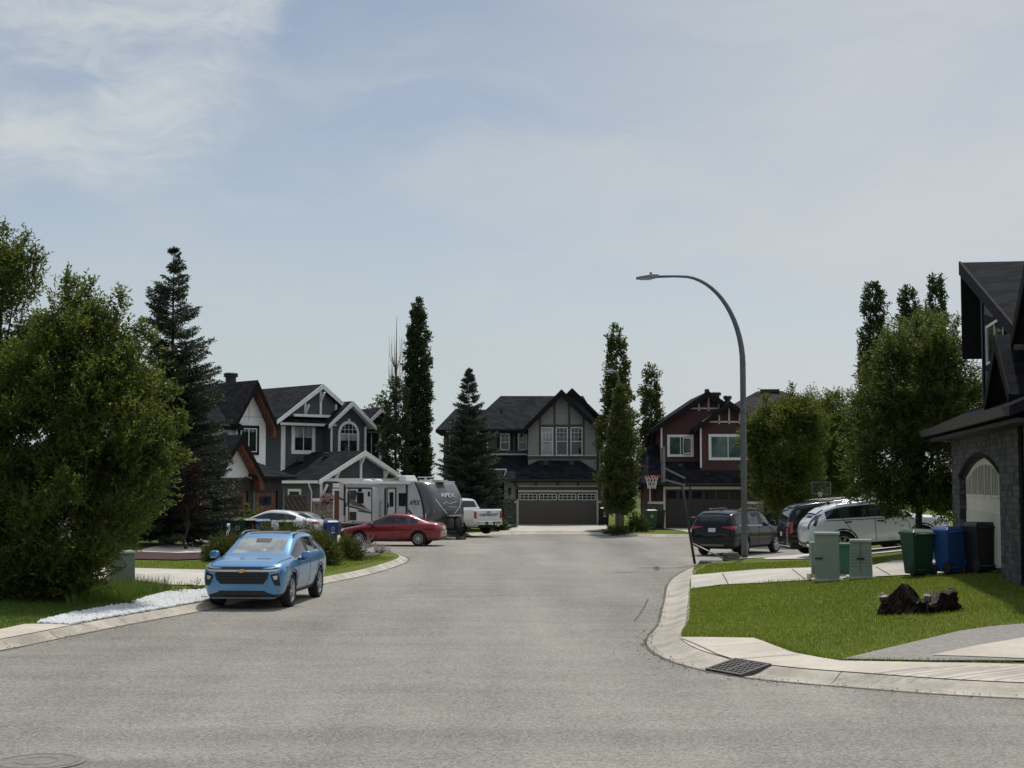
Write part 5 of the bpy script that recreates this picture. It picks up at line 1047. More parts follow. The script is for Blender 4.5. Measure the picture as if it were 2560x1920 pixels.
# --- white gabled house with rust timber soffits
def stucco_house():
    Y = 80.0; p = D(636, 1300, Y); h = thing('white_house', 'white stucco house with steep gables, rust wood soffits and a black chimney cap', 'house', (p.x, Y, .2), R(45))
    sh = ('shingle_dark', 'trim_black')
    wall_gable(h, -1.24, .68, 0, 8, -.4, 5.75, 7.7, 'stucco', -.36)
    wall_box(h, -6.5, -1.24, .25, 8, -.4, 5.7, 'stucco')
    gable_roof(h, -.44, 1.0, 6.3, 8.1, -.75, 9, .33, .2, sh, 'trim_black', .22, soffit='soffit_wood', hwr=1.0, ovr=.36)
    for s in (1,): MB().prism([(-.44 + s * .02, 7.80), (-.44 + s * 1.32, 5.55), (-.44 + s * 1.32, 5.05), (-.44 + s * 1.10, 5.1), (-.44 + s * 1.10, 5.65), (-.44 + s * .02, 7.5)], -.7, -.25, 'y').build('gable_lining', Mt['soffit_wood'], h)
    hip_roof(h, -7, -1.0, -.35, 8.5, 5.6, 7.9, -5.5, -1, 4, sh)
    board(h, 'panel_seam', [(-.44, 5.9, -.44, 7.5), (-1.2, 6.15, .6, 6.15), (-1.2, 3.6, .6, 3.6)], .018, .012, 0, 'joint')
    window(h, -.46, -.02, 4.25, 1.05, 1.28, 'trim_dark', .15, mull=1, grid=(4, 2, .82), pane='pane'); flue(h, .55, 3.2, 6.3, 8.75, .30, cap=1.35)
    MB().box(-1.2, .66, -.03, 0, 3.2, 3.32).build('trim_board', Mt['trim'], h)
    # garage wing
    y0 = -3.6; wall_box(h, -6.8, -.85, y0, .2, -.4, 2.85, 'sid_char'); wall_gable(h, -4.94, -2.74, y0 + .05, y0 + 3.5, 2.8, 2.9, 4.7, 'stucco', -3.84)
    gable_roof(h, -3.84, 1.12, 3.3, 5.02, y0 - .7, .3, .35, .2, sh, 'trim_black', .22, soffit='soffit_wood')
    for s in (1,): MB().prism([(-3.84 + s * .02, 4.74), (-3.84 + s * 1.44, 2.58), (-3.84 + s * 1.44, 2.2), (-3.84 + s * 1.14, 2.25), (-3.84 + s * 1.14, 2.75), (-3.84 + s * .02, 4.42)], y0 - .65, y0 - .1, 'y').build('gable_lining', Mt['soffit_wood'], h)
    slab(h, 'skirt_roof', [(-2.9, y0 - .55, 2.92), (-.3, y0 - .55, 2.92), (-.3, -1.2, 2.92), (-.9, -.02, 4.0), (-2.9, -.02, 4.0)], .14, sh)
    for x, w in ((-3.68, 1.2), (-1.95, 1.35)):
        d = garage_door(h, x, y0 - .03, w, 2.1, 'door_rust', 3, 2, flat=True)
        for zz in (.25, 1.45): MB().box(-w * .22, w * .30, -.03, -.013, zz, zz + .45).build('door_window', Mt['pane'], d)
    for x in (-4.7, -2.84, -1.0): MB().box(x - .18, x + .18, y0 - .12, y0 + .3, -.4, 2.2).build('pillar', Mt['door_black'], h); MB().box(x + .1, x + .22, y0 - .16, y0 - .12, -.3, 2.2).build('pillar_trim', Mt['steel'], h)
    MB().box(-1.7, -1.66, y0 - .02, y0, 2.25, 2.8).build('panel_seam', Mt['joint'], h)
    return h
stucco_house()

# --- brick garage behind the near left tree
def brick_house():
    h = thing('brick_house', 'brick and white house mostly hidden behind the near left tree', 'house', (D(448, 1300, 63).x, 63, T(-14.2, 63) - .05), R(40))
    wall_box(h, -6.2, 0, 0, 8, -.4, 2.7, 'sid_char'); hip_roof(h, -6.7, .5, -.5, 8.5, 2.7, 4.6, -4, -2.2, 3.6)
    for x in (-6.0, -3.1, -.2): MB().box(x - .3, x + .3, -.12, .2, -.4, 2.6).build('pillar', Mt['brick'], h)
    garage_door(h, -4.55, -.02, 2.3, 2.1, 'trim_cream', 4, 4, jamb='trim'); garage_door(h, -1.65, -.02, 2.3, 2.1, 'trim_cream', 4, 4, jamb='trim')
    wall_box(h, -9, -6.2, 3, 10, -.4, 5.6, 'sid_char'); gable_roof(h, -7.6, 1.6, 5.7, 6.9, 2.6, 10.4, .3, .18, ('shingle_dark', 'trim_black'), 'trim', .2)
    window(h, -7.6, 2.98, 3.6, 1.3, 1.3, 'trim', .12)
    return h
brick_house()

# --- stone house at the right edge; its front faces the street on the left
def stone_house():
    h = thing('stone_house', 'dark ledgestone house with an arched cream garage door at the right edge', 'house', (11.60, 39.1, .92), R(-99))
    sh = ('shingle_black', 'trim_black'); ST = 'stone_dark'
    dx0, dx1, zs, za = 1.35, 7.75, 2.02, 2.52        # arched opening
    cx = (dx0 + dx1) / 2; n = 12
    arc = [(dx0 + (dx1 - dx0) * i / n, zs + (za - zs) * (1 - (2 * i / n - 1) ** 2)) for i in range(n + 1)]
    m = MB(); m.box(0, dx0, 0, 6, -.9, 3.2); m.box(dx1, 12.5, 0, 6, -.9, 3.2)
    for a, b_ in zip(arc[:-1], arc[1:]): m.prism([a, b_, (b_[0], 3.2), (a[0], 3.2)], 0, .5, 'y')
    m.build('wall', Mt[ST], h, weld=True); MB().box(dx1 + .05, dx1 + 2.3, -.06, 0, -.9, 3.2).build('stone_pier', Mt[ST], h)
    MB().box(dx0, dx1, .46, .5, -.9, 3.0).build('door_recess', Mt['door_black'], h)
    for a, b_ in zip(arc[:-1], arc[1:]): pass
    tr = MB()
    for a, b_ in zip(arc[:-1], arc[1:]): tr.prism([(a[0], a[1] - .02), (b_[0], b_[1] - .02), (b_[0], b_[1] + .05), (a[0], a[1] + .05)], -.03, .08, 'y')
    tr.build('arch_trim', Mt['trim_dark'], h)
    # cream arched door
    d = MB(); q = [(x, z - .06) for x, z in arc if dx0 < x < dx1]; d.prism([(dx0 + .12, -.02), (dx1 - .12, -.02), (dx1 - .12, q[-1][1] - .1)] + q[::-1] + [(dx0 + .12, q[0][1] - .1)], .15, .21, 'y')
    for i in range(22): x = dx0 + .2 + (dx1 - dx0 - .4) * i / 22; d.box(x + .02, x + .215, .128, .15, .05, 1.2)
    door = d.build('garage_door', Mt['door_cream'], h, bevel=.005)
    for k in range(6):
        c0 = dx0 + .25 + (dx1 - dx0 - .5) * k / 6 + .06; c1 = dx0 + .25 + (dx1 - dx0 - .5) * (k + 1) / 6 - .06; f = MB(); g = MB()
        for i in range(4):
            a0 = c0 + (c1 - c0) * i / 4; a1 = c0 + (c1 - c0) * (i + 1) / 4; t = 2 * ((a0 + a1) / 2 - cx) / (dx1 - dx0); top = zs + (za - zs) * (1 - t * t) - .24
            g.box(a0 + .02, a1 - .02, .138, .149, 1.60, top); f.box(a0 - .022, a0 + .022, .122, .15, 1.58, top + .03)
        f.box(c1 - .022, c1 + .022, .122, .15, 1.58, top + .03); f.box(c0 - .02, c1 + .02, .120, .15, 1.54, 1.60)
        w = f.build('door_window', Mt['door_cream'], door); g.build('pane', Mt['pane'], w)
    # low roof over the garage, with gutter
    r = slab(h, 'roof', [(-.55, -.62, 3.28), (12.5, -.62, 3.28), (12.5, 1.6, 4.25), (-.55, 1.6, 4.25)], .2, sh); slab(r, 'roof_hip', [(-.62, -.6, 3.26), (-.55, 1.6, 4.25), (-.55, 6, 4.25), (-1.2, 6, 3.3)], .15, sh)
    gutter(r, -.62, 12.5, -.60, 3.26, 'gutter', .16); MB().box(-.5, 12.5, -.5, 0, 2.98, 3.06).build('soffit', Mt['dark_soffit'], r)
    downspout(h, [(10.75, -.12, 3.0), (10.75, -.12, 0)], 'trim_dark'); MB().box(1.0, 1.35, -.3, -.1, 2.93, 2.975).build('soffit_light', Mt['steel'], r)
    # small middle gable
    wall_gable(h, 7.0, 9.8, .7, 4, 3.0, 3.85, 4.7, ST, 8.4); gable_roof(h, 8.4, 1.35, 3.8, 4.97, -.15, 5, .2, .16, sh, 'trim_black', .26, soffit='dark_soffit'); MB().lathe([(.16, 0), (.13, -.04), (0, -.05)], 12, M=Matrix.Translation((8.55, .2, 4.4))).build('soffit_light', Mt['steel'], h)
    # upper tower with a single pitch roof falling toward the street corner
    wl = MB().prism([(.45, 3), (9.5, 3), (9.5, 4.25), (7.2, 5.0), (.45, 7.2)], .75, 6, 'y').build('wall', Mt['sid_char'], h)
    r2 = slab(h, 'roof', [(-.65, .45, 7.82), (7.4, .45, 5.2), (7.4, 7, 5.2), (-.65, 7, 7.82)], .2, sh); MB().prism([(-.72, 7.86), (7.4, 5.22), (7.4, 4.92), (-.72, 7.50)], .38, .44, 'y').build('fascia', Mt['trim_dark'], r2)
    MB().box(-.72, -.60, .42, 7, 5.2, 7.80).build('side_fin', Mt['trim_dark'], h); None
    MB().lathe([(.2, 0), (.16, -.05), (0, -.06)], 14, M=Matrix.Translation((.9, .8, 7.02))).build('soffit_light', Mt['steel'], r2)
    MB().add([(5.2, 5.6, 5.75 + .42), (6.2, 5.6, 5.75 + .1), (6.2, 6.4, 5.75 + .1), (5.2, 6.4, 5.75 + .42)], [(0, 1, 2, 3)]).build('skylight', Mt['chrome'], r2) if False else MB().prism([(.35, 7.66), (1.15, 7.40), (1.15, 7.52), (.35, 7.78)], 4.6, 5.7, 'y').build('skylight', Mt['pane_pale'], r2)
    window(h, 2.85, .73, 4.85, 2.6, 1.0, 'trim_dark', .12, mull=1, fw=.07); board(h, 'trim_board', [(1.2, 6.1, 6.0, 5.2)], .16, .05, .75, 'trim_dark'); board(h, 'trim_board', [(.9, 3.6, .9, 6.9)], .12, .04, .75, 'trim_dark')
    # nearer gable running out of the frame
    wall_gable(h, 9.4, 14.2, .9, 6, 3.1, 4.9, 7.0, 'sid_char', 11.8); gable_roof(h, 11.8, 2.6, 5.25, 7.2, .12, 7, .45, .18, sh, 'trim_dark', .3, soffit='dark_soffit')
    return h
stone_house()
# ------------------------------------------------------------------ vehicles
def eval_mesh(o):
    dg = bpy.context.evaluated_depsgraph_get(); return bpy.data.meshes.new_from_object(o.evaluated_get(dg))
class Car:
    """a lofted body cut for the wheels, then parted into panels and panes; local x forward, y left, z up, origin on the ground at mid length"""
    def __init__(s, root, L, st, tags, mats, wheels, r, tw=.23, arch=.06, rimn=10, rim='alloy', rimr=.70, clad=True, subd=2, archmat=None, rimstyle='spoke'):
        s.root, s.L, s.mats = root, L, mats; n = len(st); H = 9; rings = []
        for (x, zb, zs, zm, zbelt, zrail, zroof, wb, wm, wbelt, wrail) in st:
            zsh = zm + (zbelt - zm) * .62; half = [(0, zb), (wb * .86, zb), (wb, zs), (wm, zm), (wm * .985, zsh), (wbelt, zbelt), (wrail, zrail), (wrail * .955, zrail + (zroof - zrail) * .62), (0, zroof)]
            full = half + [(-y, z) for y, z in half[-2:0:-1]]; rings.append([(L / 2 - x, y, z) for y, z in full])
        K = len(rings[0]); V = [p for rg in rings for p in rg]; Fs = []; Ms = []
        for i in range(n - 1):
            tg = tags[i]
            for k in range(K):
                k2 = (k + 1) % K; Fs.append((i * K + k, i * K + k2, (i + 1) * K + k2, (i + 1) * K + k)); kk = k if k < 8 else 15 - k; mi = 0
                if kk == 0: mi = 6
                elif kk == 1 and clad: mi = 4
                elif kk == 5: mi = {'W': 0, 's': 1, 'S': 1, 'R': 0, 'P': 5, 'ws': 1, 'rs': 1}.get(tg, 0)
                elif kk == 7: mi = {'W': 2, 'ws': 2, 'R': 3, 'rs': 3}.get(tg, 0)
                Ms.append(mi)
        Fs += [tuple(range(K)), tuple(range((n - 1) * K, n * K))[::-1]]; Ms += [0, 0]
        me = bpy.data.meshes.new('body_tmp'); me.from_pydata(V, [], Fs); me.polygons.foreach_set('material_index', Ms)
        order = ['paint', 'glass', 'wind', 'rear', 'clad', 'pillar', 'under']; M_ = [Mt[mats[k]] for k in order]
        for m in M_: me.materials.append(m)
        bm = bmesh.new(); bm.from_mesh(me); bmesh.ops.recalc_face_normals(bm, faces=bm.faces); bm.to_mesh(me); bm.free()
        o = bpy.data.objects.new('body_tmp', me); C.objects.link(o); q = o.modifiers.new('s', 'SUBSURF'); q.levels = q.render_levels = subd
        me2 = eval_mesh(o); bpy.data.objects.remove(o); o = bpy.data.objects.new('body_tmp', me2); C.objects.link(o)
        cut = MB(); hw = max(t[8] for t in st)
        for x in wheels:
            for sg in (-1, 1):
                c = [(L / 2 - x + (r + arch) * math.cos(2 * math.pi * i / 40), r + (r + arch) * math.sin(2 * math.pi * i / 40)) for i in range(40)]
                cut.prism(c, sg * (hw - .34), sg * (hw + .3), 'y', 6)
        co = cut.build('cut_tmp', M_); q = o.modifiers.new('b', 'BOOLEAN'); q.operation = 'DIFFERENCE'; q.solver = 'EXACT'; q.object = co
        try: q.material_mode = 'INDEX'
        except Exception: pass
        bpy.context.view_layer.update(); me3 = eval_mesh(o); bpy.data.objects.remove(o); bpy.data.objects.remove(co)
        s.me = me3; P = [v.co.copy() for v in me3.vertices]; s.bvh = BVHTree.FromPolygons(P, [tuple(p.vertices) for p in me3.polygons])
        # part the skin by material; panes are split island by island
        groups = {}
        for p in me3.polygons: groups.setdefault(p.material_index, []).append(p)
        names = {0: 'body', 1: 'side_window', 2: 'windscreen', 3: 'rear_window', 4: 'sill_cladding', 5: 'window_pillar', 6: 'underbody'}
        for mi, polys in groups.items():
            isl = [polys] if mi in (0, 6) else s.islands(polys)
            for g in isl:
                vi = sorted({v for p in g for v in p.vertices}); mp = {v: i for i, v in enumerate(vi)}
                m4 = bpy.data.meshes.new(names[mi]); m4.from_pydata([P[v] for v in vi], [], [[mp[v] for v in p.vertices] for p in g]); m4.materials.append(M_[mi])
                m4.polygons.foreach_set('use_smooth', [True] * len(g)); m4.update(); ob = bpy.data.objects.new(names[mi], m4); C.objects.link(ob); ob.parent = root
                if mi == 0:
                    try: m4.set_sharp_from_angle(angle=R(42))
                    except Exception: pass
                    s.body = ob
        s.wheels = []
        for x in wheels:
            for sg in (-1, 1): s.wheels.append(s.wheel(L / 2 - x, sg * (hw - tw * .5 - .03), r, tw, sg, rimn, rim, rimr, rimstyle))
    def islands(s, polys):
        par = {}
        def f(a):
            while par[a] != a: par[a] = par[par[a]]; a = par[a]
            return a
        for p in polys:
            for v in p.vertices: par.setdefault(v, v)
            a = f(p.vertices[0])
            for v in p.vertices[1:]: par[f(v)] = a
        out = {}
        for p in polys: out.setdefault(f(p.vertices[0]), []).append(p)
        return list(out.values())
    def wheel(s, x, y, r, tw, sg, nsp, rim, rr, style):
        Mx = Matrix.Translation((x, y, r)) @ Matrix.Rotation(R(-90 * sg), 4, 'X'); w = MB(); h = tw / 2; ri = r * rr
        w.lathe([(ri, -h * .9), (r * .9, -h), (r * .98, -h * .8), (r, -h * .45), (r, h * .45), (r * .98, h * .8), (r * .9, h), (ri + .01, h * .92), (ri, h * .7)], 36, M=Mx)
        o = w.build('wheel', Mt['rubber'], s.root); m = MB()
        m.lathe([(ri, -h * .8), (ri, h * .55), (ri * .98, h * .86), (ri * .91, h * .86), (ri * .89, h * .5), (ri * .88, 0)], 36, 0, M=Mx); m.lathe([(ri * .9, h * .1), (ri * .5, h * .02), (0, h * .02)], 30, 1, M=Mx)
        m.lathe([(ri * .16, h * .3), (ri * .16, h * .78), (ri * .1, h * .84), (0, h * .84)], 14, 0, M=Mx)
        for i in range(nsp):
            a = 2 * math.pi * i / nsp + .2; ca, sa = math.cos(a), math.sin(a); tw2 = .35 if style == 'spoke' else .0
            if style == 'y':
                for dd in (-.16, .16): b_ = a + dd; m.beam(Mx @ Vector((ca * ri * .1, sa * ri * .1, h * .66)), Mx @ Vector((math.cos(b_) * ri * .93, math.sin(b_) * ri * .93, h * .72)), ri * .13, .03, up=(0, 1, 0))
            else:
                b_ = a + .16; m.beam(Mx @ Vector((ca * ri * .1, sa * ri * .1, h * .68)), Mx @ Vector((math.cos(b_) * ri * .93, math.sin(b_) * ri * .93, h * .74)), ri * .17, .03, up=(0, 1, 0))
        m.build('rim', [Mt[rim], Mt['under']], o, recalc=True); return o
    def patch(s, name, poly, side, mat, off=.008, step=.06, parent=None, mirror=False):
        """a thin piece that follows the body: poly in (y,z) for front/rear, (x,z) for left/right, (x,y) for top"""
        if mirror:
            s.patch(name, poly, side, mat, off, step, parent)
            if side in ('front', 'rear'): return s.patch(name, [(-a, b_) for a, b_ in poly], side, mat, off, step, parent)
            return s.patch(name, poly, 'right' if side == 'left' else 'left', mat, off, step, parent)
        P = densify(poly, step); n = len(P); xs = np.array([p[0] for p in P]); ys = np.array([p[1] for p in P]); pts = [Vector(p) for p in P]
        gx, gy = np.meshgrid(np.arange(xs.min() + step / 2, xs.max(), step), np.arange(ys.min() + step / 2, ys.max(), step)); gx, gy = gx.ravel(), gy.ravel()
        if len(gx): k = in_poly(gx, gy, P); pts += [Vector((a, b_)) for a, b_ in zip(gx[k], gy[k])]
        vs, _, fs, *_r = geometry.delaunay_2d_cdt(pts, [(i, (i + 1) % n) for i in range(n)], [], 1, 1e-5); W_ = []; ok = []
        for v in vs:
            a, b_ = v
            o, d = {'front': ((9, a, b_), (-1, 0, 0)), 'rear': ((-9, a, b_), (1, 0, 0)), 'left': ((a, 9, b_), (0, -1, 0)), 'right': ((a, -9, b_), (0, 1, 0)), 'top': ((a, b_, 9), (0, 0, -1))}[side]
            hit, nn, _i, _d = s.bvh.ray_cast(Vector(o), Vector(d))
            ok.append(hit is not None); W_.append(hit + (nn if nn.dot(Vector(d)) < 0 else -nn) * off if hit is not None else Vector((0, 0, 0)))
        m = MB(); fs = [f for f in fs if all(ok[i] for i in f) and max((W_[f[k]] - W_[f[k - 1]]).length for k in range(len(f))) < max(.3, 3.2 * step)]
        if not fs: return None
        D_ = -Vector(d)
        fs = [f if (W_[f[1]] - W_[f[0]]).cross(W_[f[2]] - W_[f[0]]).dot(D_) > 0 else tuple(reversed(f)) for f in fs]
        m.add(W_, fs, smooth=True); used = {i for f in fs for i in f}
        return m.build(name, Mt[mat], parent or s.root, recalc=False)
    def line(s, name, pts, side, mat, w=.018, off=.004, mirror=True):
        poly = []; back = []
        for i, p in enumerate(pts):
            a = Vector(pts[min(i + 1, len(pts) - 1)]) - Vector(pts[max(i - 1, 0)]); a.normalize(); nn = Vector((-a.y, a.x)) * w / 2
            poly.append((p[0] + nn.x, p[1] + nn.y)); back.append((p[0] - nn.x, p[1] - nn.y))
        return s.patch(name, poly + back[::-1], side, mat, off, .08, mirror=mirror)
    def arc(s, x, r, r0, r1, mat='black', a0=-12, a1=192):
        q = [(x + r1 * math.cos(R(a)), r + r1 * math.sin(R(a))) for a in np.linspace(a0, a1, 22)] + [(x + r0 * math.cos(R(a)), r + r0 * math.sin(R(a))) for a in np.linspace(a1, a0, 22)]
        s.patch('arch_cladding', q, 'left', mat, .012, .05, mirror=True)
    def mirror_pair(s, x, y, z, mat, sc=1.0):
        for sg in (-1, 1):
            m = MB(); m.taper((-.07 * sc, .10 * sc, -.11, .11), (-.05 * sc, .07 * sc, -.10, .10), -.07 * sc, .09 * sc, 0, Matrix.Translation((x, sg * (y + .13), z)))
            o = m.build('wing_mirror', Mt[mat], s.root, bevel=.055, seg=4); MB().box(x - .03, x + .05, min(sg * (y - .08), sg * (y + .1)), max(sg * (y - .08), sg * (y + .1)), z - .1, z - .06).build('mirror_arm', Mt['black'], o)
    def rails(s, x0, x1, y, mat='dull_steel', h=.05, r=.018):
        for sg in (-1, 1):
            P = []
            for x in np.linspace(x0, x1, 9):
                hit = s.bvh.ray_cast(Vector((x, sg * y, 9)), Vector((0, 0, -1)))[0]; P.append(hit + Vector((0, 0, h)))
            P = [P[0] - Vector((-.06, 0, h + .01))] + P + [P[-1] - Vector((.06, 0, h + .01))]
            MB().tube(P, r, 8).build('roof_rail', Mt[mat], s.root)
    def handle(s, x, z, mat='black', w=.2):
        s.patch('door_handle', [(x - w / 2, z - .02), (x + w / 2, z - .02), (x + w / 2, z + .02), (x - w / 2, z + .02)], 'left', mat, .022, .05, mirror=True)
    def plate(s, side, y, z, w=.30, h=.15): return s.patch('number_plate', [(y - w / 2, z - h / 2), (y + w / 2, z - h / 2), (y + w / 2, z + h / 2), (y - w / 2, z + h / 2)], side, 'plate', .02, .08)
def mats(paint, glass='car_glass', clad='black', wind=None): return dict(paint=paint, glass=glass, wind=wind or glass, rear=glass, clad=clad, pillar='black', under='under')

def suv_st(L, H, W, hood=.99, belt=1.05, cowl=.25, hdr=.42, rear=.88, tail=.955, slope=0.0, gz=.20, rr=.70):
    """station table scaled from a few lengths (fractions of L, front at 0)"""
    w = W / 2; r_ = H - .05
    return [(0.0, gz + .07, gz + .10, .58, hood - .22, hood - .20, hood - .19, w * .58, w * .70, w * .66, w * .52), (.05, gz + .01, gz + .06, .58, hood - .12, hood - .09, hood - .08, w * .80, w * .90, w * .86, w * .70),
            (.20, gz, gz + .08, .62, hood - .04, hood - .01, hood, w * .90, w * .975, w * .93, w * .78), (.55, gz, gz + .12, .65, hood, hood + .04, hood + .055, w * .91, w, w * .95, w * .80), (cowl * L, gz, gz + .10, .67, belt - .03, belt + .01, belt + .04, w * .91, w * .995, w * .95, w * .80),
            (hdr * L, gz, gz + .10, .67, belt, r_ - .10, r_ - .03, w * .91, w * .99, w * .94, w * rr), (hdr * L + .42, gz, gz + .10, .68, belt + .01, r_ - .04, r_ + .03, w * .91, w * .99, w * .94, w * rr), (hdr * L + .52, gz, gz + .10, .68, belt + .01, r_ - .03, r_ + .04, w * .91, w * .99, w * .94, w * rr),
            (.73 * L, gz, gz + .10, .69, belt + .03, r_ - .04 - slope * .3, r_ + .03 - slope * .3, w * .91, w * .985, w * .93, w * (rr - .01)), (.755 * L, gz, gz + .10, .69, belt + .035, r_ - .045 - slope * .35, r_ + .03 - slope * .35, w * .91, w * .985, w * .93, w * (rr - .01)),
            (rear * L, gz + .02, gz + .12, .70, belt + .08, r_ - .10 - slope, r_ - .01 - slope, w * .89, w * .97, w * .91, w * (rr - .03)), (tail * L, gz + .06, gz + .16, .71, belt + .06, belt + .09, belt + .12, w * .87, w * .95, w * .87, w * .70),
            (L - .07, gz + .10, gz + .2, .72, belt - .06, belt - .03, belt - .02, w * .84, w * .92, w * .84, w * .66), (L, gz + .2, gz + .26, .66, .84, .87, .88, w * .70, w * .80, w * .76, w * .58)]
SUV_TAGS = ['', '', '', '', 'ws', 's', 'P', 's', 'P', 's', 'R', '', '']
SUV_TAGS_Q = SUV_TAGS

def blue_suv():
    L = 4.54; root = thing('compact_suv', 'light blue compact crossover parked nose toward the viewer by the left kerb', 'car', (-5.76, 35.3, 0.0), R(-95)); root.scale = (1.06, 1.05, 1.07)
    c = Car(root, L, suv_st(L, 1.56, 1.82, .96, 1.03, .265, .44, .88, .965, .02, .20), SUV_TAGS, mats('blue', wind='car_glass_grey'), (.93, 3.63), .345, .235, .05, 5, 'alloy', .72, rimstyle='y')
    fx = L / 2
    c.patch('grille', [(-.60, .70), (-.55, .78), (.55, .78), (.60, .70), (.46, .53), (-.46, .53)], 'front', 'black', .012); c.patch('upper_grille', [(-.76, .845), (-.70, .875), (.70, .875), (.76, .845), (.62, .825), (-.62, .825)], 'front', 'black', .010)
    for z in (.58, .63, .68, .73): c.patch('grille_bar', [(-.50, z - .006), (.50, z - .006), (.50, z + .006), (-.50, z + .006)], 'front', 'under', .018, .1)
    c.patch('chrome_strip', [(-.78, .838), (-.6, .818), (.6, .818), (.78, .838), (.74, .790), (.56, .780), (-.56, .780), (-.74, .790)], 'front', 'mark_white', .018)
    for a in (.42,): c.patch('headlight', [(a, .845), (.78, .885), (.80, .865), (.60, .835)], 'front', 'lamp_clear', .020, mirror=True)
    c.patch('fog_pod', [(.60, .72), (.78, .76), (.80, .50), (.70, .50)], 'front', 'black', .012, mirror=True); c.patch('headlight', [(.66, .69), (.75, .71), (.75, .63), (.69, .62)], 'front', 'lamp_clear', .02, mirror=True)
    c.patch('lower_intake', [(-.60, .30), (-.48, .395), (.48, .395), (.60, .30)], 'front', 'black', .012); c.patch('skid_trim', [(-.72, .27), (.72, .27), (.66, .235), (-.66, .235)], 'front', 'alloy', .016); c.patch('crease', [(.60, .76), (.63, .77), (.52, .46), (.48, .46)], 'front', 'blue', .016, mirror=True)
    m = MB(); b = [(q[0] * .76, q[1] * .76) for q in [(-.13, .025), (-.045, .025), (-.035, .05), (.065, .05), (.055, .025), (.13, .025), (.115, -.025), (.04, -.025), (.03, -.05), (-.065, -.05), (-.055, -.025), (-.145, -.025)]]
    m.prism(b, fx + .005, fx + .03, 'x', M=Matrix.Translation((-.005, 0, .80))); m.build('badge', Mt['gold'], root)
    for x in (.93, 3.63): c.arc(fx - x, .345, .385, .46)
    c.line('door_seam', [(fx - 1.42, .38), (fx - 1.38, .80), (fx - 1.50, 1.02)], 'left', 'under'); c.line('door_seam', [(fx - 2.52, .36), (fx - 2.52, 1.02)], 'left', 'under'); c.line('door_seam', [(fx - 3.30, .70), (fx - 3.62, 1.04)], 'left', 'under'); c.line('bonnet_seam', [(fx - .16, .70), (fx - 1.1, .80)], 'top', 'under', mirror=False); c.line('bonnet_seam', [(fx - .16, -.70), (fx - 1.1, -.80)], 'top', 'under', mirror=False)
    c.handle(fx - 2.32, .90, 'blue'); c.handle(fx - 3.38, .93, 'blue'); c.mirror_pair(fx - 1.52, .90, 1.06, 'blue'); c.rails(fx - 3.7, fx - 2.05, .60)
    c.patch('sensor_housing', [(fx - 1.72, -.16), (fx - 1.72, .16), (fx - 1.90, .18), (fx - 1.90, -.18)], 'top', 'black', .006); c.patch('sunroof', [(fx - 2.25, -.46), (fx - 2.25, .46), (fx - 3.0, .46), (fx - 3.0, -.46)], 'top', 'car_glass', .006)
    c.patch('tail_lamp', [(.50, .98), (.78, .98), (.78, .86), (.55, .88)], 'rear', 'lamp_red', .015, mirror=True)
    MB().lathe([(0, .11), (.07, .09), (.10, .02), (.08, -.05), (0, -.05)], 12, M=Matrix.Translation((fx - 1.40, .12, 1.08))).build('dash_toy', Mt['trim_cream'], root)
    return root
blue_suv()

def sedan_st(L, H, W, gz=.18, hood=.86, belt=.92, deck=1.02):
    w = W / 2; r_ = H - .04
    return [(0, gz + .2, gz + .26, .50, .60, .62, .63, w * .55, w * .66, w * .62, w * .5), (.07, gz + .04, gz + .14, .52, .69, .72, .73, w * .80, w * .88, w * .83, w * .68), (.25, gz, gz + .11, .55, .75, .79, .80, w * .89, w * .97, w * .91, w * .76), (.70, gz, gz + .11, .58, hood - .03, hood + .01, hood + .03, w * .90, w, w * .94, w * .79),
            (.265 * L, gz, gz + .09, .60, belt - .02, belt + .02, belt + .05, w * .90, w * .99, w * .94, w * .80), (.445 * L, gz, gz + .09, .61, belt, r_ - .08, r_ - .02, w * .90, w * .985, w * .93, w * .62), (.52 * L, gz, gz + .09, .62, belt + .01, r_ - .05, r_ + .03, w * .90, w * .985, w * .93, w * .62), (.54 * L, gz, gz + .09, .62, belt + .012, r_ - .05, r_ + .03, w * .90, w * .985, w * .93, w * .62),
            (.665 * L, gz, gz + .09, .63, belt + .03, r_ - .09, r_ + .01, w * .90, w * .985, w * .93, w * .61), (.70 * L, gz, gz + .09, .63, belt + .04, r_ - .13, r_ - .02, w * .90, w * .985, w * .92, w * .60), (.765 * L, gz + .01, gz + .10, .64, belt + .08, belt + .26, r_ - .13, w * .89, w * .975, w * .91, w * .62), (.885 * L, gz + .03, gz + .12, .65, deck - .04, deck, deck + .02, w * .88, w * .96, w * .88, w * .74),
            (.965 * L, gz + .06, gz + .16, .66, deck - .03, deck + .01, deck + .025, w * .84, w * .92, w * .83, w * .68), (L - .04, gz + .10, gz + .2, .62, deck - .14, deck - .11, deck - .10, w * .80, w * .88, w * .80, w * .64), (L, gz + .2, gz + .26, .56, .72, .74, .75, w * .66, w * .76, w * .72, w * .56)]
SED_TAGS = ['', '', '', '', 'ws', 's', 'P', 's', 'P', 's', 'R', '', '', '']
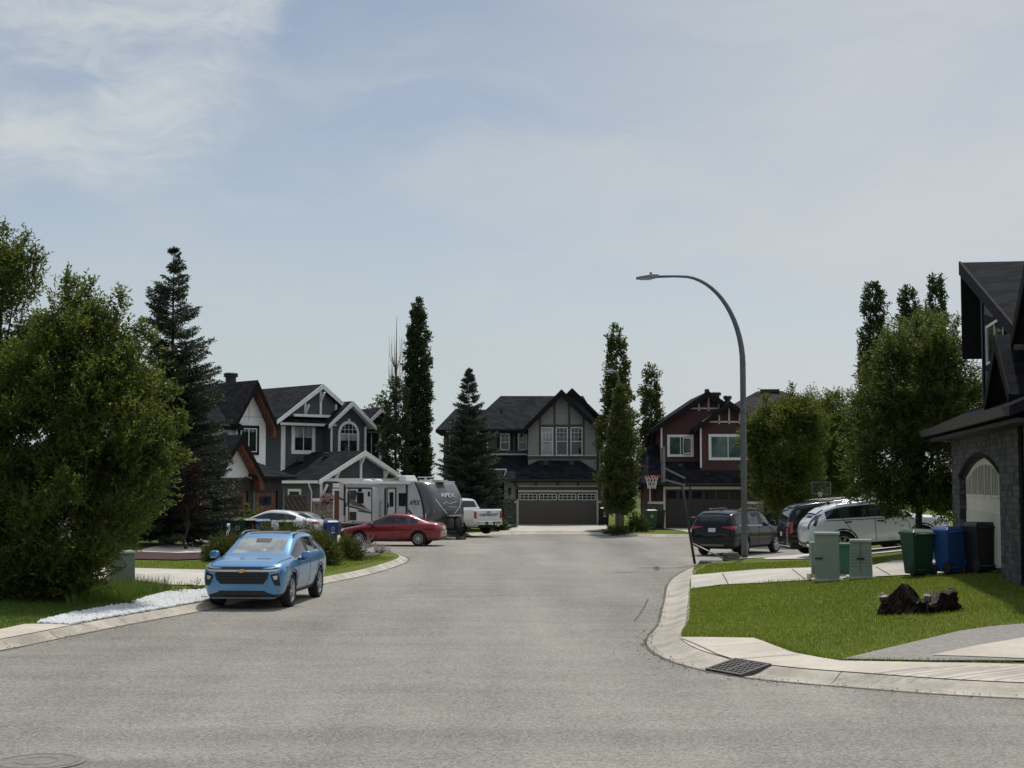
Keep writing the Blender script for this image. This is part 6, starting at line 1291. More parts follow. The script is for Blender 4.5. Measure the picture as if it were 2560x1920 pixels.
def sedan(label, loc, rot, paint, plate=True, clear_lamp=False):
    L = 4.64; root = thing('sedan_car', label, 'car', loc, rot); fx = L / 2
    c = Car(root, L, sedan_st(L, 1.46, 1.78), SED_TAGS, mats(paint, clad=paint), (.94, 3.64), .325, .215, .05, 10, 'alloy', .68)
    c.patch('tail_lamp', [(-fx + .03, .80), (-fx + .45, .88), (-fx + .12, .93), (-fx + .02, .93)], 'left', 'lamp_red', .012, mirror=True); c.patch('tail_lamp', [(.42, .92), (.82, .92), (.84, .80), (.52, .82)], 'rear', 'lamp_red', .014, mirror=True); c.patch('headlight', [(.42, .66), (.80, .74), (.80, .66), (.50, .60)], 'front', 'lamp_clear', .014, mirror=True); c.patch('grille', [(-.6, .50), (.6, .50), (.5, .36), (-.5, .36)], 'front', 'black', .012)
    if plate: c.plate('rear', 0, .80)
    c.patch('rear_skirt', [(-.66, .30), (.66, .30), (.6, .40), (-.6, .40)], 'rear', 'black', .012)
    c.line('door_seam', [(fx - 1.45, .34), (fx - 1.40, .70), (fx - 1.50, .92)], 'left', 'under'); c.line('door_seam', [(fx - 2.47, .33), (fx - 2.47, .93)], 'left', 'under'); c.line('door_seam', [(fx - 3.18, .62), (fx - 3.40, .95)], 'left', 'under')
    c.handle(fx - 2.28, .80, paint); c.handle(fx - 3.28, .83, paint); c.mirror_pair(fx - 1.58, .86, .97, paint, .85)
    return root
sedan('deep red sedan parked in front of the travel trailer', (-5.32, 66.75, .0), R(171), 'red')
sedan('white sedan on the driveway with only its roof and windows over the junipers', (-10.85, 67.2, T(-10.85, 67.2) + .02), R(174), 'white')
sedan('dark sedan just behind the white one, mostly hidden', (-10.6, 71.6, T(-10.6, 71.6) + .02), R(160), 'dkgreen_paint')

def rear_suv(label, loc, rot, pitch, L, H, W, paint, r, tagsuv, lampkind, tables=None, name='large_suv'):
    root = thing(name, label, 'car', loc, rot); root.rotation_euler = (0, -pitch, rot); fx = L / 2
    st = suv_st(L, H, W, *(tables or (1.06, 1.13, .26, .385, .95, .98, .02, .24, .79)))
    c = Car(root, L, st, SUV_TAGS, mats(paint), (.95, L - 1.07), r, .25, .05, 6, 'alloy', .70, rimstyle='y')
    for x in (.95, L - 1.07): c.arc(fx - x, r, r + .04, r + .12)
    hw = W / 2; b = st[10][4]; rx = -fx
    if lampkind == 'bar':
        c.patch('tail_lamp', [(.34, b - .10), (hw * .92, b - .06), (hw * .93, b - .20), (.60, b - .15)], 'rear', 'lamp_red', .016, mirror=True); c.patch('tail_lamp', [(rx + .06, b - .22), (rx + .36, b - .10), (rx + .10, b - .05)], 'left', 'lamp_red', .012, mirror=True); c.patch('skid_plate', [(-.52, .38), (-.46, .46), (.46, .46), (.52, .38)], 'rear', 'dull_steel', .016)
    elif lampkind == 'upright':
        c.patch('tail_lamp', [(hw * .70, b + .02), (hw * .84, b + .02), (hw * .85, b - .44), (hw * .74, b - .44)], 'rear', 'lamp_red', .016, mirror=True); c.patch('tail_lamp', [(rx + .02, b - .36), (rx + .18, b - .34), (rx + .22, b + .0), (rx + .30, b + .03), (rx + .06, b + .03)], 'left', 'lamp_red', .012, mirror=True)
        c.patch('chrome_strip', [(-hw * .82, .40), (hw * .82, .40), (hw * .82, .43), (-hw * .82, .43)], 'rear', 'chrome', .016); c.patch('reflector', [(hw * .62, .50), (hw * .84, .52), (hw * .84, .47), (hw * .62, .46)], 'rear', 'lamp_red', .014, mirror=True)
    else:
        c.patch('tail_lamp', [(hw * .66, b + .14), (hw * .74, b + .18), (hw * .84, b - .28), (hw * .74, b - .22)], 'rear', 'black', .016, mirror=True); c.patch('tail_lamp', [(rx + .16, b - .16), (rx + .25, b - .18), (rx + .46, b + .20), (rx + .38, b + .20)], 'left', 'black', .012, mirror=True)
        c.patch('rear_bumper_trim', [(-hw * .84, .28), (-hw * .86, .46), (hw * .86, .46), (hw * .84, .28)], 'rear', 'black', .012); c.patch('tail_pipe', [(hw * .5, .36), (hw * .72, .36), (hw * .72, .43), (hw * .5, .43)], 'rear', 'chrome', .02, mirror=True)
    c.plate('rear', 0, b - .22 if lampkind == 'bar' else .82)
    c.patch('roof_spoiler', [(rx + .60, -hw * .62), (rx + .60, hw * .62), (rx + .36, hw * .60), (rx + .36, -hw * .60)], 'top', paint, .03, .1)
    c.line('door_seam', [(fx - L * .30, .40), (fx - L * .30, .85), (fx - L * .325, b - .06)], 'left', 'under'); c.line('door_seam', [(fx - L * .535, .40), (fx - L * .535, b - .04)], 'left', 'under'); c.line('door_seam', [(fx - L * .70, .76), (fx - L * .755, b)], 'left', 'under')
    c.patch('waist_trim', [(rx + .55, b - .045), (fx - L * .30, b - .105), (fx - L * .30, b - .085), (rx + .55, b - .025)], 'left', 'chrome', .010, .15, mirror=True)
    hm = 'chrome' if lampkind == 'slim' else paint; c.handle(fx - L * .50, b - .15, hm, .22); c.handle(fx - L * .72, b - .12, hm, .22); c.mirror_pair(fx - L * .33, hw * .97, b + .03, paint); c.rails(fx - L * .78, fx - L * .44, hw * .64, 'dull_steel' if lampkind != 'slim' else 'chrome', .055, .02)
    MB().taper((-.09, .09, -.02, .02), (-.10, -.02, -.006, .006), 0, .09, M=Matrix.Translation((rx + .95, 0, H - .05 - (.02 if lampkind == 'bar' else .05)))).build('roof_antenna', Mt['black'], root)
    c.line('rear_wiper', [(-.28, b + .12), (.22, b + .10)], 'rear', 'black', .03, .02, mirror=False)
    return c
c = rear_suv('near black large crossover parked on the street, tail toward the viewer', (9.0, 59.0, 0.0), R(57), 0, 5.0, 1.78, 1.97, 'navy_paint', .365, None, 'bar')
c = rear_suv('black large crossover on the sloped driveway behind the silver white one', (12.05, 52.6, T(11.6, 52.6) - .0), R(3), R(3.6), 5.0, 1.92, 1.98, 'black_paint', .37, None, 'upright')
c = rear_suv('silver white crossover on the driveway behind the green utility boxes', (11.42, 46.85, T(11.2, 46.85) + .0), R(2), R(4.2), 4.5, 1.68, 1.88, 'silver', .36, None, 'slim', (1.0, 1.06, .27, .42, .87, .965, .08, .22), 'crossover_car')

def pickup():
    L, W, H = 5.88, 2.06, 1.92; w = W / 2; g = .30
    st = [(0, .5, .56, .80, 1.00, 1.02, 1.03, w * .75, w * .84, w * .8, w * .66), (.06, .34, .46, .80, 1.12, 1.16, 1.17, w * .86, w * .94, w * .9, w * .78), (.3, g, .42, .82, 1.18, 1.23, 1.24, w * .90, w, w * .95, w * .82), (1.0, g, .42, .84, 1.20, 1.25, 1.27, w * .90, w, w * .95, w * .82), (1.60, g, .42, .84, 1.22, 1.27, 1.29, w * .9, w * .99, w * .95, w * .82), (2.25, g, .42, .84, 1.24, 1.76, 1.86, w * .9, w * .99, w * .94, w * .72), (2.95, g, .42, .84, 1.25, 1.80, 1.91, w * .9, w * .99, w * .94, w * .72), (3.05, g, .42, .84, 1.25, 1.80, 1.91, w * .9, w * .99, w * .94, w * .72),
          (3.80, g, .42, .84, 1.26, 1.77, 1.88, w * .9, w * .99, w * .94, w * .71), (4.00, g, .42, .84, 1.27, 1.72, 1.82, w * .9, w * .99, w * .94, w * .70), (4.10, g, .42, .84, 1.28, 1.30, 1.31, w * .9, w * .99, w * .95, w * .84), (4.16, g, .42, .84, 1.29, 1.31, 1.30, w * .9, w * .99, w * .96, w * .9), (5.70, g + .04, .46, .85, 1.30, 1.32, 1.31, w * .9, w * .985, w * .95, w * .9), (5.82, g + .1, .5, .85, 1.29, 1.31, 1.30, w * .88, w * .97, w * .95, w * .9), (5.88, .5, .56, .85, 1.20, 1.22, 1.21, w * .86, w * .94, w * .92, w * .86)]
    root = thing('pickup_truck', 'white pickup truck parked tail out beside the travel trailer', 'truck', (-3.15, 78.9, T(-3.15, 78.9)), R(131)); fx = L / 2
    c = Car(root, L, st, ['', '', '', '', 'ws', 's', 'P', 's', 'P', 'R', '', '', '', ''], mats('white', clad='white'), (.98, 4.68), .41, .28, .08, 6, 'alloy', .62, rimstyle='y')
    c.patch('bed_cover', [(-fx + .14, -w * .80), (-fx + .14, w * .80), (-fx + 1.66, w * .80), (-fx + 1.66, -w * .80)], 'top', 'black', .012, .15)
    c.patch('tail_lamp', [(w * .76, 1.20), (w * .91, 1.20), (w * .91, .84), (w * .76, .84)], 'rear', 'lamp_red', .02, mirror=True); c.patch('tailgate', [(-w * .70, .80), (w * .70, .80), (w * .70, 1.22), (-w * .70, 1.22)], 'rear', 'white', .02, .1)
    m = MB(); m.box(-fx - .14, -fx + .16, -w * .86, w * .86, .50, .70); m.build('rear_bumper', Mt['chrome'], root, bevel=.04, seg=3); MB().box(-fx - .17, -fx - .12, -.3, .3, .53, .66).build('bumper_step', Mt['black'], root); c.plate('rear', 0, .62) if False else MB().box(-fx - .19, -fx - .172, -.15, .15, .53, .67).build('number_plate', Mt['plate'], root)
    M = Matrix.Translation((-fx - .045, 0, 1.02)) @ Matrix(((0, 0, -1, 0), (-1, 0, 0, 0), (0, 1, 0, 0), (0, 0, 0, 1)))
    text_mesh('lettering', 'CHEVROLET', .19, Mt['black'], root, M, .012, space=1.25)
    MB().box(-fx - .03, -fx + .0, -.14, .14, 1.14, 1.19).build('tailgate_handle', Mt['black'], root)
    for x in (.98, 4.68): c.arc(fx - x, .41, .47, .53, 'white')
    c.line('door_seam', [(fx - 1.75, .5), (fx - 1.75, 1.2)], 'left', 'under'); c.line('door_seam', [(fx - 3.0, .5), (fx - 3.0, 1.22)], 'left', 'under'); c.line('door_seam', [(fx - 4.08, .5), (fx - 4.08, 1.26)], 'left', 'under'); c.mirror_pair(fx - 1.95, w, 1.32, 'white', 1.3); c.handle(fx - 2.8, 1.08, 'white'); c.handle(fx - 3.85, 1.08, 'white')
    MB().beam((-fx + .9, -w * .75, .42), (-fx + .9, w * .75, .42), .16, .16).build('axle', Mt['under'], root)
    for sg in (-1, 1): MB().box(-fx + .62, -fx + .66, sg * (w - .26) - .12, sg * (w - .26) + .12, .16, .55).build('mud_flap', Mt['black'], root)
    return root
pickup()

# ------------------------------------------------------------------ travel trailer
def trailer():
    L, W = 8.3, 2.44; zb, zt = .64, 2.82; w = W / 2; hd = R(-50.5)
    root = thing('travel_trailer', 'grey travel trailer with a dark curved nose parked behind the red sedan', 'trailer', (-5.70, 77.2, .0), hd)
    xr, xc = -L / 2, L / 2 - 1.28          # rear, and where the nose cap begins
    def cap_x(z):                           # bulging nose profile
        t = (z - zb) / (zt - zb); return L / 2 - .95 * max(0, t - .38) ** 2 / .62 ** 2 * .95 - .42 * max(0, .30 - t) ** 2 / .09 * .95
    zs = np.linspace(zb + .04, zt, 18)
    def seam_x(z): t = (z - zb) / (zt - zb); return xc + .78 * (1 - max(0, t) ** 2.2) - .02
    b = MB(); b.prism([(xr, zb), (seam_x(zb), zb)] + [(seam_x(z), z) for z in zs] + [(xr + .06, zt), (xr, zt - .12)], -w, w, 'y'); b.build('body', Mt['rv_side'], root, bevel=.02)
    c = MB(); vs = []; fs = []; ny = 15
    for i, z in enumerate(zs):
        for j in range(ny):
            y = -w + W * j / (ny - 1); e = (abs(y) / w); x = seam_x(z) + (cap_x(z) - seam_x(z)) * (1 - e ** 5 * .999); vs.append((x, y * 1.004, z + (.02 if i == len(zs) - 1 else 0)))
    for i in range(len(zs) - 1):
        for j in range(ny - 1): fs.append((i * ny + j, i * ny + j + 1, (i + 1) * ny + j + 1, (i + 1) * ny + j))
    o = len(vs); n = len(zs)
    for i in (0, n - 1):
        vs.append((xc, -w, zs[i])); vs.append((xc, w, zs[i])); q = list(range(i * ny, i * ny + ny)); fs.append(tuple(q + [o + (1 if i == 0 else 3), o + (0 if i == 0 else 2)]))
    c.add(vs, fs, smooth=True); cap = c.build('nose_cap', Mt['rv_cap'], root)
    bv = BVHTree.FromPolygons([Vector(p) for p in vs], fs)
    def on_cap(name, pts, wd, mat, off=.02):
        P = []
        for y, z in pts:
            h = bv.ray_cast(Vector((9, y, z)), Vector((-1, 0, 0)))[0]
            if h is not None: P.append(h + Vector((off, 0, 0)))
        m = MB()
        for a, b_ in zip(P[:-1], P[1:]): m.beam(a, b_, .012, wd, up=(1, 0, 0)) if False else m.beam(a, b_, wd, .012, up=(1, 0, 0))
        return m.build(name, Mt[mat], cap)
    r = MB(); r.box(xr - .03, xc - .02, -w - .05, w + .05, zt - .01, zt + .05); r.build('roof', Mt['rv_roof'], root, bevel=.02)
    def box(name, x0, x1, z0, z1, d, mat, par=None, y=None): y = -w if y is None else y; return MB().box(x0, x1, y - d, y - .002, z0, z1).build(name, Mt[mat], par or root, bevel=.012)
    # on the door side, rear to front (fractions of the visible side)
    X = lambda f: xr + f * (L - 1.2)
    box('side_moulding', X(.068), X(.085), 1.05, zt - .05, .03, 'black')
    def door(f0, f1, z0):
        d = box('entry_door', X(f0), X(f1), z0, zt - .32, .035, 'rv_slide'); t = .05
        m = MB(); y0, y1 = -w - .055, -w - .01
        m.box(X(f0) - t, X(f0), y0, y1, z0, zt - .32); m.box(X(f1), X(f1) + t, y0, y1, z0, zt - .32); m.box(X(f0) - t, X(f1) + t, y0, y1, zt - .32, zt - .27); m.build('door_frame', Mt['black'], d, bevel=.01)
        box('window', X(f0) + .16, X(f1) - .14, zt - 1.25, zt - .50, .045, 'pane', d); box('door_handle', X(f0) + .02, X(f0) + .10, 1.52, 1.75, .07, 'black', d); return d
    door(.098, .19, .70); door(.65, .745, .72)
    Xs = lambda f: X(.22 + (f - .235) * .863)
    sl = MB().box(Xs(.235), Xs(.60), -w - .42, -w + .1, .78, zt - .26).build('slide_out', Mt['rv_slide'], root, bevel=.015); ys = -w - .42
    def sb(name, f0, f1, z0, z1, d, mat): return box(name, Xs(f0), Xs(f1), z0, z1, d, mat, sl, ys)
    for a in ((.235, .60, zt - .34, zt - .26), (.235, .25, .78, zt - .34), (.588, .60, .78, zt - .34)): sb('slide_trim', a[0], a[1], a[2], a[3], .02, 'black')
    sb('vent_panel', .26, .355, zt - .90, zt - .42, .03, 'rv_dark'); sb('window', .37, .47, 1.72, 2.28, .03, 'pane'); sb('small_window', .39, .44, 2.32, 2.50, .03, 'pane'); sb('storage_hatch', .26, .36, .84, 1.28, .03, 'black'); sb('outside_lamp', .54, .565, zt - .72, zt - .48, .05, 'black'); sb('outside_lamp', .355, .38, zt - .65, zt - .50, .05, 'black')
    def swoosh(pts, mat, y=None, par=None, d=.012):
        yy = (ys if y is None else y) - d; MB().prism([((Xs if y is None else X)(f), z) for f, z in pts], yy, yy + d * .7, 'y').build('side_decal', Mt[mat], par or sl)
    swoosh([(.252, 2.15), (.36, 1.80), (.585, 1.36), (.44, 1.52), (.30, 1.62), (.252, 1.72)], 'dull_steel', d=.010); swoosh([(.252, 1.62), (.42, 1.48), (.585, 1.30), (.43, 1.40), (.252, 1.52)], 'rv_dark', d=.014); swoosh([(.37, 1.40), (.585, 1.28), (.585, 1.22), (.40, 1.30)], 'rv_dark', d=.014); swoosh([(.38, 1.82), (.50, 1.55), (.42, 1.60)], 'rv_dark', d=.016)
    swoosh([(.0, 2.05), (.068, 1.92), (.068, 1.84), (.0, 1.94)], 'rv_dark', -w, root); swoosh([(.10, 1.55), (.195, 1.40), (.195, 1.43), (.10, 1.59)], 'rv_light', -w - .035, root); swoosh([(.70, 1.36), (.78, 1.20), (.87, 1.26), (.78, 1.12)], 'rv_light', -w, root, .046); swoosh([(.64, 1.40), (.685, 1.36), (.685, 1.30)], 'rv_dark', -w, root)
    swoosh([(.90, 1.50), (1.04, .86), (1.01, .86), (.90, 1.36)], 'rv_dark', -w, root); swoosh([(.90, 1.30), (.99, .92), (.97, .92), (.90, 1.20)], 'rv_light', -w, root)
    box('window', X(.785), X(.870), 1.62, 2.28, .03, 'pane'); box('awning_arm', X(.876), X(.892), .95, zt - .05, .05, 'black'); box('awning_arm', X(.612), X(.624), .8, zt - .3, .06, 'black'); MB().tube([(X(.575), -w - .1, 1.0), (X(.575), -w - .14, 1.15), (X(.575), -w - .14, 1.7), (X(.575), -w - .06, 1.9)], .018, 6).build('grab_handle', Mt['black'], root)
    MB().tube([(X(.08), -w - .10, zt - .06), (X(.94), -w - .10, zt - .06)], .05, 8).build('awning_roll', Mt['rv_roof'], root)
    text_mesh('lettering', 'APEX', .36, Mt['rv_dark'], root, Matrix.Translation((X(.975), -w - .012, 1.80)) @ Matrix.Rotation(R(90), 4, 'X'), .006, .25); MB().box(X(.95), X(1.02), -w - .014, -w - .004, 1.56, 1.585).build('lettering_line', Mt['rv_light'], root)
    m = MB(); P = [Vector((seam_x(z), -w - .012, z)) for z in zs]
    for a, b_ in zip(P[:-1], P[1:]): m.beam(a, b_, .03, .10)
    m.build('cap_trim', Mt['black'], root)
    # nose lettering and shield
    cx = lambda z: (bv.ray_cast(Vector((9, 0, z)), Vector((-1, 0, 0)))[0]).x
    z0 = 2.17; sl_ = (cx(z0 + .15) - cx(z0 - .15)) / .30; M = Matrix.Translation((cx(z0) + .05, -.05, z0)) @ Matrix.Rotation(-math.atan(-sl_), 4, 'Y') @ Matrix(((0, 0, 1, 0), (1, 0, 0, 0), (0, 1, 0, 0), (0, 0, 0, 1)))
    text_mesh('lettering', 'APEX', .36, Mt['rv_roof'], cap, M, .01, .15)
    def shield(s, wd, mat, a0=-1, a1=1):
        for sg in (-1, 1): on_cap('shield_line', [(sg * (.95 * s * (1 - t ** 1.7)), 1.05 + (2.10 - 1.05) * (1 - t) * 1.0 - (1 - s) * -.2) for t in np.linspace(.12, .82, 9)], wd, mat)
    shield(.85, .045, 'rv_roof'); on_cap('shield_line', [(-.45, 1.74), (-.25, 1.86), (-.05, 1.76), (.42, 1.86)], .03, 'rv_roof'); on_cap('shield_line', [(-.12, 1.62), (.36, 1.58)], .03, 'rv_light'); on_cap('shield_line', [(-.95, 1.25), (-.6, 1.0), (0, .88), (.6, 1.0), (.95, 1.3)], .02, 'dull_steel')
    MB().box(seam_x(1.2) + .10, seam_x(1.2) + .16, -w - .012, -w + .02, 1.05, 1.30).build('marker_lamp', Mt['mark_white'], cap)
    # roof gear
    m = MB(); m.taper((-.55, .55, -.40, .40), (-.42, .36, -.32, .32), 0, .30, M=Matrix.Translation((X(.62), .05, zt + .06))); ac = m.build('air_conditioner', Mt['rv_roof'], root, bevel=.06, seg=3); MB().box(X(.62) - .5, X(.62) - .1, -.42, -.36, zt + .12, zt + .26).build('cooler_grille', Mt['dull_steel'], ac)
    for f, s_ in ((.13, .30), (.27, .26)): MB().lathe([(s_, 0), (s_ * .95, .06), (s_ * .6, .12), (0, .14)], 14, M=Matrix.Translation((X(f), 0, zt + .04))).build('roof_vent', Mt['mark_white'], root)
    MB().box(X(.84), X(.96), -.25, .25, zt + .05, zt + .14).build('roof_vent', Mt['trim_cream'], root); m = MB(); m.box(X(.86), X(.88), -.03, .03, zt + .1, zt + .25); m.beam((X(.80), -.1, zt + .26), (X(.95), .1, zt + .27), .1, .05); m.build('tv_aerial', Mt['mark_white'], root); MB().box(X(1.0), X(1.09), -.25, .25, zt + .04, zt + .12).build('roof_vent', Mt['trim_cream'], root)
    # running gear
    MB().box(xr + .1, xc + .2, -w + .15, w - .15, .38, zb).build('chassis', Mt['under'], root); MB().box(xr + .02, xc + .3, -w + .02, -w + .06, .40, zb + .02).build('skirt', Mt['black'], root)
    for x in (-1.3, -.35):
        for sg in (-1, 1):
            Mx = Matrix.Translation((x, sg * (w - .14), .36)) @ Matrix.Rotation(R(-90 * sg), 4, 'X'); o = MB().lathe([(.2, -.1), (.33, -.11), (.36, -.06), (.36, .06), (.33, .11), (.2, .09)], 26, M=Mx).build('wheel', Mt['rubber'], root); MB().lathe([(.2, .07), (.17, .08), (.08, .03), (0, .05)], 18, M=Mx).build('rim', Mt['alloy'], o)
    t = MB()
    for sg in (-1, 1): t.beam((L / 2 - .9, sg * .8, .50), (L / 2 + .95, 0, .46), .08, .12)
    t.build('tow_frame', Mt['under'], root)
    for sg in (-1, 1): MB().lathe([(0, 0), (.16, .01), (.19, .06), (.19, .45), (.14, .55), (.06, .58), (.06, .66), (0, .66)], 16, M=Matrix.Translation((L / 2 + .25, sg * .2, .54))).build('gas_bottle', Mt['rv_dark'], root)
    MB().box(L / 2 + .12, L / 2 + .45, -.42, .42, 1.12, 1.20).build('gas_cover', Mt['dull_steel'], root, bevel=.02); m = MB(); m.tube([(L / 2 + .85, 0, .14), (L / 2 + .85, 0, 1.0)], .045, 8); m.build('tongue_jack', Mt['under'], root); MB().box(L / 2 + .68, L / 2 + 1.02, -.2, .2, .0, .14).build('jack_block', Mt['fence_wood'], root)
    s = MB(); s.box(X(.13), X(.20), -w - .5, -w, .25, .29); s.box(X(.13), X(.20), -w - .25, -w, .48, .52); s.build('entry_step', Mt['under'], root)
    return root
trailer()
# ------------------------------------------------------------------ street furniture and garden things
def street_lamp(label, u, Y, top, reach_px, v_start, r0, r1, grp='street lamps'):
    """pole with a long curved arm; shaped from its own plan"""
    p = D(u, 1400, Y); base = Vector((p.x, Y, T(p.x, Y))); root = thing('street_lamp', label, 'street lamp', base, 0, grp); H = top - base.z
    z0 = H - 3.15; Rr = reach_px; P = [(0, 0, 0), (0, 0, z0 * .5), (0, 0, z0)]
    for i in range(1, 15):
        a = math.pi / 2 * i / 15; P.append((-Rr * .72 * (1 - math.cos(a)) , 0, z0 + 3.15 * math.sin(a)))
    P += [(-Rr * .80, 0, H + .0), (-Rr, 0, H - .02)]
    n = len(P); MB().tube(P, [r0 + (r1 - r0) * min(1, i / (n - 2)) if i > 1 else r0 - (r0 - r1) * .12 * i for i in range(n)], 12).build('pole', Mt['steel'], root)
    m = MB(); x = -Rr; m.add([(x + .05, -.07, H - .05), (x + .05, .07, H - .05), (x + .05, .07, H + .07), (x + .05, -.07, H + .07), (x - .18, -.17, H - .09), (x - .18, .17, H - .09), (x - .18, .15, H + .06), (x - .18, -.15, H + .06), (x - .74, -.13, H - .11), (x - .74, .13, H - .11), (x - .74, .10, H - .03), (x - .74, -.10, H - .03)],
          [(0, 1, 2, 3), (0, 4, 5, 1), (1, 5, 6, 2), (2, 6, 7, 3), (3, 7, 4, 0), (4, 8, 9, 5), (5, 9, 10, 6), (6, 10, 11, 7), (7, 11, 8, 4), (8, 11, 10, 9)])
    hd = m.build('lamp_head', Mt['dull_steel'], root, bevel=.02); MB().box(x - .62, x - .22, -.11, .11, H - .125, H - .098).build('lens', Mt['lamp_clear'], hd); MB().lathe([(.045, 0), (.045, .08), (.03, .10), (0, .10)], 10, M=Matrix.Translation((x - .22, 0, H + .05))).build('light_sensor', Mt['dull_steel'], hd)
    MB().lathe([(.34, -.1), (.36, .03), (.33, .05), (.15, .06)], 20).build('footing', Mt['concrete'], root); MB().box(-.07, .07, -r0 - .012, -r0 + .02, .5, .85).build('access_hatch', Mt['steel'], root, bevel=.01)
    return root
street_lamp('tall curved street lamp rising from the grass strip at the right', 1862, 52.0, EYE + (1207 - 688) / F * 52.0, 3.0, 0, .112, .045)
street_lamp('distant street lamp half hidden by the poplars', 1556, 81.0, EYE + (1207 - 930) / F * 81.0, .75, 0, .09, .05).rotation_euler = (0, 0, R(50))

def utility(name, label, u, v, w, d, h, mat, rot, topmat='util_top', taper=.0, pad=True, louv=False, latch=None, doors=1):
    p = GT(u, v); root = thing(name, label, 'utility box', p, rot)
    m = MB(); m.taper((-w / 2, w / 2, 0, d), (-w / 2 * (1 - taper), w / 2 * (1 - taper), d * taper * .4, d * (1 - taper * .4)), .04, h - .06); b = m.build('cabinet', Mt[mat], root, bevel=.015)
    wt = w / 2 * (1 - taper); m = MB(); m.taper((-wt - .02, wt + .02, -.03, d + .02), (-wt - .01, wt + .01, -.0, d), h - .06, h); m.build('lid', Mt[topmat], root, bevel=.01)
    if pad: MB().box(-w / 2 - .08, w / 2 + .08, -.1, d + .1, -.2, .05).build('pad', Mt['concrete'], root)
    sl = (d * taper * .4) / h
    if doors == 2: MB().box(-.006, .006, -.004, .03, .10, h - .1).build('door_gap', Mt['joint'], root)
    if louv:
        for sx in (-1, 1):
            for i in range(6): z = h - .22 - i * .075; MB().beam((sx * w * .25 - .10, sl * z - .006, z), (sx * w * .25 + .10, sl * z - .006, z), .03, .022).build('louvre', Mt[topmat], b)
    if latch: MB().box(latch[0] - .09, latch[0] + .09, -.04, .02, latch[1] - .02, latch[1] + .02).build('latch', Mt['black'], root, bevel=.01)
    return root
utility('utility_cabinet', 'tall pale green utility cabinet with a side latch beside the small driveway', 2068, 1453, .58, .5, 1.16, 'util_green', R(-13), latch=(-.19, .54))
utility('utility_cabinet', 'shorter pale green cabinet with louvres and two doors', 2152, 1447, .54, .45, .92, 'util_green', R(-15), taper=.10, louv=True, doors=2, latch=(.0, .47))
utility('transformer_box', 'dark green transformer box between the two pale green cabinets', 2112, 1441, .56, .6, .80, 'util_dark', R(-12), topmat='util_dark', taper=.03)
p = GT(2037, 1450); root = thing('meter_pedestal', 'narrow green meter pedestal on a concrete block at the left of the cabinets', 'utility box', p, R(5)); MB().box(-.08, .12, .0, .22, .35, .92).build('cabinet', Mt['util_green'], root, bevel=.02); MB().box(-.04, .08, .04, .16, .1, .36).build('conduit', Mt['dull_steel'], root); MB().box(-.13, .15, -.05, .25, -.2, .14).build('base_block', Mt['concrete'], root, bevel=.01)
utility('utility_cabinet', 'green utility box half under the big tree at the left', 306, 1462, .62, .60, .82, 'util_green', R(24), taper=.05)

def bin_(label, loc, rot, mat, lid=None, group='wheeled bins', open_=0, stripe=False, mark=False, k=1.0):
    root = thing('wheeled_bin', label, 'bin', loc, rot, group); lid = lid or mat
    m = MB(); m.taper((-.225, .225, -.24, .22), (-.28, .28, -.36, .30), .05, .98); m.box(-.30, .30, -.385, .31, .95, 1.0); m.box(-.22, .22, -.30, -.255, .22, .26); m.build('body', Mt[mat], root, bevel=.018)
    l = MB(); l.taper((-.305, .305, -.40, .33), (-.22, .22, -.26, .22), 1.0, 1.075); o = l.build('lid', Mt[lid], root, bevel=.02)
    MB().tube([(-.24, .30, .93), (-.24, .40, .97), (.24, .40, .97), (.24, .30, .93)], .02, 8).build('handle', Mt[mat], root)
    if stripe:
        for s in (-1, 1): MB().box(s * .14 - .09, s * .14 + .09, .312, .32, .955, .985).build('reflector', Mt['mark_white'], root)
    if mark: MB().lathe([(.085, 0), (.06, .0)], 6, M=Matrix.Translation((0, -.345, .72)) @ Matrix.Rotation(R(90), 4, 'X')).build('mark', Mt['mark_white'], root, recalc=False); MB().box(-.09, .09, -.35 + .01, -.335, .52, .58).build('mark', Mt['mark_white'], root) if mark == 2 else None
    for s in (-1, 1):
        Mx = Matrix.Translation((s * .25, .24, .15)) @ Matrix.Rotation(R(90), 4, 'Y'); w = MB().lathe([(0, -.03), (.13, -.035), (.15, -.02), (.15, .02), (.13, .035), (0, .03)], 18, M=Mx).build('wheel', Mt['rubber'], root)
    MB().tube([(-.25, .24, .15), (.25, .24, .15)], .015, 6).build('axle', Mt['dull_steel'], root); root.scale = (k, k, k); return root
def bat(u, v): return GT(u, v)
bin_('dark green wheeled bin with two white reflectors beside the stone house', bat(2296, 1440), R(193), 'bin_green', stripe=True)
bin_('blue wheeled bin between the green and black bins by the stone house', bat(2377, 1435), R(197), 'bin_blue')
bin_('black wheeled bin in front of the arched cream garage door', bat(2455, 1431), R(192), 'bin_black', k=1.05)
def at_d(u, Y, dz=0): p = D(u, 1300, Y); return (p.x, Y, T(p.x, Y) + dz)
bin_('blue wheeled bin with a white mark below the left spruce', at_d(549, 55.5), R(10), 'bin_blue', mark=True)
bin_('green wheeled bin left of the black lidded one, behind the junipers', at_d(594, 55), R(10), 'bin_green', mark=True)
bin_('black wheeled bin between the green one and the blue lidded one', at_d(625, 55.8), R(14), 'bin_black')
bin_('wheeled bin with a bright blue lid in front of the white sedan', at_d(659, 55.6), R(8), 'bin_blue')
bin_('grey green lidded wheeled bin at the right end of the row by the white sedan', at_d(716, 56), R(8), 'bin_green')
bin_('blue recycling bin with white marks beside the travel trailer', at_d(825, 67.4), R(30), 'bin_blue', mark=2, k=1.02)
bin_('dark bin behind the blue recycling bin beside the travel trailer', at_d(804, 68.6), R(20), 'bin_black')
bin_('black bin at the right edge of the brown double garage door', at_d(1510, 91.6), R(5), 'bin_black', mark=2, k=1.05)
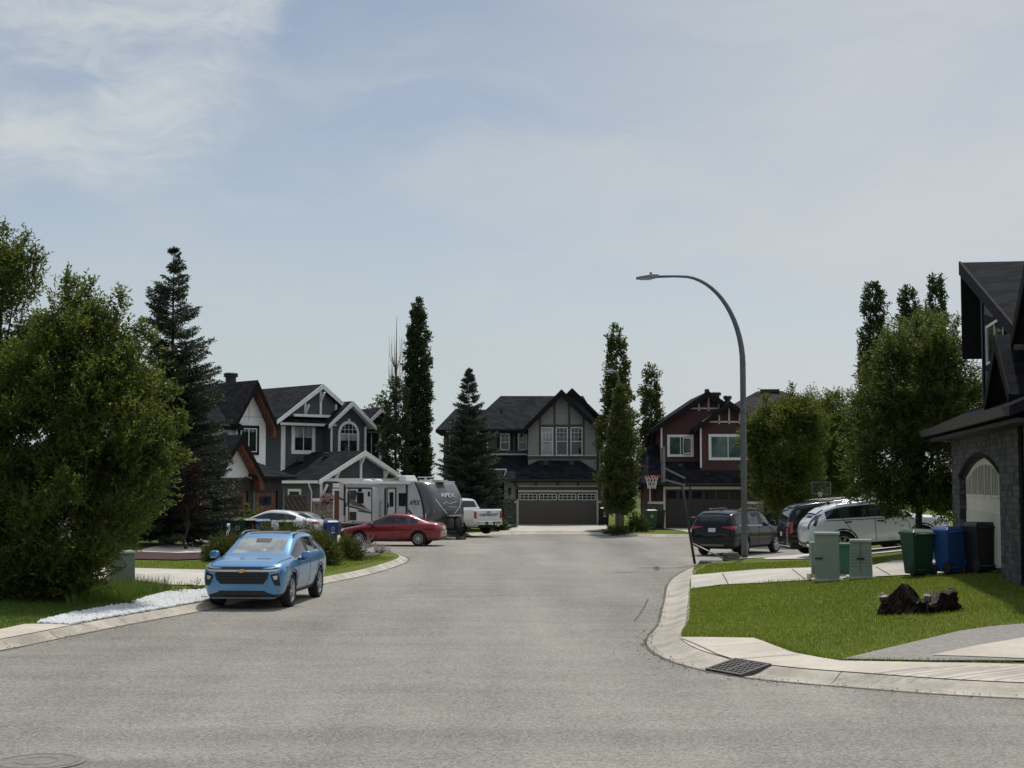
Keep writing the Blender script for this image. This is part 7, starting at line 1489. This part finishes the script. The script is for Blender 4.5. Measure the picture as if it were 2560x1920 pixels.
bin_('green wheeled bin at the left end of the dark red house', at_d(1627, 83.6), R(6), 'bin_green', mark=True, k=1.08)
bin_('black bin just right of the green one by the dark red house', at_d(1647, 84.6), R(6), 'bin_black', k=1.05)

# ------------------------------------------------------------------ basketball hoops
def hoop(label, loc, rot, tilt, rim_z=3.0, reach=1.15, base=True):
    """faces local -x"""
    root = thing('basketball_hoop', label, 'basketball hoop', loc, rot); lx = -tilt
    ph = rim_z - .27
    MB().tube([(0, 0, .05), (lx, 0, ph)], .045, 8).build('pole', Mt['black'], root); MB().tube([(.42, 0, 1.75), (lx + .10, .0, 2.72)], .025, 6).build('strut', Mt['black'], root) if False else None
    x1 = lx - reach
    for z0, z1 in ((ph - .03, ph + .15), (ph + .20, ph + .55)):
        MB().beam((lx + .12, .0, z0), (x1 + .05, .0, z1), .07, .06).build('arm', Mt['dull_steel'], root)
    MB().beam((lx + .22, .05, 1.55), (lx + .28, .05, ph + .03), .05, .05).build('strut', Mt['black'], root); MB().tube([(lx * .55, 0, 1.6), (lx + .55, .05, 1.62)], .03, 6).build('lift_handle', Mt['black'], root)
    b = MB(); zb, zt = rim_z - .15, rim_z + .95; b.box(x1 - .03, x1, -.9, .9, zb, zt); bo = b.build('backboard', Mt['board'], root)
    f = MB(); f.box(x1 - .05, x1 + .03, -.93, .93, zb - .05, zb); f.box(x1 - .05, x1 + .03, -.93, .93, zt, zt + .05); f.box(x1 - .05, x1 + .03, -.95, -.9, zb, zt); f.box(x1 - .05, x1 + .03, .9, .95, zb, zt); f.build('board_frame', Mt['dull_steel'], bo)
    m = MB(); n = 20; c = Vector((x1 - .40, 0, rim_z)); m.tube([c + Vector((.23 * math.cos(6.2832 * i / n), .23 * math.sin(6.2832 * i / n), 0)) for i in range(n + 1)], .018, 6); m.box(x1 - .2, x1, -.06, .06, rim_z - .05, rim_z + .04); r = m.build('rim', Mt['rim_red'], root)
    nt = MB()
    for i in range(12):
        for s in (-1, 1):
            P = [c + Vector((q * math.cos(6.2832 * (i + s * t) / 12), q * math.sin(6.2832 * (i + s * t) / 12), -z)) for q, z, t in ((.23, 0, 0), (.19, .13, .5), (.155, .26, 1), (.135, .42, 1.5))]; nt.tube(P, .011, 4, cap=False)
    nt.build('net', Mt['net'], r)
    if base:
        MB().taper((.1, 1.5, -.42, .42), (.2, 1.35, -.34, .34), 0, .16).build('base', Mt['black'], root, bevel=.03)
        for s in (-1, 1): MB().tube([(1.25, s * .3, .1), (lx * .22, 0, .75)], .022, 6).build('brace', Mt['dull_steel'], root)
    return root
hp = D(1737, 1407, 50.6); hl = (hp.x, 50.6, T(hp.x, 50.6) + .0)
hoop('portable basketball hoop leaning over the kerb in front of the black crossover', hl, R(-4), .42, 3.02, .62)
pv = thing('paver_stack', 'stack of grey pavers weighing down the portable hoop base', 'pavers', (hl[0] + 1.22, hl[1] - .06, hl[2] + .16), R(12))
for i, (a, b_) in enumerate(((0, 0), (.03, 5), (-.02, -6))): o = MB().box(-.24 + a, .24 + a, -.2, .2, i * .095, i * .095 + .085).build('paver', Mt['paver'], pv, bevel=.012); o.rotation_euler = (0, 0, R(b_))
q = D(2058, 1300, 61); h2 = hoop('distant basketball hoop with a white net between the right trees', (q.x, 61, T(q.x, 61)), R(62), .1, 5.75, .4, base=False); h2.scale = (.42, .42, .42)

# ------------------------------------------------------------------ stumps, lanterns and the rest of the garden
def stump(label, u, v, prof, seed, hl=()):
    p = GT(u, v); root = thing('tree_stump', label, 'tree stump', p); rg = np.random.default_rng(seed); n = 40; m = MB(); vs = []; rows = 9
    for j in range(rows):
        t = j / (rows - 1)
        for k in range(n):
            a = 2 * math.pi * k / n; rad, h = prof(a, t); w = 1 + .09 * math.sin(a * 5 + seed + t * 2) + .06 * math.sin(a * 13 + t * 5 + seed) + .07 * math.sin(t * 9 + a * 3) + rg.normal() * .035
            vs.append((math.cos(a) * rad * w, math.sin(a) * rad * w * .85, h + rg.normal() * .008))
    fs = [(j * n + k, j * n + (k + 1) % n, (j + 1) * n + (k + 1) % n, (j + 1) * n + k) for j in range(rows - 1) for k in range(n)]; m.add(vs, fs)
    top = [vs[(rows - 1) * n + k] for k in range(n)]; cx = sum(q[0] for q in top) / n; cy = sum(q[1] for q in top) / n; cz = sum(q[2] for q in top) / n
    m.build('stump_body', Mt['stump'], root, recalc=True); c = MB(); c.add([(x, y, z) for x, y, z in top] + [(cx, cy, cz - .05)], [(k, (k + 1) % n, n) for k in range(n)]); c.build('cut_top', Mt['stump_cut'], root); return root
stump('tall pointed rotten tree stump with a pale tip on the lawn', 2262, 1531, lambda a, t: (.44 * (1 - t) ** .8 + .07, -.04 + t * (.50 + .05 * math.sin(a * 2))), 3)
stump('broad broken tree stump with a jagged top beside the pointed one', 2331, 1531, lambda a, t: ((.40 - .07 * t + .06 * math.cos(a - .3)) * (1 + .1 * (t < .2)), -.04 + t * (.22 + .22 * max(0, math.cos(a)) ** .6 + .05 * math.sin(a * 9) * math.sin(a * 4))), 9)
def lantern(label, u, v, h, tilt, sq):
    p = GT(u, v); root = thing('garden_lantern', label, 'garden lantern', p, R(10), 'solar lanterns by the stumps'); root.rotation_euler = (R(3), R(tilt), R(10)); n = 4 if sq else 12
    MB().tube([(0, 0, -.03), (0, 0, h - .13)], .012, 6).build('stake', Mt['black'], root); m = MB(); m.lathe([(.05, h - .15), (.062, h - .14), (.062, h - .13), (.048, h - .12)], n); 
    for i in range(6): a = i * 1.0472; m.beam((math.cos(a) * .05, math.sin(a) * .05, h - .13), (math.cos(a) * .055, math.sin(a) * .055, h - .03), .010, .010)
    m.lathe([(.056, h - .085), (.062, h - .08), (.056, h - .075)], n); m.build('cage', Mt['black'], root); MB().lathe([(0, h - .125), (.036, h - .125), (.036, h - .03), (0, h - .03)], 12).build('glass', Mt['pane_pale'], root); MB().lathe([(.11, h - .035), (.085, h - .02), (.04, h + .005), (.035, h + .02), (0, h + .022)], n, smooth=not sq).build('cap', Mt['lantern'], root)
lantern('small round solar lantern leaning left of the pointed stump', 2212, 1527, .30, -10, False)
lantern('square capped solar lantern standing in front of the two stumps', 2318, 1537, .36, 2, True)
for lab, pa, pb_, s in (('long dark landscape timber lying beside the bins', (2405, 1434), (2552, 1402), .16), ('second dark timber at the lawn corner by the stone pier', (2500, 1436), (2640, 1398), .14)):
    a, b_ = GT(*pa), GT(*pb_); t = thing('landscape_timber', lab, 'timber', a); d = b_ - a; MB().beam((0, 0, s * .4), (d.x, d.y, d.z + s * .4), s, s).build('beam', Mt['timber'], t, bevel=.012)
# storm drain at the corner and manhole in the near street
p0, p1, p2 = G(1815, 1655, .05), G(1910, 1672, .05), G(1768, 1684, .05)
ax = (p1 - p0); ay = (p2 - p0); ax.z = ay.z = 0; W_, H_ = .74, .5; ang = math.atan2(ax.y, ax.x); O_ = EDGE[:, :2]; gq = G(1836, 1672, .05); iq = int(((edge_off(.32) - np.array([gq.x, gq.y])) ** 2).sum(1).argmin()); tq = EN[iq]; cq = edge_off(.33)[iq]
ang = math.atan2(-tq[0], tq[1]); dr = thing('storm_drain', 'rusty grey storm drain grate set in the corner gutter', 'storm drain', (cq[0], cq[1], .046), ang); H_ = .48
dr.rotation_euler = Matrix.Rotation(ang, 3, 'Z').to_euler() if False else (Matrix.Rotation(ang, 3, 'Z') @ Matrix.Rotation(math.atan(.115 / .53), 3, 'X')).to_euler()
MB().box(-W_ / 2, W_ / 2, -H_ / 2, H_ / 2, -.08, .012).build('pit', Mt['pit'], dr); m = MB()
for i in range(8): y = -H_ / 2 + H_ * i / 7; m.box(-W_ / 2, W_ / 2, y - .013, y + .013, .012, .052)
for i in range(7):
    for j in range(9):
        x = -W_ / 2 + W_ * (j + .5 * (i % 2)) / 8.5; m.box(x - .010, x + .010, -H_ / 2 + H_ * i / 7 + .018, -H_ / 2 + H_ * (i + 1) / 7 - .018, .014, .050)
m.box(-.025, .025, -H_ / 2, H_ / 2, .013, .056); m.build('grate', Mt['grate'], dr); f = MB(); t = .05
f.box(-W_ / 2 - t, W_ / 2 + t, -H_ / 2 - t, -H_ / 2 - .019, .0, .058); f.box(-W_ / 2 - t, W_ / 2 + t, H_ / 2 + .019, H_ / 2 + t, .0, .058); f.box(-W_ / 2 - t, -W_ / 2, -H_ / 2 - .019, H_ / 2 + .019, .0, .057); f.box(W_ / 2, W_ / 2 + t, -H_ / 2 - .019, H_ / 2 + .019, .0, .057); f.build('frame', Mt['grate'], dr)
g = G(95, 1906); mh = thing('manhole_cover', 'round iron manhole cover in the near street at the lower left', 'manhole cover', (g.x, g.y, .004)); MB().lathe([(.47, .0), (.47, .008), (.42, .010), (0, .010)], 40, smooth=False).build('frame', Mt['iron'], mh); m = MB(); m.lathe([(.40, .010), (.40, .014), (.37, .016), (.37, .010)], 40, smooth=False); m.lathe([(.22, .010), (.22, .016), (.19, .016), (.19, .010)], 30, smooth=False); m.lathe([(.37, .0125), (0, .0125)], 40, smooth=False); m.build('cover', Mt['iron'], mh)
# wooden planter box, gate and a low wall of the bed
p = GT(526, 1391); pl = thing('planter_box', 'grey timber planter edging at the left end of the juniper bed', 'planter', p, R(4)); 
for i in range(3): MB().box(-.30, .42, 0, .5, i * .12, i * .12 + .112).build('timber', Mt['fence_wood'], pl, bevel=.01)
MB().box(-.26, .38, .04, .46, .3, .345).build('soil', Mt['soil'], pl)
g0 = D(686, 1330, 80.5); gt = thing('wooden_gate', 'brown wooden gate with diagonal boards between the white and slate blue houses', 'gate', (g0.x, 80.5, .2), R(14)); W_, H_ = 1.75, 1.95
for i in range(13):
    x = .08 + i * .26; a, b_ = (x, .12), (x - 1.55, .12 + 1.7); pts = []
    x0, z0, x1, z1 = x, .14, x - 1.0, 1.86
    if x0 > W_ - .06: t = (x0 - (W_ - .06)) / (x0 - x1); x0, z0 = W_ - .06, z0 + t * (z1 - z0)
    if x1 < .06: t = (x0 - .06) / (x0 - x1); x1, z1 = .06, z0 + t * (z1 - z0)
    if z1 > z0 + .1: MB().beam((x0, .02, z0), (x1, .02, z1), .12, .02, up=(0, 1, 0)).build('board', Mt['fence_wood'], gt)
MB().box(0, W_, .035, .05, .1, H_ - .05).build('backing', Mt['door_black'], gt)
for x0, x1, z0, z1 in ((0, W_, .06, .16), (0, W_, H_ - .1, H_), (0, .1, .16, H_ - .1), (W_ - .1, W_, .16, H_ - .1)): MB().box(x0, x1, -.03, .03, z0, z1).build('gate_frame', Mt['fence_wood'], gt)
for x in (-.1, W_ + .02): MB().box(x, x + .1, -.05, .07, -.3, H_ + .1).build('post', Mt['fence_wood'], gt)
# kerb of the planted island below the poplars
isl_ = [D(1497, 1345, 78.2), D(1520, 1345, 76.9), D(1575, 1345, 76.9), D(1612, 1345, 78.5)]
